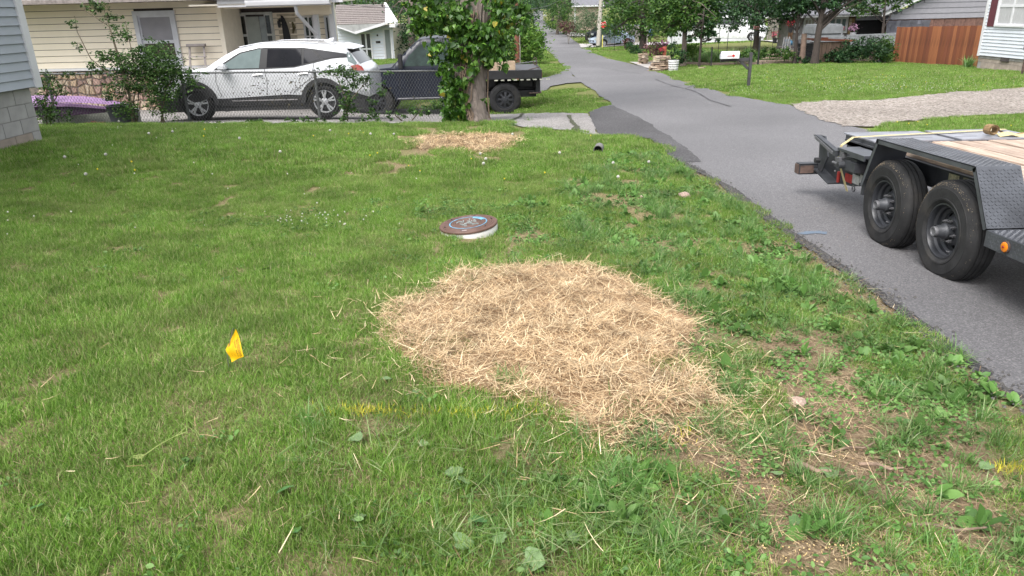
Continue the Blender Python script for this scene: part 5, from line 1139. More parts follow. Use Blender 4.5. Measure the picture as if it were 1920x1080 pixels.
HOUSES += [[(-14, 2), (-6.9, 2), (-6.9, 10.7), (-14, 10.7)], [(-24, 20.9), (-7.6, 20.9), (-7.6, 30), (-24, 30)]]
# ---- grey sided house on the left: wall running along the street, facing +x
def left_house():
    c = pz(71, 161, 10.5); g0 = pz(75, 262, 10.5); X = c[0]; Yc = c[1]; zs = c[2]
    # local x = -Y world (towards the camera is negative), wall faces +x world
    t = empty('grey_house', (X, Yc-12, 0), math.radians(90), 'grey lap sided house corner on a concrete block foundation at the left edge', 'house')
    # in local frame: x along +Y world, facing -y local = +x world
    w_ = MB().box((0, .012, zs), (12, .16, 6)).build('wall', M_MORTAR, t)
    siding(w_, 11.9, zs, zs+2.1, .118, M_GREYS, gap=.006)
    MB().box((0, -.01, zs+2.1), (11.93, .01, 6)).build('upper_siding', M_GREYS, w_)
    MB().box((11.90, -.045, zs-.02), (12.045, .2, 6)).build('corner_trim', M_WTRIM, t, bevel=.005)
    f = MB().box((0, .095, -1.0), (11.93, .3, zs-.0)).build('foundation', M_MORTAR, t)
    blockwall(f, 5.53, g0[2]-.1, zs-.02, M_BLOCK, y=.095, x0=6.4, m2=M_BLOCKT, bw=.39)
    MB().box((0, .17, zs-.1), (12.0, 8, 6)).build('wall', M_GREYS, t)
    # brick chimney base standing nearer, just inside the frame
    b = empty('brick_pier', (X+.10, 8.95, 0), math.radians(90), 'orange brick pier against the block foundation at the left edge', 'pier'); z = float(H(X+.1, 9.0))-.1
    br = MB().box((0, 0, 0), (.19, .09, .058)).mesh('brick', bevel=.003); br.materials.append(mat('orange_brick', (.38, .19, .10), .9, var=.35, scale=12, bump=.4))
    MB().box((.004, .01, z), (.596, .13, z+.62)).build('mortar_core', M_MORTAR, b)
    for r in range(9):
        for k in range(3): link('brick', br, None, b, loc=(.2*k+(0 if r % 2 else -.0), .0, z+.068*r))
left_house()
# ---- cream sided house with porch
def cream_house():
    Y0 = 20.6; P = lambda px, py, y=Y0: pY(px, py, y)
    ox = P(430, 120)[0]; t = empty('cream_house', (ox, Y0, 0), math.radians(-2), 'cream vinyl sided house with white framed window, porch and stone clad foundation', 'house')
    L = lambda px, py, dy=0.: local(t, pY(px, py, Y0+dy))
    zb = L(200, 127).z; zt = zb+3.2; x1 = 0.0; x0 = -11.
    wn = (L(253, 60).x, L(333, 60).x, L(290, 124).z, L(290, 20).z)
    w_ = MB().box((x0, .012, zb-.2), (x1-.02, .2, zt)).build('wall', M_DKWALL, t)  # dark backing colour, seen through the gaps as shade lines under the boards
    siding(w_, -x0-.12, zb, zt, .163, M_CREAM, [(wn[0]+.03, wn[1]-.03, wn[2], wn[3])], x0=x0, gap=.013)
    window(t, *wn, 0, mat('grey_white_frame', (.50, .51, .55), .5, var=.08), M_PANED, sashes=((0, 1, 0, .43), (0, 1, .43, 1)), fw_=.12, blind=M_BLIND, proud=.07)
    MB().box((x1-.12, -.03, zb-.03), (x1, .05, zt)).box((x1-.03, .05, zb-.03), (x1, 1.3, zt)).build('corner_trim', M_CREAMT, t)
    MB().box((x0, -.05, zb-.07), (x1, .012, zb-.005)).build('starter_strip', M_WTRIM, w_)
    # stone clad foundation: irregular stones set in mortar
    zf = -1.1; f = MB().box((x0, .04, zf-.5), (x1, .3, zb-.07)).build('foundation', mat('stone_mortar', (.20, .17, .15), .95, var=.25, scale=12), t)
    rr = random.Random(9); sm = [mat('tan_stone', (.42, .31, .21), .9, var=.25, scale=6, bump=.4), mat('pale_stone', (.5, .40, .30), .9, var=.25, scale=6, bump=.4), mat('pink_stone', (.33, .22, .18), .9, var=.25, scale=6, bump=.4)]
    nx, nz = 25, 7; X0 = L(60, 170).x; X1 = L(345, 170).x; gx = (X1-X0)/nx; gz = (zb-.07-zf)/nz
    pt = {}
    for i in range(nx+1):
        for j in range(nz+1): pt[i, j] = (X0+(i+rr.uniform(-.34, .34))*gx, zf+(j+(rr.uniform(-.34, .34) if 0 < j < nz else 0))*gz)
    for i in range(nx):
        for j in range(nz):
            q = [pt[i, j], pt[i+1, j], pt[i+1, j+1], pt[i, j+1]]; cx = sum(a for a, _ in q)/4; cz = sum(b for _, b in q)/4
            q = [(cx+(a-cx)*.88, cz+(b-cz)*.86) for a, b in q]; qi = [(cx+(a-cx)*.75, cz+(b-cz)*.75) for a, b in q]; d = rr.uniform(-.03, 0)
            mb = MB().add([(a, .04, b) for a, b in q]+[(a, d, b) for a, b in qi], [(4,5,6,7),(0,1,5,4),(1,2,6,5),(2,3,7,6),(3,0,4,7)]); mb.build('stone', rr.choice(sm), f)
    # porch: recessed wall
    yb = 1.4; R_ = lambda px, py: local(t, pY(px, py, Y0+yb)); zr = R_(480, 24).z; xe = R_(622, 60).x; zfl = zb-.25
    pw = MB().box((x1, yb+.012, zfl-1), (xe, yb+.2, zr+.8)).build('porch_wall', M_DKWALL, t)
    du = (R_(446, 60).x, R_(516, 60).x, zfl, R_(480, 23).z); w2 = (R_(572, 60).x, R_(592, 60).x, zfl+.5, R_(580, 29).z); w3 = (R_(612, 60).x, R_(622, 60).x, zfl, R_(616, 29).z); ad = (R_(532, 60).x, R_(546, 60).x, zfl, R_(540, 28).z)
    siding(pw, xe-x1, zfl, zr, .155, M_CREAM, [du, w2, w3, ad], x0=x1, y=yb)
    gw = mat('greenish_door_white', (.36, .40, .38), .5, var=.1); wdt = du[1]-du[0]
    fr = window(t, *du, yb, mat('entry_frame', (.50, .52, .5), .5), M_PANED, sashes=((.0, .24, 0, .28), (0, .24, .28, .62), (0, .24, .62, 1), (.8, 1, 0, .28), (.8, 1, .28, .62), (.8, 1, .62, 1)), fw_=.06, name='entry_unit')
    MB().box((du[0]+wdt*.27, yb-.03, zfl+.02), (du[0]+wdt*.62, yb+.0, zr-.1)).build('door', gw, t, bevel=.01); MB().box((du[0]+wdt*.63, yb-.025, zfl+.02), (du[0]+wdt*.79, yb-.0, zr-.1)).build('glass_panel', mat('pale_glass', (.3, .34, .35), .1, spec=.9), t)
    window(t, *w2, yb, M_WTRIM, M_PANED, sashes=((0, .5, 0, .4), (0, .5, .4, 1), (.5, 1, 0, .4), (.5, 1, .4, 1)), fw_=.03); window(t, *w3, yb, M_WTRIM, M_PANED, sashes=((0, 1, 0, 1),), fw_=.04)
    MB().box((ad[0]-.12, yb-.02, zfl), (ad[1]+.18, yb-.0, ad[3]+.03)).build('arch_surround', mat('pale_wood', (.42, .37, .28), .7), t)
    wa = ad[1]-ad[0]; pa = [(ad[0], zfl), (ad[1], zfl)]+[(ad[1]-wa*(k/6)**1.6, zfl+(ad[3]-zfl)*(.45+.55*math.sin(k/6*1.57))) for k in range(0, 7)]
    MB().prism(pa, yb-.05, yb-.021, 'y').build('arched_door_opening', mat('door_black', (.01, .01, .014), .6), t)
    # wall lamp and hanging ornament
    lx = R_(527, 40); q = MB().tube([(lx.x, yb-.02, lx.z), (lx.x, yb-.14, lx.z+.05), (lx.x, yb-.16, lx.z-.02)], .014, 6).lathe([(.02, .0), (.05, -.02), (.04, -.16), (.0, -.19)], 8, 'z', (lx.x, yb-.16, lx.z+.02)).box((lx.x-.03, yb-.02, lx.z-.1), (lx.x+.03, yb, lx.z+.1)); q.build('wall_lamp', M_BLACK, t)
    lx = R_(551, 52); MB().tube([(lx.x, yb-.03, lx.z+.15), (lx.x+.04, yb-.05, lx.z), (lx.x-.02, yb-.04, lx.z-.15)], [.03, .05, .02], 6).build('wall_ornament', mat('dry_wreath', (.12, .1, .05), .9, var=.5), t)
    # porch beam, soffit, pillars, gutter, downspout
    zg = L(500, 10, -1.0).z; xg1 = local(t, pY(622, 5, Y0-1.0)).x; xb1 = L(622, 20).x
    MB().box((x1-.02, .1, L(520, 14).z), (xb1, .3, zg+.25)).build('porch_beam', M_CREAM, t); mb = MB().box((xb1-.9, .0, L(600, 27).z), (xb1, .1, zg+.25)); bb = mb.build('porch_beam', M_CREAM, t); siding(bb, .9, L(600, 27).z, zg, .1, M_CREAM, x0=xb1-.9, y=0)
    for (px, wp, m_) in ((594, .13, M_WTRIM), (625, .12, M_WTRIM)):
        xx = L(px, 60).x; MB().box((xx-wp/2, .08, -1), (xx+wp/2, .08+wp, zg+.1)).build('porch_post', m_, t, bevel=.01)
    MB().box((x1, .3, zfl-.12), (xb1, yb, zfl)).build('porch_floor', M_BLOCK, t)
    MB().prism([(-1.0, zg+.02), (yb+.2, zg+.10), (yb+.2, zg+.14), (-1.0, zg+.06)], x1-.4, xb1+.3, 'x').build('soffit', M_CREAMT, t)
    xgs = local(t, pY(407, 5, Y0-1.0)).x
    MB().box((xgs, -1.0, zg-.02), (xgs+.9, .1, zg+.22)).build('eave_return', M_WTRIM, t)
    MB().prism([(-1.12, zg+.0), (-1.0, zg-.03), (-.98, zg-.03), (-.98, zg+.12), (-1.14, zg+.12), (-1.14, zg+.08)], xgs+.75, xg1, 'x').build('gutter', M_WTRIM, t)
    MB().box((xgs, -.98, zg+.03), (xg1+.3, -.93, zg+.25)).build('fascia', M_WTRIM, t)
    xd = L(585, 15).x; MB().tube([(xd-.12, -.95, zg-.02), (xd-.12, -.9, zg-.2), (xd+.05, .03, zg-.75), (xd+.07, .05, zg-1.1), (xd+.07, .05, -1)], .045, 8).build('downspout', M_WTRIM, t)
    # roof above the frame
    rf = MB().prism([(-1.1, zg+.26), (5, zg+2.6), (10.5, zg+.2), (10.5, zg+.1), (5, zg+2.5), (-1.1, zg+.16)], x0-.4, x1+.6, 'x').prism([(-1.1, zg+.26), (1.9, zg+1.41), (1.9, zg+1.31), (-1.1, zg+.16)], x1+.61, xb1+.4, 'x'); rf.build('roof', M_ROOF, t)
    MB().box((x0, .2, -1.2), (x1-.05, 8, zt)).build('wall', M_CREAM, t); MB().box((x1-.05, yb+.2, -1.2), (x1+1.0, 8, zr+.8)).build('wall', M_CREAM, t)
    return t
CH = cream_house()
# ---- small white house farther down, behind the pickup
def white_cottage():
    Y0 = 40.; P = lambda px, py, dy=0.: pY(px, py, Y0+dy); o = P(740, 105)
    t = empty('white_cottage', (o[0], Y0, 0), 0, 'small white sided house with brown shingle roof behind the pickup', 'house'); L = lambda px, py, dy=0.: local(t, pY(px, py, Y0+dy))
    zb = L(700, 130).z; ze = L(735, 47).z; zr = L(722, 8).z; xl = L(622, 60).x; xr = 0.
    w_ = MB().box((xl, .02, zb), (xr, 6, ze)).build('wall', M_CREAM, t)
    dr = (L(675, 80).x, L(698, 80).x, zb+.2, L(685, 60).z); cu = (L(719, 80).x, L(736, 80).x, zb+.3, L(727, 52).z)
    siding(w_, xr-xl, zb+.2, ze, .15, M_WSIDE, [dr, cu], x0=xl, y=.0)
    window(t, *dr, 0, M_WTRIM, M_PANED, sashes=((0, .5, 0, .5), (.5, 1, 0, .5), (0, .5, .5, 1), (.5, 1, .5, 1)), fw_=.05, name='door'); window(t, *cu, 0, M_WTRIM, mat('green_curtain', (.15, .17, .165), .6, var=.4, scale=6, stretch=(10, 1, .2)), sashes=((0, 1, 0, 1),), fw_=.06)
    lx = L(708, 66); MB().lathe([(0, .06), (.05, .02), (.03, -.05)], 8, 'z', (lx.x, -.08, lx.z)).build('porch_lamp', M_BLACK, t); MB().box((lx.x-.12, -.03, lx.z-.40), (lx.x+.12, -.016, lx.z-.28)).build('number_plate', M_DKWALL, t)
    # shingled roof slope facing the viewer, rising to the ridge; gable end with white rake at the right
    xa = L(628, 45).x; yr = 3.
    a = (xa, -.7, L(626, 47, -.7).z); b = (L(665, 62, -.7).x, -.7, L(665, 62, -.7).z); c = (L(722, 44, -.7).x, -.7, L(722, 44, -.7).z); rt = (L(722, 8, yr).x, yr, L(722, 8, yr).z); rl = (L(630, 9, yr).x, yr, L(630, 9, yr).z)
    roof = MB(); n = 11
    for k in range(n):
        s0, s1 = k/n, (k+1)/n; q = lambda s, e: Vector(a)*(1-s)*(1-e)+Vector(c)*(1-s)*e+Vector(rl)*s*(1-e)+Vector(rt)*s*e
        A, B, C_, D = q(s0, 0), q(s0, 1), q(s1, 1), q(s1, 0); u = Vector((0, -.01, .03)); roof.add([A+u, B+u, C_, D, A, B], [(0, 1, 2, 3), (4, 5, 1, 0)])
    roof.build('roof', M_ROOF, t)
    MB().add([a, b, c, (a[0], a[1]+.02, a[2]+.02)], [(0, 1, 2)]).build('porch_gable', mat('gable_shade_grey', (.3, .3, .3), .7), t)  # grey colour imitates the shade on the white porch gable
    MB().bar(b, c, .06, .12).bar(a, b, .05, .06).build('gutter', M_WTRIM, t)
    gb = MB().add([c, rt, (L(737, 42, 0).x, 0, L(737, 42, 0).z), (c[0], 3, c[2])], [(0, 2, 1)]); gb.build('gable', M_WSIDE, t)
    MB().bar(rt, (L(744, 44, -.6).x, -.6, L(744, 44, -.6).z), .12, .2).build('rake_board', M_WTRIM, t); MB().box((L(733, 45).x, -.6, ze-.1), (L(744, 45).x, .0, ze+.05)).build('eave_box', M_WTRIM, t)
    vx = L(717, 12, 2.4); MB().tube([(vx.x, 2.4, vx.z-1), (vx.x, 2.4, vx.z+.1)], .05, 8).build('roof_vent', M_BLACK, t)
white_cottage()
# ---- stepladder by the wall
def ladder():
    a = pY(351, 86, 20.3); b = pY(378, 87, 20.3); z0 = float(H(a[0], 20.2)); t = empty('stepladder', (a[0], 20.3, z0), 0, 'old grey stepladder leaning by the cream wall left of the white SUV', 'ladder'); w_ = b[0]-a[0]; h = a[2]-z0
    for x, d in ((0, -.04), (w_, .06)): MB().bar((x, .15, h), (x+d, -.35, 0), .05, .025).build('side_rail', mat('ladder_grey', (.3, .27, .26), .7, var=.2), t)
    for k in range(1, 6): s = k/6; MB().box((-.03, .15-.5*(1-s)-.06, h*s-.01), (w_+.05, .15-.5*(1-s)+.05, h*s+.015)).build('step', MATS['ladder_grey'], t)
    MB().box((-.05, .05, h-.02), (w_+.05, .2, h+.04)).build('top_cap', MATS['ladder_grey'], t)
    MB().bar((-.05, .3, h*.6), (-.16, .1, 0), .03, .03).build('back_leg', M_DKWALL, t)
ladder()
# ---- purple boat hull, kerb wall, black tub, bricks
def yard_bits():
    t = empty('purple_hull', pz(60, 205, 15.6), 0, 'purple plastic boat hull lying behind the chain link fence at the left', 'boat')
    prof = [(0, .18), (1.0, .165), (1.5, .12), (1.95, .05), (2.15, .0)]; mb = MB(); rows = []
    for i, (x, z) in enumerate(prof+[]):
        wv = .45*(1-(x/2.3)**2.5); rows.append(len(mb.v))
        for k in range(9): a = math.pi*k/8; mb.v.append((x, -wv*math.cos(a), z+.10*(1-(x/2.3)**2)*math.sin(a)))
    for r0_, r1_ in zip(rows[:-1], rows[1:]):
        for k in range(8): mb.f.append((r0_+k, r0_+k+1, r1_+k+1, r1_+k))
    hull = mb.build('hull', mat('purple_plastic', (.33, .19, .38), .5, var=.15), t, smooth=True)
    mb = MB().prism([(0, -.12), (0, .10), (1.0, .09), (1.5, .05), (2.1, -.01), (2.15, -.04), (1.6, -.07), (.8, -.12)], -.40, -.36, 'y'); mb.build('hull_side', mat('dark_purple', (.09, .04, .10), .6), t)
    mb = MB().prism([(0, .10), (0, .17), (1.0, .155), (1.5, .11), (2.15, .0), (2.1, -.015), (1.5, .05), (1.0, .09)], -.45, -.405, 'y'); mb.build('gunwale', mat('purple_plastic', (.33, .19, .38), .5, var=.15), t)
    a = pz(75, 211, 15.4); b = pz(212, 208, 15.4); zz = float(H(a[0], a[1])); o = empty('low_wall', (a[0], a[1], zz), 0, 'low pale kerb wall below the purple hull', 'wall'); MB().box((0, 0, -.1), (b[0]-a[0]+.5, .12, a[2]-zz)).build('wall', mat('pale_green_concrete', (.32, .34, .30), .9, var=.15), o); MB().box((-.01, -.01, a[2]-zz), (b[0]-a[0]+.5, .13, a[2]-zz+.02)).build('cap', M_WTRIM, o)
    p = pz(231, 234, 15.3); o = empty('black_tub', onto(p), 0, 'black plastic tub behind the chain link fence under the shrub', 'tub'); MB().lathe([(.20, 0), (.26, .38), (.28, .40), (.25, .40), (.2, .05), (0, .05)], 20).build('tub', mat('tub_black', (.04, .045, .055), .6), o, smooth=True)
    br = mat('old_brick', (.22, .10, .07), .9, var=.3); 
    for (px, py, rz, lab) in ((165, 228, .4, 'reddish brick lying at the fence foot, nearest the grey house'), (178, 226, -.5, 'reddish brick tilted on another at the fence foot'), (187, 230, .1, 'reddish brick at the fence foot nearest the black tub')):
        q = pz(px, py, 15.35); b_ = MB().box((-.1, -.045, 0), (.1, .045, .06)).build('loose_brick', br, None, bevel=.004, loc=onto(q, .0), rot=(.0, .3 if px == 178 else 0, rz)); props(b_, lab, 'brick')
yard_bits()
# ---- chain link fence
def chainfence(P0, P1, h, posts, name='chain_link_fence', label='', pitch=.062, wire=.0028):
    P0, P1 = Vector(P0), Vector(P1); d = (P1-P0); Ln = d.length; t = empty(name, P0, math.atan2(d.y, d.x), label, 'fence'); n = int(Ln/.25)
    gz = lambda s: float(H(P0.x+(P1.x-P0.x)*s/Ln, P0.y+(P1.y-P0.y)*s/Ln))
    zt0, zt1 = P0.z, P1.z; top = lambda s: (zt1-zt0)*s/Ln
    gm_ = mat('galvanised_steel', (.11, .115, .115), .6, metal=.3, var=.2, scale=20); MB().tube([(0, 0, 0), (Ln, 0, top(Ln))], .019, 8).build('top_rail', gm_, t, smooth=True)
    for s in posts: MB().tube([(s, .03, gz(s)-P0.z-.1), (s, .03, top(s)+.01)], .03, 10).lathe([(.033, 0), (.02, .035), (0, .04)], 10, 'z', (s, .03, top(s)+.01)).build('fence_post', gm_, t, smooth=True)
    mb = MB(); dx = pitch; wv = Vector((0, 0, 1)); mk = []
    hh = max(-(gz(s)-P0.z-top(s)) for s in (0, Ln/2, Ln))+.02
    s = -hh
    while s < Ln+hh:
        for sg in (1, -1):
            a = (s, 0.) ; b = (s+sg*hh*.62, -hh)
            xa, xb = a[0], b[0]; ta, tb = 0., 1.
            lo, hi = 0, Ln
            if xb != xa:
                t1, t2 = sorted(((lo-xa)/(xb-xa), (hi-xa)/(xb-xa))); ta, tb = max(0, t1), min(1, t2)
            if ta >= tb: continue
            p = Vector((xa+(xb-xa)*ta, sg*.003, top(max(0, min(Ln, xa)))-hh*ta+.03)); q = Vector((xa+(xb-xa)*tb, sg*.003, top(max(0, min(Ln, xa)))-hh*tb))
            mb.tube([p, q], wire, 3, caps=False)
        s += dx
    mb.build('wire_mesh', gm_, t, kind='stuff', fix=False)
f0 = pz(58, 139, 14.9); f1 = pz(832, 133, 14.9)
Lf = math.hypot(f1[0]-f0[0], f1[1]-f0[1])
chainfence(f0, f1, 1, [Lf*(589-58)/774, Lf*(85-58)/774, Lf*(338-58)/774, Lf-.03], label='rusty grey chain link fence running in front of the parked SUV')
g0 = pz(955, 121, 22.7); g1 = pz(1007, 115, 22.7)
chainfence(g0, g1, 1, [0.02, (Vector(g1)-Vector(g0)).length-.02], label='short chain link fence with end post behind the pickup bed', pitch=.09, wire=.004)
# ---- right side: white house with maroon shutters
def right_house():
    c = pz(1834, 103, 26.3); X0 = c[0]; Y0 = c[1]; t = empty('white_house', (X0, Y0, 0), math.radians(-90), 'white lap sided house with maroon shutters at the right edge', 'house'); L = lambda px, py: local(t, pX(px, py, X0))
    zb = L(1836, 103).z; zt = zb+3.4; Ln = 9.
    wn = (L(1869, 30).x, L(1869, 30).x+1.65, L(1869, 50).z, L(1869, 50).z+1.35)
    w_ = MB().box((0, .012, zb-.1), (Ln, .15, zt)).build('wall', M_MORTAR, t); siding(w_, Ln-.1, zb, zb+2.5, .112, M_WSIDE, [wn], x0=.1, gap=.006); MB().box((.1, -.01, zb+2.5), (Ln, .01, zt)).build('upper_siding', M_WSIDE, w_)
    MB().box((-.03, -.03, zb-.03), (.1, .1, zt)).build('corner_trim', M_WTRIM, t)
    window(t, *wn, 0, M_WTRIM, M_CURT, sashes=((0, .5, 0, .5), (.5, 1, 0, .5), (0, .5, .5, 1), (.5, 1, .5, 1)), fw_=.07)
    mar = mat('maroon_shutter', (.10, .025, .035), .6, var=.15)
    for a in (wn[0]-.40, wn[1]+.02): MB().box((a, -.04, wn[2]-.0), (a+.38, .0, wn[3])).build('shutter', mar, t)
    f = MB().box((0, .04, zb-1.6), (Ln, .2, zb-.1)).build('foundation', M_MORTAR, t); blockwall(f, 4.0, zb-1.0, zb-.03, M_BLOCKT, y=.04, x0=.0, bw=.4)
    q = L(1884, 111); MB().box((q.x-.2, -.02, q.z-.08), (q.x+.2, .02, q.z+.08)).build('foundation_vent', M_DKWALL, t)
    MB().box((0, .15, zb-.1), (Ln, 7, zt)).build('wall', M_WSIDE, t)
    p = pz(1917, 134, 22.5); o = empty('hose_reel', onto(p), 0, 'dark metal hose reel on a post by the white house', 'hose reel')
    MB().tube([(0, 0, 0), (0, 0, .7)], .035, 8).build('post', M_RUST, o)
    mb = MB()
    for r in (.16, .11): mb.tube([(r*math.cos(a), -.05, .85+r*math.sin(a)) for a in [k*.524 for k in range(13)]], .012, 5)
    for k in range(4): mb.tube([(0, -.05, .85), (.16*math.cos(k*1.57), -.05, .85+.16*math.sin(k*1.57))], .01, 5)
    mb.build('wheel', M_STEEL, o)
right_house()
# ---- orange privacy fence of single pickets
def privacy_fence():
    a = Vector(pz(1672, 119, 33)); b = Vector(pz(1836, 131, 28.5)); ta = Vector(pz(1681, 50, 33)); tb = Vector(pz(1843, 47, 28.5)); d = b-a; Ln = math.hypot(d.x, d.y); t = empty('wooden_fence', a, math.atan2(d.y, d.x), 'orange brown wooden privacy fence between the garage and the white house', 'fence')
    n = 30; w_ = Ln/n; ms = [mat('picket_%s' % nm, c, .75, var=.3, scale=3, stretch=(3, 3, .5), bump=.3) for nm, c in (('a', (.19, .062, .026)), ('b', (.25, .092, .038)), ('c', (.155, .05, .024)))]; me = {}
    rr = random.Random(2)
    for i in range(n):
        s = (i+.5)/n; z = d.z*s; h = (ta.z-a.z)*(1-s)+(tb.z-b.z)*s
        mb = MB().box((-w_/2+.004, -.01, -.15), (w_/2-.004, .01, h+rr.uniform(-.012, .012))).build('picket', rr.choice(ms), t, loc=(s*Ln, rr.uniform(-.006, .006), z))
    for k in (.25, 1.5): MB().bar((0, .05, k), (Ln, .05, k+d.z), .05, .09).build('rail', ms[0], t)
    # the broken end board leaning at the right
privacy_fence()
# ---- grey garage with gable, brown wall and tarp
def garage():
    Y0 = 40.; o = pY(1655, 80, Y0); t = empty('grey_garage', (o[0], Y0, 0), 0, 'grey sided garage gable with white rake board above the wooden fence', 'garage'); L = lambda px, py, dy=0.: local(t, pY(px, py, Y0+dy))
    zb = float(H(o[0], Y0))-.2; ze = L(1660, 28).z; zc = L(1700, 36).z; xl = L(1655, 28).x; xr = L(1850, 30).x+3; sl = (L(1712, 0).z-ze)/(L(1712, 0).x-xl)
    MB().box((xl+.6, .05, zb), (xr, 6, zc)).build('wall', M_BROWNW, t)
    for k in range(14): MB().box((xl+2.2+k*.55, .02, zc-1.1), (xl+2.2+k*.55+.53, .05, zc)).build('wall_panel', M_BROWNW, t)
    apex = xl+(xr-xl)/2
    zt = zc+sl*(apex-xl); w_ = MB().prism([(xl+.2, zc), (xr, zc), (apex, zt)], .03, .2, 'y').build('gable', M_GWALL, t)
    siding(w_, 1, zc, zt-.3, .26, M_GWALL, gable=lambda z: (xl+.15+max(0, z-zc)/sl, 2*apex-xl-.15-max(0, z-zc)/sl))
    MB().prism([(xl-.15, ze-.08), (xl-.15, ze+.10), (apex, zt+.22), (apex, zt+.02)], -.3, -.25, 'y').build('rake_board', M_WTRIM, t)
    MB().prism([(xl-.2, ze+.08), (apex, zt+.25), (xr+.4, ze+.08), (xr+.4, ze+.14), (apex, zt+.31), (xl-.2, ze+.14)], -.35, 7, 'y').build('roof', M_ROOFG, t)
    # grey tarp hanging at the open side
    rr = random.Random(4); mb = MB(); nx, nz = 14, 8; xa, xb = L(1655, 60).x, L(1738, 40).x
    for i in range(nx+1):
        for j in range(nz+1):
            x = xa+(xb-xa)*i/nx*(1 if j > 4 else .55); z = zb+.3+(zc-.05-zb-.3)*j/nz; mb.v.append((x, -.25+.12*math.sin(i*1.7+j*.8)+.05*rr.random(), z))
    for i in range(nx):
        for j in range(nz): k = i*(nz+1)+j; mb.f.append((k, k+nz+1, k+nz+2, k+1))
    mb.build('tarp', mat('grey_tarp', (.13, .13, .155), .45, var=.3, scale=3), t, smooth=True, fix=False)
    return zb
garage()
# ---- stone bungalow
def bungalow():
    Y0 = 41.; o = pY(1480, 90, Y0); t = empty('stone_bungalow', (o[0], Y0, 0), 0, 'stone faced bungalow with curtained windows behind the trees', 'house'); L = lambda px, py, dy=0.: local(t, pY(px, py, Y0+dy))
    zb = float(H(o[0], Y0))-.1; ze = L(1560, 31).z; xl = L(1478, 60).x; xr = L(1655, 60).x
    MB().box((xl, .05, zb), (xr, 1.5, ze)).build('wall', mat('bungalow_wall', (.20, .19, .19), .8, var=.2), t)
    cs = [mat('gold_stone', (.42, .29, .14), .9, var=.35, scale=4), mat('brown_stone', (.2, .12, .07), .9, var=.3), mat('cream_stone', (.5, .42, .3), .9, var=.2)]
    rr = random.Random(8)
    for pa, pb in ((1543, 1550), (1589, 1599), (1478, 1486)):
        a, b = L(pa, 60).x, L(pb, 60).x; c = MB().box((a+.02, -.0, zb), (b-.02, .1, ze)).build('stone_column', cs[1], t); z = zb
        while z < ze-.05:
            h = rr.uniform(.09, .2); sp = rr.uniform(.35, .65)
            for u, v in ((0, sp), (sp, 1)): MB().box((a+(b-a)*u+.01, -.06-rr.uniform(0, .04), z+.01), (a+(b-a)*v-.01, 0, min(z+h, ze)-.01)).build('stone', rr.choice(cs), c)
            z += h
    teal = mat('teal_curtain', (.16, .23, .23), .7, var=.3, scale=5, stretch=(8, 1, .3)); wc = mat('white_curtain', (.36, .34, .3), .8, var=.25, scale=5, stretch=(8, 1, .3))
    for (a, b, c, d, m_, fr) in ((1551, 1588, 63, 32, teal, M_WTRIM), (1505, 1528, 74, 34, wc, M_WTRIM), (1488, 1498, 62, 33, M_PANED, M_WTRIM), (1534, 1542, 76, 32, M_WTRIM, M_WTRIM), (1602, 1612, 62, 38, M_PANED, M_DKWALL)):
        window(t, L(a, 60).x, L(b, 60).x, L(a, c).z, L(a, d).z, 0.04, fr, m_, sashes=((0, .35, 0, 1), (.35, .7, 0, 1), (.7, 1, 0, 1)) if b-a > 20 else ((0, 1, 0, 1),), fw_=.08)
    MB().box((L(1604, 60).x, -.02, zb), (xr+.3, .04, L(1620, 38).z)).build('carport_shade_panel', mat('carport_shade_black', (.012, .012, .014), .9), t)  # solid black panel painted as the shade inside the carport
    MB().box((xl-.6, -.9, ze), (xr, -.84, ze+.16)).build('fascia', mat('old_white_fascia', (.5, .5, .48), .6, var=.3, scale=2), t); MB().box((xl-.6, -.84, ze+.02), (xr, .1, ze+.05)).build('soffit', M_WTRIM, t)
    MB().prism([(-.95, ze+.14), (1.4, ze+1.3), (2.4, ze+.8), (2.4, ze+.7), (1.4, ze+1.2), (-.95, ze+.08)], xl-.7, xr+.2, 'x').build('roof', M_ROOFG, t)
    MB().box((L(1602, 30).x, -.3, L(1602, 38).z), (xr+1.2, -.2, L(1602, 29).z)).build('carport_beam', M_GWALL, t)
bungalow()
HOUSES += [[(12, 40.5), (40, 40.5), (40, 50), (12, 50)], [(16.9, 10), (30, 10), (30, 27), (16.9, 27)]]
# ---- white garage beyond the side road, far house, board fence
def box_house(name, px0, px1, pyb, pyt, Z, depth, m_w, m_r, label, roofh=1.4, cat='house', wins=(), boards=.2, gut=True):
    a = pz(px0, pyb, Z); Y0 = a[1]; t = empty(name, (a[0], Y0, 0), 0, label, cat); L = lambda px, py: local(t, pY(px, py, Y0)); zb = float(H(a[0], Y0))-.3; ze = L(px0, pyt).z; w_ = L(px1, pyb).x
    wl = MB().box((0, .02, zb), (w_, depth, ze)).build('wall', m_w, t)
    if boards: siding(wl, w_, zb, ze, boards, m_w, [tuple((L(q[0], 0).x, L(q[1], 0).x, L(q[0], q[2]).z, L(q[0], q[3]).z)) for q in wins])
    for q in wins: window(t, L(q[0], 0).x, L(q[1], 0).x, L(q[0], q[2]).z, L(q[0], q[3]).z, 0, M_WTRIM, M_CURT if q[4] else M_PANED, fw_=.08)
    MB().prism([(-.4, ze-.05), (depth/2, ze+roofh), (depth+.4, ze-.05), (depth+.4, ze+.1), (depth/2, ze+roofh+.15), (-.4, ze+.1)], -.4, w_+.4, 'x').build('roof', m_r, t)
    if gut: MB().box((-.4, -.5, ze-.08), (w_+.4, -.4, ze+.08)).build('gutter', M_WTRIM, t)
    MB().box((-.02, -.04, zb), (.14, .02, ze)).build('corner_trim', M_WTRIM, t)
    return t
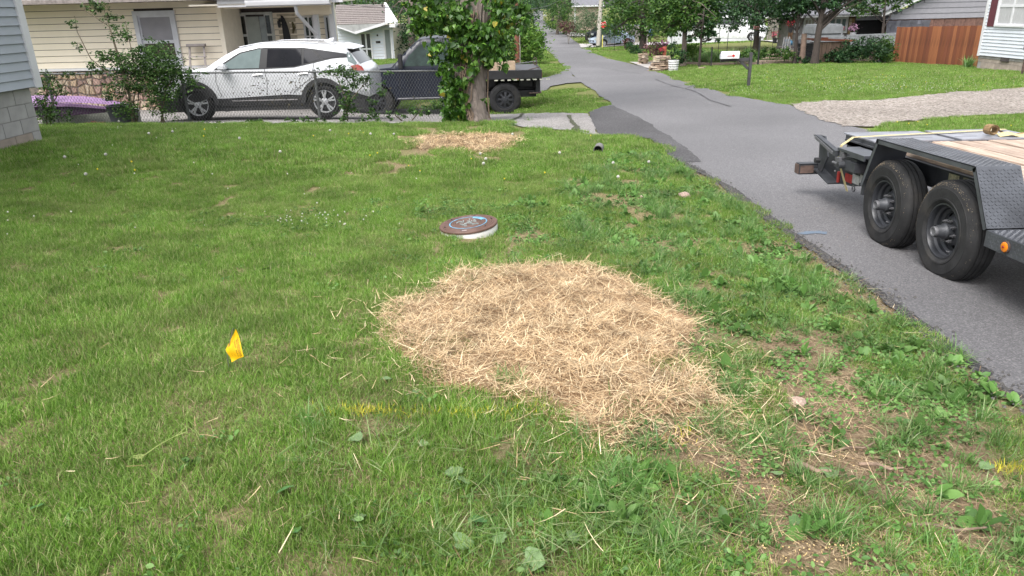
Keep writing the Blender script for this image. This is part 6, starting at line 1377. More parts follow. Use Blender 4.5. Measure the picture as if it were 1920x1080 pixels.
box_house('far_house', 1077, 1125, 52, 12, 95, 9, mat('tan_siding', (.36, .29, .22), .7, var=.08), M_ROOFG, 'tan house with a grey roof on the right of the road beyond the trees', 2.6, boards=.3)
box_house('white_garage', 1290, 1432, 68, 36, 60, 8, mat('bright_white_wall', (.66, .67, .70), .6, var=.04), M_ROOFG, 'long white garage behind the trees across the side road', 1.2, boards=.35, cat='garage')
def boardfence(pa, pb, Z, h, lab):
    a = Vector(pz(*pa, Z)); b = Vector(pz(*pb, Z)); d = b-a; Ln = math.hypot(d.x, d.y); t = empty('board_fence', onto(a), math.atan2(d.y, d.x), lab, 'fence'); n = int(Ln/.16); me = MB().box((0, 0, 0), (.145, .02, h)).mesh('board'); me.materials.append(mat('weathered_board', (.2, .18, .16), .9, var=.3))
    z0 = t.location.z
    for i in range(n): s = i/n; link('board', me, None, t, loc=(s*Ln, 0, float(H(a.x+d.x*s, a.y+d.y*s))-z0))
    MB().bar((0, .04, h*.8), (Ln, .04, h*.8), .04, .08).build('rail', MATS['weathered_board'], t)
boardfence((1437, 75), (1478, 75), 58, 1.9, 'weathered grey board fence right of the white van')
boardfence((1165, 78), (1215, 78), 75, 1.7, 'weathered board fence left of the big trunk by the side road')
# ================================================================== TREES AND PLANTS
LG = vcmat('leaves_mid', [(0, (.016, .05, .008)), (.5, (.038, .10, .016)), (1, (.10, .18, .03))], .5, trans=.3, nscale=.7, vary=.3)
LD = vcmat('leaves_dark', [(0, (.010, .033, .012)), (.5, (.022, .065, .022)), (1, (.06, .13, .04))], .5, trans=.25, nscale=.7, vary=.3)
LL = vcmat('leaves_light', [(0, (.05, .12, .02)), (.5, (.10, .21, .03)), (1, (.2, .32, .06))], .5, trans=.35, nscale=.9, vary=.25)
LV = vcmat('vine_leaves', [(0, (.02, .065, .010)), (.5, (.055, .14, .018)), (.975, (.14, .27, .04)), (1, (.38, .30, .04))], .42, trans=.3, nscale=1.6, vary=.3, spec=.5)
LR = vcmat('leaves_purple', [(0, (.07, .03, .03)), (1, (.16, .08, .07))], .6, trans=.2)
BARK = mat('bark', (.13, .105, .088), .95, var=.4, scale=9, stretch=(6, 6, 1), bump=1, bscale=10)
BARKD = mat('dark_bark', (.045, .035, .03), .95, var=.4, scale=9, stretch=(6, 6, 1), bump=1, bscale=10)
def crown(name, cells, n, size, kind, m, parent, seed, sub=40, csize=.28, shell=.5, kindprop=None, inv=None, droop=.3, up=.6):
    P = blob_points(cells, n, seed, sub, csize, shell)
    if inv is not None: P = P-np.array(inv)
    g = np.random.default_rng(seed+1); V, Fc, rc = leaves(P, g.uniform(size*.6, size*1.3, len(P)), kind, seed, droop, up)
    return cloud(name, V, Fc, rc, m, parent, kind=kindprop)
def tree(px, py, Z, r, cells, n, lsize, m, label, bark=BARK, seed=1, lean=0, name='tree', top=None, branches=4, group='trees', kind='quad', sub=40, csize=.28, shell=.45, ground=None):
    """cells: (px, py, Z, rx, ry, rz) ellipsoids given by photo pixel, depth and metric radii"""
    b = onto(pz(px, py, Z)); t = empty(name, b, 0, label, 'tree', group)
    C3 = [(tuple(np.array(pz(c[0], c[1], c[2]))-np.array(b)), (c[3], c[4], c[5])) for c in cells]
    cz = sum(c[0][2] for c in C3)/len(C3); cx = sum(c[0][0] for c in C3)/len(C3); cy = sum(c[0][1] for c in C3)/len(C3); hh = top or max(c[0][2] for c in C3)
    rr = random.Random(seed); mb = MB(); pts = []; rs = []
    for k in range(7): s = k/6; pts.append((cx*s*s*.6+rr.uniform(-.1, .1)*r*s, cy*s*s*.6, -.15+(hh+.15)*s)); rs.append(r*(1.35 if k == 0 else 1-.55*s))
    mb.tube(pts, rs, 10)
    for c, rad in C3:
        for q in range(branches):
            s = rr.uniform(.35, .9); p0 = Vector((cx*s*s*.6, cy*s*s*.6, hh*s)); d = Vector(c)+Vector((rr.uniform(-1, 1)*rad[0], rr.uniform(-1, 1)*rad[1], rr.uniform(-.6, .8)*rad[2]))*.8; mid = (p0+d)/2+Vector((0, 0, .15*abs(d.x-p0.x))); mb.tube([p0, mid, d], [r*.35*(1-s*.5), r*.2, r*.06], 6)
    mb.build('trunk', bark, t, smooth=True)
    crown('crown', C3, n, lsize, kind, m, t, seed, sub, csize, shell, 'stuff')
    return t
# --- the big tree by the driveway, with its climbing vine
def big_tree():
    b = onto(pz(878, 228, 14.6), -.1); t = empty('driveway_tree', b, 0, 'big grey barked tree wrapped in a leafy climbing vine beside the driveway', 'tree')
    T = lambda px, py, Z=14.6: Vector(pz(px, py, Z))-b
    ctr = [(879, 236, .42), (878, 226, .38), (879, 205, .355), (878, 180, .345), (880, 140, .33), (884, 100, .32), (888, 50, .31), (892, 0, .29), (900, -120, .27), (915, -300, .22)]
    n = 40; mb = MB(); rr = random.Random(1); L_ = []
    pts = [(T(px, py), r) for px, py, r in ctr]; fin = []
    for (p, r), (q, r2) in zip(pts[:-1], pts[1:]):
        for k in range(5): fin.append((p.lerp(q, k/5), r+(r2-r)*k/5))
    fin.append(pts[-1])
    for p, r in fin:
        for k in range(n):
            a = 2*math.pi*k/n; ridge = .035*mnoise.noise(Vector((math.cos(a)*7, math.sin(a)*7, p.z*1.1)))+.03*mnoise.noise(Vector((math.cos(a)*2, math.sin(a)*2, p.z*.8+4)))+(.02 if k % 2 else -.012)*(.4+abs(mnoise.noise(Vector((k, p.z*2.3, 1))))*1.6)
            fl = max(0, .3-p.z)*.28*(1+.9*math.sin(a*5+1)); mb.v.append((p.x+(r+ridge+fl)*math.cos(a), p.y+(r+ridge+fl)*math.sin(a), p.z))
    for i in range(len(fin)-1):
        for k in range(n): k2 = (k+1) % n; mb.f.append((i*n+k, i*n+k2, (i+1)*n+k2, (i+1)*n+k))
    mb.build('trunk', mat('trunk_bark', (.17, .14, .12), .95, var=.35, scale=5, stretch=(5, 5, .8), bump=1.0, bscale=9), t, smooth=True)
    br = MB()
    for (dx, dy, dz) in ((-2.5, 1, 2.2), (2.2, -1, 2.4), (.6, 2.5, 2.8), (-1.2, -2, 2.6), (2.4, 1.6, 1.8)):
        p = T(897, -90); br.tube([p, p+Vector((dx*.4, dy*.4, dz*.5)), p+Vector((dx, dy, dz))], [.17, .12, .05], 8)
    br.build('branches', BARK, t, smooth=True, kind='stuff')
    cc = T(905, -330); cells = [((cc.x+dx, cc.y+dy, cc.z+dz), (1.5, 1.5, .9)) for dx, dy, dz in ((-1.9, 1, 1), (1.8, -.6, 1.2), (.4, 2.2, 1.6), (-.8, -1.4, 1.8), (2, 1.8, 1), (0, 0, 2.5))]
    crown('crown', cells, 7000, .12, 'oval', LG, t, 31, kindprop='stuff')
    # climbing vine
    v = empty('climbing_vine', b, 0, 'leafy green climbing vine covering the driveway tree trunk', 'vine'); g = np.random.default_rng(12)
    cells = [(835, 20, .62, .5, .5), (900, 15, .55, .35, .45), (950, 40, .40, .4, .42), (850, 80, .5, .45, .4), (800, 30, .42, .35, .30), (915, 85, .35, .4, .35), (860, 140, .42, .38, .32), (905, 120, .25, .3, .15), (830, 105, .28, .3, .22), (875, 180, .20, .28, .2), (868, 215, .10, .2, .22), (846, 170, .16, .22, .25), (905, 175, .07, .2, .18), (858, 228, .24, .25, .12), (850, 200, .20, .2, .3), (842, 215, .18, .2, .2), (838, 150, .2, .2, .3), (888, 85, .32, .5, .42), (930, 50, .35, .4, .35), (850, 50, .4, .5, .5), (955, 5, .45, .4, .3), (935, 110, .18, .2, .2), (790, 5, .35, .3, .3)]
    C3 = []
    for (px, py, rx, ry, rz) in cells:
        q = T(px, py, 14.25); C3.append(((q.x, q.y, q.z), (rx, ry, rz), rx*rz+.03))
    P = blob_points(C3, 4900, 5, 14, .16, .5)
    # keep the leaves outside the trunk and mostly on the viewer's side
    axis_x = np.interp(P[:, 2], [p.z for p, r in fin], [p.x for p, r in fin]); axis_y = np.interp(P[:, 2], [p.z for p, r in fin], [p.y for p, r in fin]); rad = np.interp(P[:, 2], [p.z for p, r in fin], [r for p, r in fin])
    dd = np.hypot(P[:, 0]-axis_x, P[:, 1]-axis_y); bad = dd < rad+.05; sc = (rad+.05+.12*g.random(len(P)))/np.maximum(dd, .01)
    P[bad, 0] = axis_x[bad]+(P[bad, 0]-axis_x[bad])*sc[bad]; P[bad, 1] = axis_y[bad]+(P[bad, 1]-axis_y[bad])*sc[bad]
    # bare window of bark on the right flank of the trunk
    pxs = [(P[i, 0]-axis_x[i], P[i, 2]) for i in range(len(P))]; zlo = T(880, 130).z
    keep = np.array([not (z < zlo and dx > .08 and g.random() < .95) for dx, z in pxs]); z2a, z2b = T(880, 45).z, T(880, 0).z
    keep &= np.array([not (z > z2a and -.05 < dx < .36 and g.random() < .8) for dx, z in pxs])
    P = P[keep]; P = P[P[:, 2] > -.05]; order = np.argsort(P[:, 1]+g.normal(0, .1, len(P))); P = P[order]
    big = P[:300]; rest = P[300:]
    V, Fc, rc = leaves(rest, g.uniform(.06, .125, len(rest)), 'heart', 6, .75, .55); cloud('leaf_mass', V, Fc, rc, LV, v, kind='stuff')
    protos = []
    for i in range(10):
        V, Fc, rc = leaves(np.zeros((1, 3)), np.array([1.]), 'heart', 400+i, .8, .6); rc[:] = np.array([i/10.5, .3]); protos.append(cloud('~l', V, Fc, rc, LV))
    for i, p in enumerate(big): o = link('leaf', protos[i % 10], None, v, loc=p); s_ = g.uniform(.065, .13); o.scale = (s_,)*3; o.rotation_euler = (0, 0, g.uniform(-1.2, 1.2))
    st = MB()
    for k in range(9):
        a = -1.57+g.normal(0, .8); pts_ = []
        for (p, r) in fin[:36:3]: a += g.normal(0, .16); pts_.append((p.x+(r+.05)*math.cos(a), p.y+(r+.05)*math.sin(a), p.z))
        st.tube(pts_, .014, 5)
    st.build('vine_stem', mat('vine_stem', (.14, .10, .07), .9), v, smooth=True, kind='stuff')
    return b
big_tree()
# --- shrubs tangled in the fence
def shrub(name, base, cells, n, size, m, label, stems, seed, kind='oval', cat='shrub', Z=14.5, csize=.3, shell=.2, sub=20):
    b = onto(pz(*base)); t = empty(name, b, 0, label, cat); C3 = [(tuple(np.array(pz(c[0], c[1], c[5] if len(c) > 5 else Z))-np.array(b)), (c[2], c[3], c[4])) for c in cells]
    crown('foliage', C3, n, size, kind, m, t, seed, sub, csize, shell, 'stuff', droop=.2, up=.4)
    rr = random.Random(seed); mb = MB()
    for st in stems:
        pts = [Vector((rr.uniform(-.1, .1), rr.uniform(-.05, .05), -.05))]+[Vector(pz(px, py, Z))-b for px, py in st]; mb.tube(pts, [.016*(1-.8*i/len(pts)) for i in range(len(pts))], 5)
    mb.build('stem', mat('shrub_stem', (.11, .09, .06), .9), t, smooth=True, kind='stuff'); return t
LS = vcmat('shrub_leaves', [(0, (.015, .04, .01)), (.5, (.04, .095, .02)), (1, (.11, .21, .045))], .5, trans=.3, nscale=1.5, vary=.35)
shrub('tall_shrub', (252, 232, 14.6), [(238, 120, .40, .3, .25), (205, 105, .28, .2, .14), (225, 60, .22, .18, .2), (195, 15, .16, .14, .2), (140, 45, .10, .1, .16), (150, 85, .12, .1, .13), (160, 15, .13, .1, .1), (180, 125, .22, .2, .12), (260, 155, .35, .25, .25), (215, 170, .22, .2, .2), (235, 205, .28, .2, .18), (205, 35, .14, .12, .14), (265, 95, .25, .2, .16), (178, 5, .16, .1, .1), (232, 35, .06, .06, .1)], 4600, .052, LS, 'tall thin shrub reaching up against the cream wall by the fence', [[(245, 180), (225, 110), (205, 50), (190, 0)], [(240, 170), (170, 110), (145, 60), (140, 30)], [(260, 170), (250, 110), (235, 40)], [(250, 190), (265, 120), (270, 90)], [(205, 50), (160, 20), (155, 5)]], 41, sub=14)
shrub('dense_shrub', (305, 232, 14.6), [(300, 110, .38, .3, .28), (320, 140, .38, .3, .25), (290, 160, .38, .25, .25), (350, 140, .28, .2, .16), (305, 195, .28, .2, .26), (365, 160, .12, .15, .2), (290, 85, .25, .2, .14), (270, 130, .25, .2, .2), (318, 215, .15, .15, .15), (385, 135, .12, .1, .07), (305, 125, .4, .3, .3), (310, 170, .35, .25, .3)], 7000, .045, LS, 'dense dark shrub growing through the chain link fence in front of the SUV nose', [[(300, 180), (300, 120)], [(310, 170), (340, 120)], [(300, 200), (290, 100)]], 42, sub=14)
shrub('wild_rose_bush', (648, 228, 14.7), [(645, 135, .28, .2, .13), (610, 130, .14, .12, .1), (680, 150, .2, .15, .16), (650, 165, .18, .15, .16), (655, 195, .18, .15, .22), (715, 165, .12, .1, .16), (725, 135, .10, .1, .05), (640, 215, .12, .1, .12), (700, 190, .10, .1, .1)], 1900, .05, LS, 'leafy bush growing through the fence by the rear wheel of the SUV', [[(650, 190), (630, 140)], [(655, 190), (690, 150)], [(650, 200), (652, 150)]], 43, sub=12)
shrub('fence_creeper', (88, 235, 14.7), [(85, 150, .22, .15, .15), (100, 165, .2, .15, .13), (130, 140, .15, .1, .08), (80, 190, .2, .15, .2), (85, 215, .2, .15, .2), (115, 215, .2, .1, .12), (160, 138, .1, .08, .05), (120, 175, .08, .08, .08)], 1900, .045, LS, 'dark creeper hanging on the fence beside the grey house', [[(85, 190), (90, 150)], [(95, 200), (130, 142)]], 44, sub=12)
shrub('fence_foot_weeds', (770, 232, 14.8), [(790, 205, .30, .15, .10), (740, 215, .2, .12, .08), (820, 190, .15, .12, .18), (690, 222, .3, .12, .06), (570, 226, .6, .12, .06), (430, 228, .7, .12, .05), (700, 205, .1, .1, .14)], 1500, .05, LS, 'low weeds growing along the foot of the chain link fence', [[(790, 205)], [(740, 215)]], 45, cat='weeds')
# --- background masses on the left behind the pickup and cottage
tree(775, 118, 40, .25, [(790, 60, 40, 2.2, 2, 1.6), (760, 20, 42, 2.2, 2, 1.6), (800, 95, 38, 1.8, 1.5, 1.1), (850, 30, 40, 2.2, 2, 1.5), (755, 90, 42, 1.2, 1, 1.2), (740, -20, 46, 3, 2.5, 2.)], 9000, .17, LD, 'dark green tree behind the pickup cab, right of the white cottage', seed=51)
tree(690, 70, 60, .3, [(670, -15, 60, 4, 3, 1.6), (730, -10, 58, 3, 3, 2), (800, 0, 62, 4, 3, 3)], 5000, .25, LG, 'mid green tree rising above the roof of the white cottage', seed=52)
tree(905, 118, 36, .22, [(900, 60, 36, 1.8, 1.5, 1.6), (945, 40, 36, 1.2, 1.5, 1.5), (870, 20, 38, 2, 1.6, 1.6), (935, 0, 40, 1.6, 1.5, 1.5)], 6500, .15, LG, 'green tree directly behind the vine covered trunk', seed=53)
tree(985, 75, 55, .22, [(960, 20, 55, 1.8, 2, 2.2), (985, 15, 60, 1.2, 2, 2), (960, 60, 52, 1.3, 1.5, 1.2), (990, 45, 62, .7, 1.5, 1.2)], 6500, .17, LD, 'dark tree left of the road just behind the leaning brown pole', seed=54)
def bush(base, cells, n, size, m, label, seed, kind='oval', Z=30., cat='bush', group=None):
    t = shrub('bush', base, cells, n, size, m, label, [[(c[0], c[1])] for c in cells[:3]], seed, kind, cat, Z, csize=.3, shell=.4, sub=22)
    if group: t['group'] = group
bush((975, 122, 28), [(975, 70, .9, .8, .6), (955, 100, .8, .8, .5), (990, 95, .65, .7, .55), (940, 85, .6, .6, .6), (1000, 75, .35, .5, .5), (985, 120, .5, .5, .3), (950, 60, .5, .5, .5)], 4200, .12, LL, 'bright green bush behind the truck bed beside the road', 61, Z=28)
bush((1000, 112, 34), [(1003, 90, .5, .6, .5), (1000, 70, .5, .6, .4), (1012, 102, .3, .4, .25), (990, 60, .6, .6, .4)], 1600, .12, LG, 'smaller bush at the left road edge with loose leaves reaching out', 62, Z=34)
bush((920, 135, 24), [(925, 95, .7, .6, .5), (905, 110, .5, .5, .5), (940, 120, .5, .5, .4), (930, 70, .5, .5, .4)], 2600, .11, LG, 'green bush right behind the wooden crate on the truck bed', 63, Z=24)
# --- trees along the right
tree(1205, 98, 44, .22, [(1190, 40, 44, 2.0, 1.8, 1.0), (1178, 15, 46, 1.1, 1.2, 1.1), (1230, 30, 43, 1.9, 1.6, 1.1), (1195, -5, 46, 1.9, 1.8, 1.3), (1240, -10, 44, 2.4, 2, 1.2), (1165, 50, 48, .7, .8, .6)], 9500, .17, LG, 'tree with the widest dark trunk beside the stacked stone pillar', seed=71, bark=BARKD, top=4, group='trees right of the road')
tree(1282, 106, 32, .13, [(1275, 30, 32, 1.4, 1.2, .7), (1240, 40, 33, .8, .8, .5), (1310, 40, 31, .9, .8, .45), (1290, 5, 32, 1.7, 1.4, .7), (1265, 60, 31.5, .7, .7, .22), (1305, 62, 31.5, .7, .7, .2)], 7500, .15, LG, 'slim straight tree behind the striped white pot', seed=72, top=3.4, group='trees right of the road', sub=30)
tree(1312, 104, 31, .06, [(1320, 50, 31, .6, .6, .4), (1335, 70, 31, .35, .4, .2), (1300, 75, 30.5, .35, .4, .15), (1325, 20, 32, .9, .9, .5)], 2400, .13, LD, 'thin forked young tree left of the mailboxes', seed=73, bark=BARKD, top=2.4, group='trees right of the road')
tree(1418, 84, 40, .17, [(1400, 25, 40, 1.7, 1.4, .9), (1370, 35, 40, 1.0, 1, .7), (1440, 30, 39, 1.5, 1.2, .7), (1350, 10, 41, 1.8, 1.4, 1.0), (1410, 52, 39, .8, .7, .25), (1430, -10, 40, 2.2, 1.6, 1.)], 9000, .15, LD, 'dark trunked tree in front of the white van', seed=74, bark=BARKD, top=3.6, group='trees right of the road')
tree(1490, 112, 31, .085, [(1490, 5, 31, .9, 1, .5), (1470, 28, 31, .5, .6, .25), (1520, 2, 31, .8, .8, .4)], 2800, .13, LD, 'crooked leaning tree before the bungalow window', seed=75, bark=BARKD, top=2.6, group='trees right of the road')
tree(1528, 110, 30.5, .16, [(1510, 2, 30.5, 1.4, 1.2, .40), (1560, -2, 30, 1.3, 1.1, .36), (1470, -5, 31, 1.4, 1.2, .5), (1600, -4, 30, 1.0, 1.0, .30), (1640, -3, 30, .9, .9, .25), (1555, 16, 30, .7, .7, .15), (1540, -30, 31, 2, 1.6, .5)], 8000, .13, LD, 'dark tree with the thickest trunk beside the rusty topped bin, before the bungalow', seed=76, bark=BARKD, top=3.5, group='trees right of the road')
tree(1655, 70, 36, .08, [(1650, 8, 36, 1.2, 1, .4), (1610, 12, 36, .8, .8, .4), (1690, -5, 36, .9, .8, .3)], 2200, .14, LG, 'tree whose drooping branches hang before the garage eave', seed=77, bark=BARKD, top=3.4, group='trees right of the road')
tree(1480, 30, 75, .3, [(1450, 0, 75, 5, 3, 2), (1350, 0, 78, 6, 3, 2.2), (1250, 10, 80, 5, 3, 2.2), (1560, -10, 76, 6, 3, 2)], 6000, .3, LG, 'far tree line behind the white garage', seed=78)
# --- far end of the road
tree(1045, 64, 88, .2, [(1045, 40, 88, 1.5, 1.5, 1.2), (1050, 15, 90, 1.8, 1.6, 1.4), (1060, 30, 86, 1.3, 1.3, 1.3), (1065, 50, 84, 1.0, 1, .9)], 4500, .2, LG, 'green tree right of the road before the tan house', seed=81)
tree(1068, 40, 110, .25, [(1062, 5, 110, 3, 2.5, 1.8), (1045, 0, 115, 3, 2.5, 2.0)], 3500, .28, LD, 'dark tree hanging over the road left of the tan house', seed=82)
tree(1036, 34, 130, .25, [(1040, 14, 130, 1.6, 2.0, 1.3), (1046, 0, 135, 2.6, 2.5, 1.8)], 2200, .3, LD, 'farthest thin tree at the top of the road on the right', seed=83)
tree(985, 30, 125, .3, [(985, 0, 125, 3.2, 3, 2.6), (960, 0, 120, 5, 3, 3.5)], 4000, .3, LG, 'tree hanging over the far road from the left', seed=84)
bush((1100, 66, 72), [(1100, 45, 1.6, 1.3, 1.2), (1085, 58, 1.2, 1, .8), (1115, 40, 1.5, 1.2, 1.2), (1095, 30, 1.3, 1, .9)], 4200, .15, vcmat('grey_green', [(0, (.05, .09, .04)), (1, (.14, .2, .10))], .6, trans=.3), 'grey green bush left of the black van', 85, 'quad', 76)
bush((1065, 68, 74), [(1062, 50, .9, .8, .55), (1068, 58, .7, .6, .4)], 1400, .12, LR, 'purple leaved small bush at the right of the far road', 86, 'quad', 74)
bush((1140, 70, 68), [(1140, 60, .9, .8, .5), (1150, 55, .8, .8, .6)], 1500, .13, LD, 'low dark bush behind the stop sign', 87, 'quad', 70)
bush((1115, 93, 62), [(1112, 90, .9, .6, .18), (1125, 90, .5, .5, .2)], 700, .08, LG, 'scruffy low weeds at the foot of the stop sign', 88, 'quad', 62, cat='weeds')
# wood line closing the horizon
cells = []
rr = random.Random(3)
for k in range(34):
    x = -170+k*11+rr.uniform(-3, 3); 
    if abs(x-9) < 7: continue
    y = 205+rr.uniform(-8, 8); cells.append(((x, y, float(H(x, y))+3+rr.uniform(0, 4)), (9, 5, 5.5+rr.uniform(0, 2))))
o = crown('far_wood', cells, 26000, .95, 'quad', LG, None, 91, 60, .3, .5, 'stuff')
cells = []
for k in range(14): cells.append(((-14-k*4.2, 62+rr.uniform(-4, 4), float(H(-14-k*4., 62))+2.5), (3.5, 2.5, 3.2)))
for k in range(6): cells.append(((24+k*6, 66+rr.uniform(-4, 4), float(H(24, 66))+2.5), (3.5, 2.5, 3.2)))
crown('back_hedge', cells, 12000, .4, 'quad', LD, None, 92, 50, .3, .5, 'stuff')

# ================================================================== STREET THINGS
POLE = mat('weathered_pole', (.27, .25, .215), .9, var=.25, scale=8, stretch=(5, 5, 1))
def pole(name, pa, pb, r, m, label, cat='pole', parts=None):
    b = onto(pz(*pa)); q = Vector(pz(*pb)); d = q-b; q = b+d*1.6; t = empty(name, b, 0, label, cat); MB().tube([(0, 0, -.2), q-b], [r, r*.85], 12).build('pole', m, t, smooth=True); return t, q-b
t, q = pole('utility_pole', (1121, 82, 62), (1127, 0, 62), .19, POLE, 'pale grey wooden utility pole next to the stop sign'); MB().tube([(-1, 0, q.z-.6), (1, 0, q.z-.6)], .05, 6).build('crossarm', POLE, t)
t, q = pole('leaning_pole', (970, 90, 27), (967, 0, 27), .10, mat('red_brown_pole', (.14, .05, .03), .85, var=.3, scale=6, stretch=(4, 4, 1)), 'red brown wooden pole standing in the bushes left of the road')
MB().tube([(.08, -.1, 0), (.1, -.1, 1.2), (.07, -.1, 2.2)], .018, 5).build('ground_wire', POLE, t)
mb = MB()
for (a, b) in (((966, 8, 27), (870, 30, 22)), ((967, 20, 27), (1060, -8, 60)), ((967, 38, 27), (1015, 15, 40)), ((640, 8, 36), (900, -6, 27))):
    A, B = Vector(pz(*a)), Vector(pz(*b)); pts = [A.lerp(B, k/8)-Vector((0, 0, .25*math.sin(math.pi*k/8))) for k in range(9)]; o = MB().tube(pts, .012, 4).build('overhead_wire', M_BLACK, None); props(o, {870: 'thin overhead wire running left from the red brown pole', 1060: 'overhead wire running along the road from the red brown pole', 1015: 'lower thin wire running right from the red brown pole', 900: 'overhead wire above the white cottage roof'}[b[0]], 'wire')
def stop_sign():
    b = onto(pz(1127, 96, 58)); c = Vector(pz(1129.5, 46, 58))-b; t = empty('stop_sign', b, math.radians(4), 'red octagonal stop sign on a post at the side road', 'sign')
    MB().box((-.03, -.02, -.2), (.03, .02, c.z)).build('post', mat('sign_post_dark', (.05, .07, .05), .7), t); MB().box((.06, -.03, -.1), (.13, .03, 1.0)).build('marker_post', mat('yellow_marker', (.55, .5, .12), .7), t)
    R_ = .285; oc = [(c.x+R_*math.cos(math.pi/8+k*math.pi/4), c.z+R_*math.sin(math.pi/8+k*math.pi/4)) for k in range(8)]; oi = [(c.x+(x-c.x)*.93, c.z+(z-c.z)*.93) for x, z in oc]
    MB().prism(oc, -.045, -.04, 'y').build('border', mat('sign_white', (.75, .73, .72), .5), t); MB().prism(oi, -.05, -.0455, 'y').build('red_face', mat('sign_red', (.5, .02, .025), .45, var=.08), t)
    cu = bpy.data.curves.new('stop_text', 'FONT'); cu.body = 'STOP'; cu.size = .20; cu.align_x = 'CENTER'; cu.align_y = 'CENTER'; cu.extrude = .001; tmp = bpy.data.objects.new('lettering_curve', cu); me = bpy.data.meshes.new_from_object(tmp); bpy.data.objects.remove(tmp); me.materials.clear(); me.materials.append(MATS['sign_white']); o = bpy.data.objects.new('lettering', me); COL.objects.link(o); o.parent = t; o.rotation_euler = (math.pi/2, 0, 0); o.location = (c.x, -.053, c.z); o.scale = (.95, 1.15, 1)
stop_sign()
def mailboxes():
    b = onto(pz(1403, 163, 20)); t = empty('mailbox_post', b, 0, 'dark wooden mailbox post with arm and brace on the right lawn', 'post'); D = lambda px, py: Vector(pz(px, py, 20))-b
    mp = mat('dark_post_wood', (.055, .052, .055), .8, var=.3); top = D(1405, 97); arm = D(1372, 110); MB().box((-.036, -.036, -.2), (.036, .036, top.z)).build('post', mp, t); MB().box((D(1346, 110).x, -.045, arm.z-.05), (-.055, .045, arm.z+.03)).build('arm', mp, t)
    MB().bar((-.05, 0, D(1400, 128).z), (D(1382, 113).x, 0, arm.z-.04), .05, .07).build('brace', mp, t)
    x0 = D(1344, 100).x; wm = mat('mailbox_white', (.70, .71, .73), .35, var=.05)
    for k, lab in enumerate(('white mailbox with a red flag, nearest the road viewer side of the row', 'white mailbox in the middle of the row on the dark post', 'white mailbox farthest back in the row on the dark post')):
        o = empty('mailbox', b+Vector((x0+k*.045, -.11+k*.14, arm.z+.03+k*.012)), math.radians(0), lab, 'mailbox', 'mailboxes in a row on one arm'); pr = [(-.075, 0), (.075, 0), (.075, .085)]+[(.075*math.cos(a), .085+.065*math.sin(a)) for a in [j*math.pi/8 for j in range(1, 8)]]+[(-.075, .085)]
        MB().prism([(y, z) for y, z in pr], .0, .47, 'x').build('box', wm, o, bevel=.004, smooth=True); MB().prism([(y*1.05, z*1.03-.002) for y, z in pr], -.018, -.001, 'x').build('door', wm, o, bevel=.003)
        MB().box((-.03, -.02, .13), (-.018, .02, .16)).build('latch', M_STEEL, o)
        if k == 0: MB().box((.14, -.088, .07), (.30, -.0765, .085)).lathe([(.035, -.088), (.035, -.0765), (0, -.0765), (0, -.088)], 12, 'y', (.31, 0, .08)).build('flag', mat('flag_red', (.6, .03, .02), .5), o)
mailboxes()
def small_mailbox(px, py, Z, label, m_, wt):
    b = onto(pz(px, py, Z)); t = empty('small_mailbox', b, 0, label, 'mailbox'); MB().box((-.05, -.05, 0), (.05, .05, 1.0)).build('post', m_, t); MB().box((-.25, -.12, 1.0), (.25, .12, 1.25)).build('box', wt, t, bevel=.05)
small_mailbox(1036, 51, 100, 'dark far mailbox right of the road near the green tree', M_BLACK, M_BLACK); small_mailbox(1022, 34, 125, 'far white topped bin at the top of the road', M_BLACK, M_WTRIM); small_mailbox(1067, 66, 78, 'far pale mailbox post under the purple bush', POLE, M_RUST)
def stonestack(px, py, Z, rb, h, label, seed, spread=.0):
    b = onto(pz(px, py, Z)); t = empty('stone_stack', b, 0, label, 'stone stack'); rr = random.Random(seed); ms = [mat('flat_stone_%s' % k, c, .9, var=.3, scale=6) for k, c in (('tan', (.34, .26, .19)), ('pale', (.45, .37, .29)), ('brown', (.22, .16, .12)))]; z = 0
    while z < h:
        th = rr.uniform(.045, .085); r = rb*(1-.35*z/h) if spread else rb
        for k in range(7):
            a = 2*math.pi*(k+rr.random()*.6)/7; c = Vector((r*.62*math.cos(a), r*.62*math.sin(a), z+rr.uniform(-.01, .01))); n = 6; w_ = r*rr.uniform(.28, .62)
            poly = [(c.x+w_*rr.uniform(.8, 1.2)*math.cos(q*math.pi/3+a), c.y+w_*rr.uniform(.6, 1.0)*math.sin(q*math.pi/3+a)) for q in range(n)]; MB().prism(poly, c.z, c.z+th*rr.uniform(.5, .85), 'z', Matrix.Rotation(rr.uniform(-.05, .05), 4, 'X')).build('flat_stone', rr.choice(ms), t)
        z += th
    return b, z
b1_, h1_ = stonestack(1206, 117, 34, .24, .50, 'round stack of flat stones behind the walk entrance, farther from the road', 1)
b2_, h2_ = stonestack(1240, 134, 30, .50, .56, 'wider heap of flat stones beside the white striped pot', 2, .3)
b3_, h3_ = stonestack(1316, 124, 30, .14, .10, 'low pile of pale stones right of the white striped pot', 3)
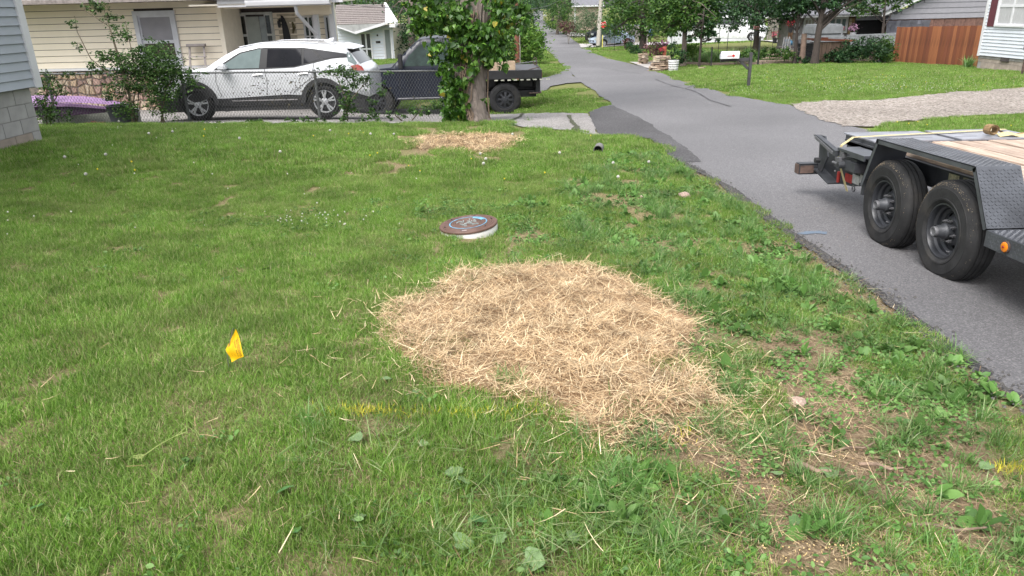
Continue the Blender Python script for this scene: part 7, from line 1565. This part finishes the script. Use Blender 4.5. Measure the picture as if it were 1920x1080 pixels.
# white ringed pot
b = onto(pz(1262, 134, 29.5)); t = empty('striped_pot', b, 0, 'white ribbed round planter pot with dark bands beside the stone heap', 'pot'); wp = mat('pot_white', (.7, .7, .7), .5); MB().lathe([(.17, 0), (.20, .46), (.17, .46), (.15, .3)], 20).build('pot_body', mat('pot_dark', (.12, .12, .12), .7), t, smooth=True)
for k in range(5): MB().lathe([(.17+.03*(k/5)+.002, .02+k*.09), (.19+.03*(k/5), .03+k*.09), (.195+.03*(k/5), .075+k*.09), (.18+.03*(k/5), .085+k*.09)], 20).build('white_band', wp, t, smooth=True)
def flowers(name, px, py, Z, r, n, c, label, potm=None, hang=False, dn=.25, g=None):
    p = Vector(pz(px, py, Z)); t = empty(name, p-Vector((0, 0, r)), 0, label, 'flowers', g); P = blob_points([((0, 0, r), (r, r*.8, r*.8))], n, int(px), 6, .25, .5); V, Fc, rc = leaves(P, np.full(len(P), r*.35), 'oval', int(px)+1, .2, .6)
    cloud('blooms', V, Fc, rc, vcmat('petal_%d_%d' % (int(c[0]*100), int(c[2]*100)), [(0, tuple(x*.6 for x in c)), (1, c)], .6, trans=.2), t, kind='stuff'); P = blob_points([((0, 0, r*.5), (r*.9, r*.7, r*.6))], n//2, int(px)+3, 6, .25, .2); V, Fc, rc = leaves(P, np.full(len(P), r*.35), 'oval', int(px)+5, .4, .5); cloud('foliage', V, Fc, rc, LD, t, kind='stuff')
    if potm: MB().lathe([(r*.45, -dn), (r*.65, 0), (r*.6, 0), (r*.4, -dn)], 12).build('flower_pot', potm, t, smooth=True)
PK = (.55, .12, .16); PU = (.28, .06, .2); PP = (.5, .28, .42)
terra = mat('terracotta', (.3, .09, .05), .8)
flowers('flower_pot', 1212, 87, 34, .13, 120, (.6, .35, .38), 'pale pink flowers on top of the farther stone stack')
flowers('flower_pot', 1241, 93, 30, .12, 160, (.55, .05, .10), 'bright red pink flowers left of the purple ones above the stone heap', None)
flowers('flower_pot', 1247, 80, 30, .14, 160, PU, 'purple flowers above the red pink ones beside the slim tree', terra, dn=.45)
flowers('hanging_flowers', 1174, 76, 46, .22, 140, (.30, .10, .10), 'left of the two dusky red hanging flower baskets beyond the walk', M_RUST); flowers('hanging_flowers', 1184, 78, 46, .20, 140, (.30, .10, .10), 'right of the two dusky red hanging flower baskets beyond the walk', M_RUST)
flowers('hanging_flowers', 1418, 52, 38, .16, 120, (.35, .15, .14), 'dusky pink hanging flowers beside the dark trunk before the van', M_BLACK); flowers('hanging_flowers', 1454, 64, 38, .20, 160, PK, 'pink hanging basket left of the crooked tree', M_BLACK); flowers('hanging_flowers', 1484, 43, 36, .20, 160, (.6, .03, .06), 'bright red hanging basket on the bungalow corner', M_BLACK)
flowers('flower_box', 1577, 52, 38, .2, 160, PK, 'pink flowers in a white pot under the teal curtained window', M_WTRIM); flowers('flower_box', 1601, 51, 38, .25, 180, PP, 'mauve flowers on the ledge right of the stone column', M_WTRIM); flowers('flower_box', 1551, 51, 38, .14, 100, (.4, .08, .2), 'small magenta flowers beside the middle stone column', None)
def hook(px, py, Z, h, label, r=.012, m_=M_BLACK, cat='garden stake', arc=.0):
    b = onto(pz(px, py, Z)); t = MB().tube([(0, 0, -.1), (0, 0, h)]+([(arc*.5, 0, h+arc*.5), (arc, 0, h), (arc, 0, h-.1)] if arc else []), r, 5); o = t.build('garden_stake', m_, None, loc=b, smooth=True); props(o, label, cat, 'garden stakes and shepherd hooks')
for (px, py, Z, h, lab, r, arc) in [(1334,108,31,.85,'thick black stake left of the mailboxes',.03,0),(1346,104,34,1.7,'tallest thin stake just left of the mailbox tops',.013,0),(1363,96,34,1.3,'thin stake above the white mailboxes',.014,0),(1364,80,36,1.6,'shepherd hook behind the white mailboxes',.012,.3),(1422,108,31,1.2,'black garden post with a flat top right of the mailbox post',.04,0),(1152,92,46,1.2,'thin stake beyond the stop sign lawn',.015,0),(1180,97,46,1.0,'stand of the two dusky hanging baskets',.015,.25),(1219,100,36,1.1,'left rod of the iron trellis by the walk',.01,0),(1225,100,36,1.1,'middle rod of the iron trellis by the walk',.01,0),(1231,100,36,1.1,'right rod of the iron trellis by the walk',.01,0),(1258,104,33,1.5,'thin hook between the purple flowers and slim tree',.013,.2),(1448,90,37,1.3,'stand of the pink basket left of the crooked tree',.013,.2),(1395,100,33,.7,'short wire stake right of the mailboxes',.01,.1),(1408,84,36,1.1,'thin stake in front of the dark trunk',.012,0)]: hook(px, py, Z, h, lab, r, arc=arc)
# planting bed edged with timbers
bedm = mat('bed_soil', (.04, .03, .022), .95, var=.4, scale=10)
BED = pix([(1282,122),(1330,124),(1400,123),(1500,121),(1600,116),(1672,116),(1668,100),(1560,100),(1400,104),(1300,110)]); drape('flower_bed', rough_edge(BED, .2, .05, 21), .02, bedm)
tm = mat('landscape_timber', (.20, .155, .12), .9, var=.3, scale=5, stretch=(1, 6, 6))
tb = [(1284,122),(1330,124),(1380,124),(1430,123),(1480,121),(1530,119),(1580,117),(1630,117),(1672,118)]
bt = empty('timber_edging', onto(gp(*tb[0])), 0, 'long low edging of landscape timbers in front of the shaded flower bed', 'edging')
for (a, b) in zip(tb[:-1], tb[1:]): A, B = onto(gp(*a)), onto(gp(*b)); o0 = bt.location; d = (B-A).normalized()*.03; MB().bar(A-o0+Vector((0, 0, .07))+d, B-o0+Vector((0, 0, .07))-d, .12, .15).build('timber', tm, bt, bevel=.015)
g = np.random.default_rng(8); tp = []
for i in range(5):
    n = 90; p = np.zeros((n, 3)); r = np.abs(g.normal(0, .08, n)); a = g.uniform(0, 6.28, n); p[:, 0] = r*np.cos(a); p[:, 1] = r*np.sin(a); V, Fc, rc = blades(n, p, g.uniform(.3, .62, n), g.uniform(.014, .026, n), np.abs(g.normal(.2, .3, n)), g.uniform(.3, 1.4, n), seed=500+i, nseg=4); tp.append(cloud('~d', V, Fc, rc, GRASS2))
pts = [gp(px+g.normal(0, sx), py+g.normal(0, sy)) for (px, py, k, sx, sy) in [(1310,114,26,14,3),(1340,116,20,14,2),(1370,117,12,12,2),(1850,128,10,18,2),(1845,124,8,14,1.5),(1415,113,8,20,3),(1660,112,6,6,3),(1380,110,10,60,4)] for _ in range(k)]
P = np.array(pts); n = len(P); P[:, 2] = H(P[:, 0], P[:, 1]); instancer('daylily_clumps', P, g.uniform(0, 6.28, n), g.uniform(.6, 1.1, n), g.integers(0, 5, n), tp)
for (px, py, Z, cells, n, m_, lab) in [(1395,112,31,[(1395,104,.5,.4,.25),(1370,106,.5,.4,.22)],900,LG,'low leafy plants behind the mailboxes in the bed'),(1440,110,31,[(1440,100,.6,.4,.22),(1470,102,.5,.4,.22)],1000,LG,'leafy low plants beside the wooden planks in the bed'),(1600,112,31,[(1600,95,.7,.5,.4),(1580,105,.6,.5,.3),(1625,88,.6,.5,.45),(1640,100,.5,.4,.4)],3200,LD,'dark dense shrubs before the grey pickup fender'),(1560,114,31,[(1565,106,.5,.4,.22),(1585,112,.4,.4,.2)],1000,LD,'dark low plants right of the rusty topped bin'),(1655,110,31.5,[(1658,86,.4,.35,.4),(1660,100,.45,.4,.35)],1600,LG,'yellow green shrub beside the wooden fence end'),(1268,108,31,[(1262,98,.2,.2,.5),(1275,104,.3,.3,.3)],700,LD,'dark upright plant growing out of the striped pot'),(1295,104,33,[(1290,92,.5,.4,.3),(1300,95,.4,.4,.25)],900,LL,'pale leafy plants at the foot of the slim tree'),(1195,105,40,[(1192,98,.4,.4,.2),(1185,88,.35,.3,.3)],900,LD,'round dark bush left of the widest trunk'),(1232,104,34,[(1228,88,.4,.4,.5),(1240,100,.3,.3,.3)],800,LR,'reddish plants climbing the iron trellis'),(1510,112,31,[(1520,114,.4,.3,.15),(1500,114,.4,.3,.15)],600,LD,'low dark weeds at the foot of the thickest trunk')]:
    bush((px, py, Z), cells, n, .09, m_, lab, int(px), 'oval', Z, cat='plants', group='plants in the shaded bed')
# junk in front of the bungalow
p = onto(pz(1555, 110, 32)); t = empty('rusty_topped_bin', p, 0, 'wooden sided bin with a rusty sheet top beside the thickest trunk', 'bin'); rm = mat('rust_sheet', (.20, .06, .03), .8, var=.4, scale=5); wb_ = mat('old_planks', (.22, .15, .11), .9, var=.3, stretch=(4, 4, .6))
zz = (pz(1555, 74, 32)[2]-p.z)
for k in range(7): MB().box((-.75+k*.2, -.4, -.1), (-.565+k*.2, -.37, zz-.08)).build('plank', wb_, t)
MB().box((-.78, -.36, -.1), (.66, .4, zz-.1)).build('box', M_DKWALL, t); MB().box((-.95, -.55, zz-.04), (.75, .5, zz+.03), Matrix.Rotation(.05, 4, 'Y')).build('sheet_top', rm, t); MB().box((-.7, -.35, zz+.05), (-.2, .2, zz+.14), Matrix.Rotation(-.1, 4, 'Y')).build('loose_sheet', rm, t)
for k in range(5):
    p = onto(pz(1509, 105, 31.8), .02+k*.17); o = empty('black_crate', p, .05*k, ['lowest', 'second lowest', 'middle', 'second highest', 'topmost'][k]+' black plastic tub in the stack between the two tree trunks', 'tub', 'stacked black tubs'); MB().box((-.27, -.2, 0), (.27, .2, .12)).build('tub_body', M_BLACK, o, bevel=.02); MB().box((-.30, -.23, .12), (.30, .23, .155)).build('rim', mat('tub_rim', (.045, .045, .05), .5), o, bevel=.01)
for k, (px, py, L_, lab) in enumerate([(1450,101,1.6,'long plank lowest in the lumber pile by the crooked tree'),(1460,97,1.5,'second plank up in the lumber pile by the crooked tree'),(1468,92,1.4,'third plank up in the lumber pile by the crooked tree'),(1474,87,1.2,'topmost plank of the lumber pile by the crooked tree')]):
    p = onto(pz(px, 100, 33+k*.15), .06+k*.13); o = MB().box((-L_/2, -.12, 0), (L_/2, .12, .05)).build('lumber_plank', mat('pale_plank', (.4, .31, .24), .85, var=.2), None, loc=p, rot=(0, 0, .05*k-.05)); props(o, lab, 'plank', 'lumber planks stacked by the crooked tree')
p = onto(pz(1473, 95, 34.5)); t = empty('folded_chairs', p, 0, 'folded grey lawn chairs leaning together by the crooked tree', 'chair')
for k in (-.1, .02, .14): MB().bar((k-.1, 0, 0), (k+.02, .1, 1.05), .04, .05).bar((k+.14, .05, 0), (k+.04, .12, 1.0), .03, .05).build('folded_frame', mat('chair_grey', (.3, .3, .3), .6), t)
p = onto(pz(1490, 80, 36)); t = empty('cluttered_bench', p, 0, 'dark bench loaded with blue and black bags at the bungalow wall', 'bench'); MB().box((-.8, -.3, .45), (.8, .3, .52)).build('seat', M_DKWALL, t)
for x in (-.75, .75): MB().box((x-.04, -.25, 0), (x+.04, .25, .45)).build('leg', M_DKWALL, t)
for (x, m_, nm, lab) in ((-.35, mat('blue_bag', (.04, .12, .2), .6), 'bag', 'blue bag on the cluttered bench'), (.3, M_BLACK, 'bag', 'black bag on the cluttered bench')):
    bm = bmesh.new(); bmesh.ops.create_icosphere(bm, subdivisions=2, radius=.26)
    for v in bm.verts: v.co *= 1+.3*mnoise.noise(v.co*4+Vector((x*9, 0, 0))); v.co.z *= .7
    me = bpy.data.meshes.new(nm); bm.to_mesh(me); bm.free(); o = link(nm, me, m_, None, loc=p+Vector((x, 0, .68))); props(o, lab, 'bag')
# grey old pickup rear under the carport
p = pz(1600, 95, 37); t = empty('old_grey_pickup', onto(p), 0, 'old grey pickup with ribbed bed side parked under the carport', 'truck'); zz = pz(1600, 63, 37)[2]-t.location.z; gm2 = mat('dull_grey_paint', (.20, .21, .22), .5, var=.15)
prof = [(-.8, .5), (-.8, zz)]+[(1.75, zz+.02), (1.95, zz-.1), (2.0, .5), (1.0, .5)]+[(.55+.45*math.cos(a), .5+.45*math.sin(a)) for a in [k*math.pi/8 for k in range(1, 8)]]+[(.1, .5)]
MB().prism(prof, -.9, -.8, 'y').box((-.8, -.8, .5), (1.95, .9, zz-.15)).build('bed', gm2, t)
for k in range(12): MB().box((-.7+k*.2, -.925, .98), (-.62+k*.2, -.9, zz-.04)).build('rib', gm2, t)
for x in (.55,):
    for sg in (-1, 1): car_wheel(t, x, sg*.8, .36, .2, .2, 'hole', M_RIMD, sg)
MB().box((-2.6, -.85, .5), (-.85, .85, zz)).box((-2.4, -.75, zz), (-.95, .75, zz+.5)).build('cab', gm2, t, bevel=.08)
p = pz(1640, 105, 33.5); t = empty('garden_lantern', onto(p), 0, 'rusty drum with a pale cap standing among the dark shrubs', 'drum'); MB().lathe([(.22, 0), (.22, .7), (.0, .72)], 14).build('drum', M_RUST, t); MB().lathe([(.24, .7), (.2, .78), (0, .82)], 14).build('cap', mat('tan_cap', (.3, .2, .13), .8), t)
p = pz(1652, 115, 32); bm = bmesh.new(); bmesh.ops.create_icosphere(bm, subdivisions=2, radius=.2); me = bpy.data.meshes.new('garden_stone'); bm.to_mesh(me); bm.free(); o = link('garden_stone', me, mat('grey_stone', (.25, .24, .24), .9, var=.3), None, loc=onto(p, .05)); o.scale = (1.2, .9, .6); props(o, 'pale grey stone behind the timber edging near the wooden fence', 'stone')
# bare stub trunk
p = onto(pz(1503, 110, 31)); o = MB().tube([(0, 0, -.1), (.02, 0, .5), (0, 0, 1.25)], [.15, .12, .11], 10).build('tree_stump', mat('stump_brown', (.16, .11, .085), .9, var=.3), None, loc=p, smooth=True); props(o, 'sawn brown stump standing left of the black tubs', 'stump')
p = onto(pz(1160, 70, 78)); o = MB().tube([(0, 0, -.1), (0, 0, 2.2)], [.5, .4], 10).build('tree_stump', BARKD, None, loc=p, smooth=True); props(o, 'thick dark broken trunk beyond the lawn behind the stop sign', 'stump')
# dry bits of creeper caught in the fence in front of the white doors
g = np.random.default_rng(33); P = []
for (px, py, k, sx, sy) in [(530,165,70,30,18),(500,158,40,25,8),(555,180,50,22,16),(470,170,25,20,6),(560,155,40,18,10),(520,195,30,30,8),(765,180,40,30,20),(600,150,20,12,10)]:
    for _ in range(k): P.append(pz(px+g.normal(0, sx), py+g.normal(0, sy), 14.85))
P = np.array(P); b = onto(P[0]); o = empty('dry_creeper', b, 0, 'dark dry creeper bits caught in the fence before the SUV doors', 'creeper')
V, Fc, rc = leaves(P-np.array(b), g.uniform(.02, .06, len(P)), 'quad', 34, .5, .2); cloud('dry_leaves', V, Fc, rc, vcmat('dry_creeper', [(0, (.03, .03, .02)), (1, (.09, .08, .05))], .8, trans=.1), o, kind='stuff')
make_grass(); make_straw()
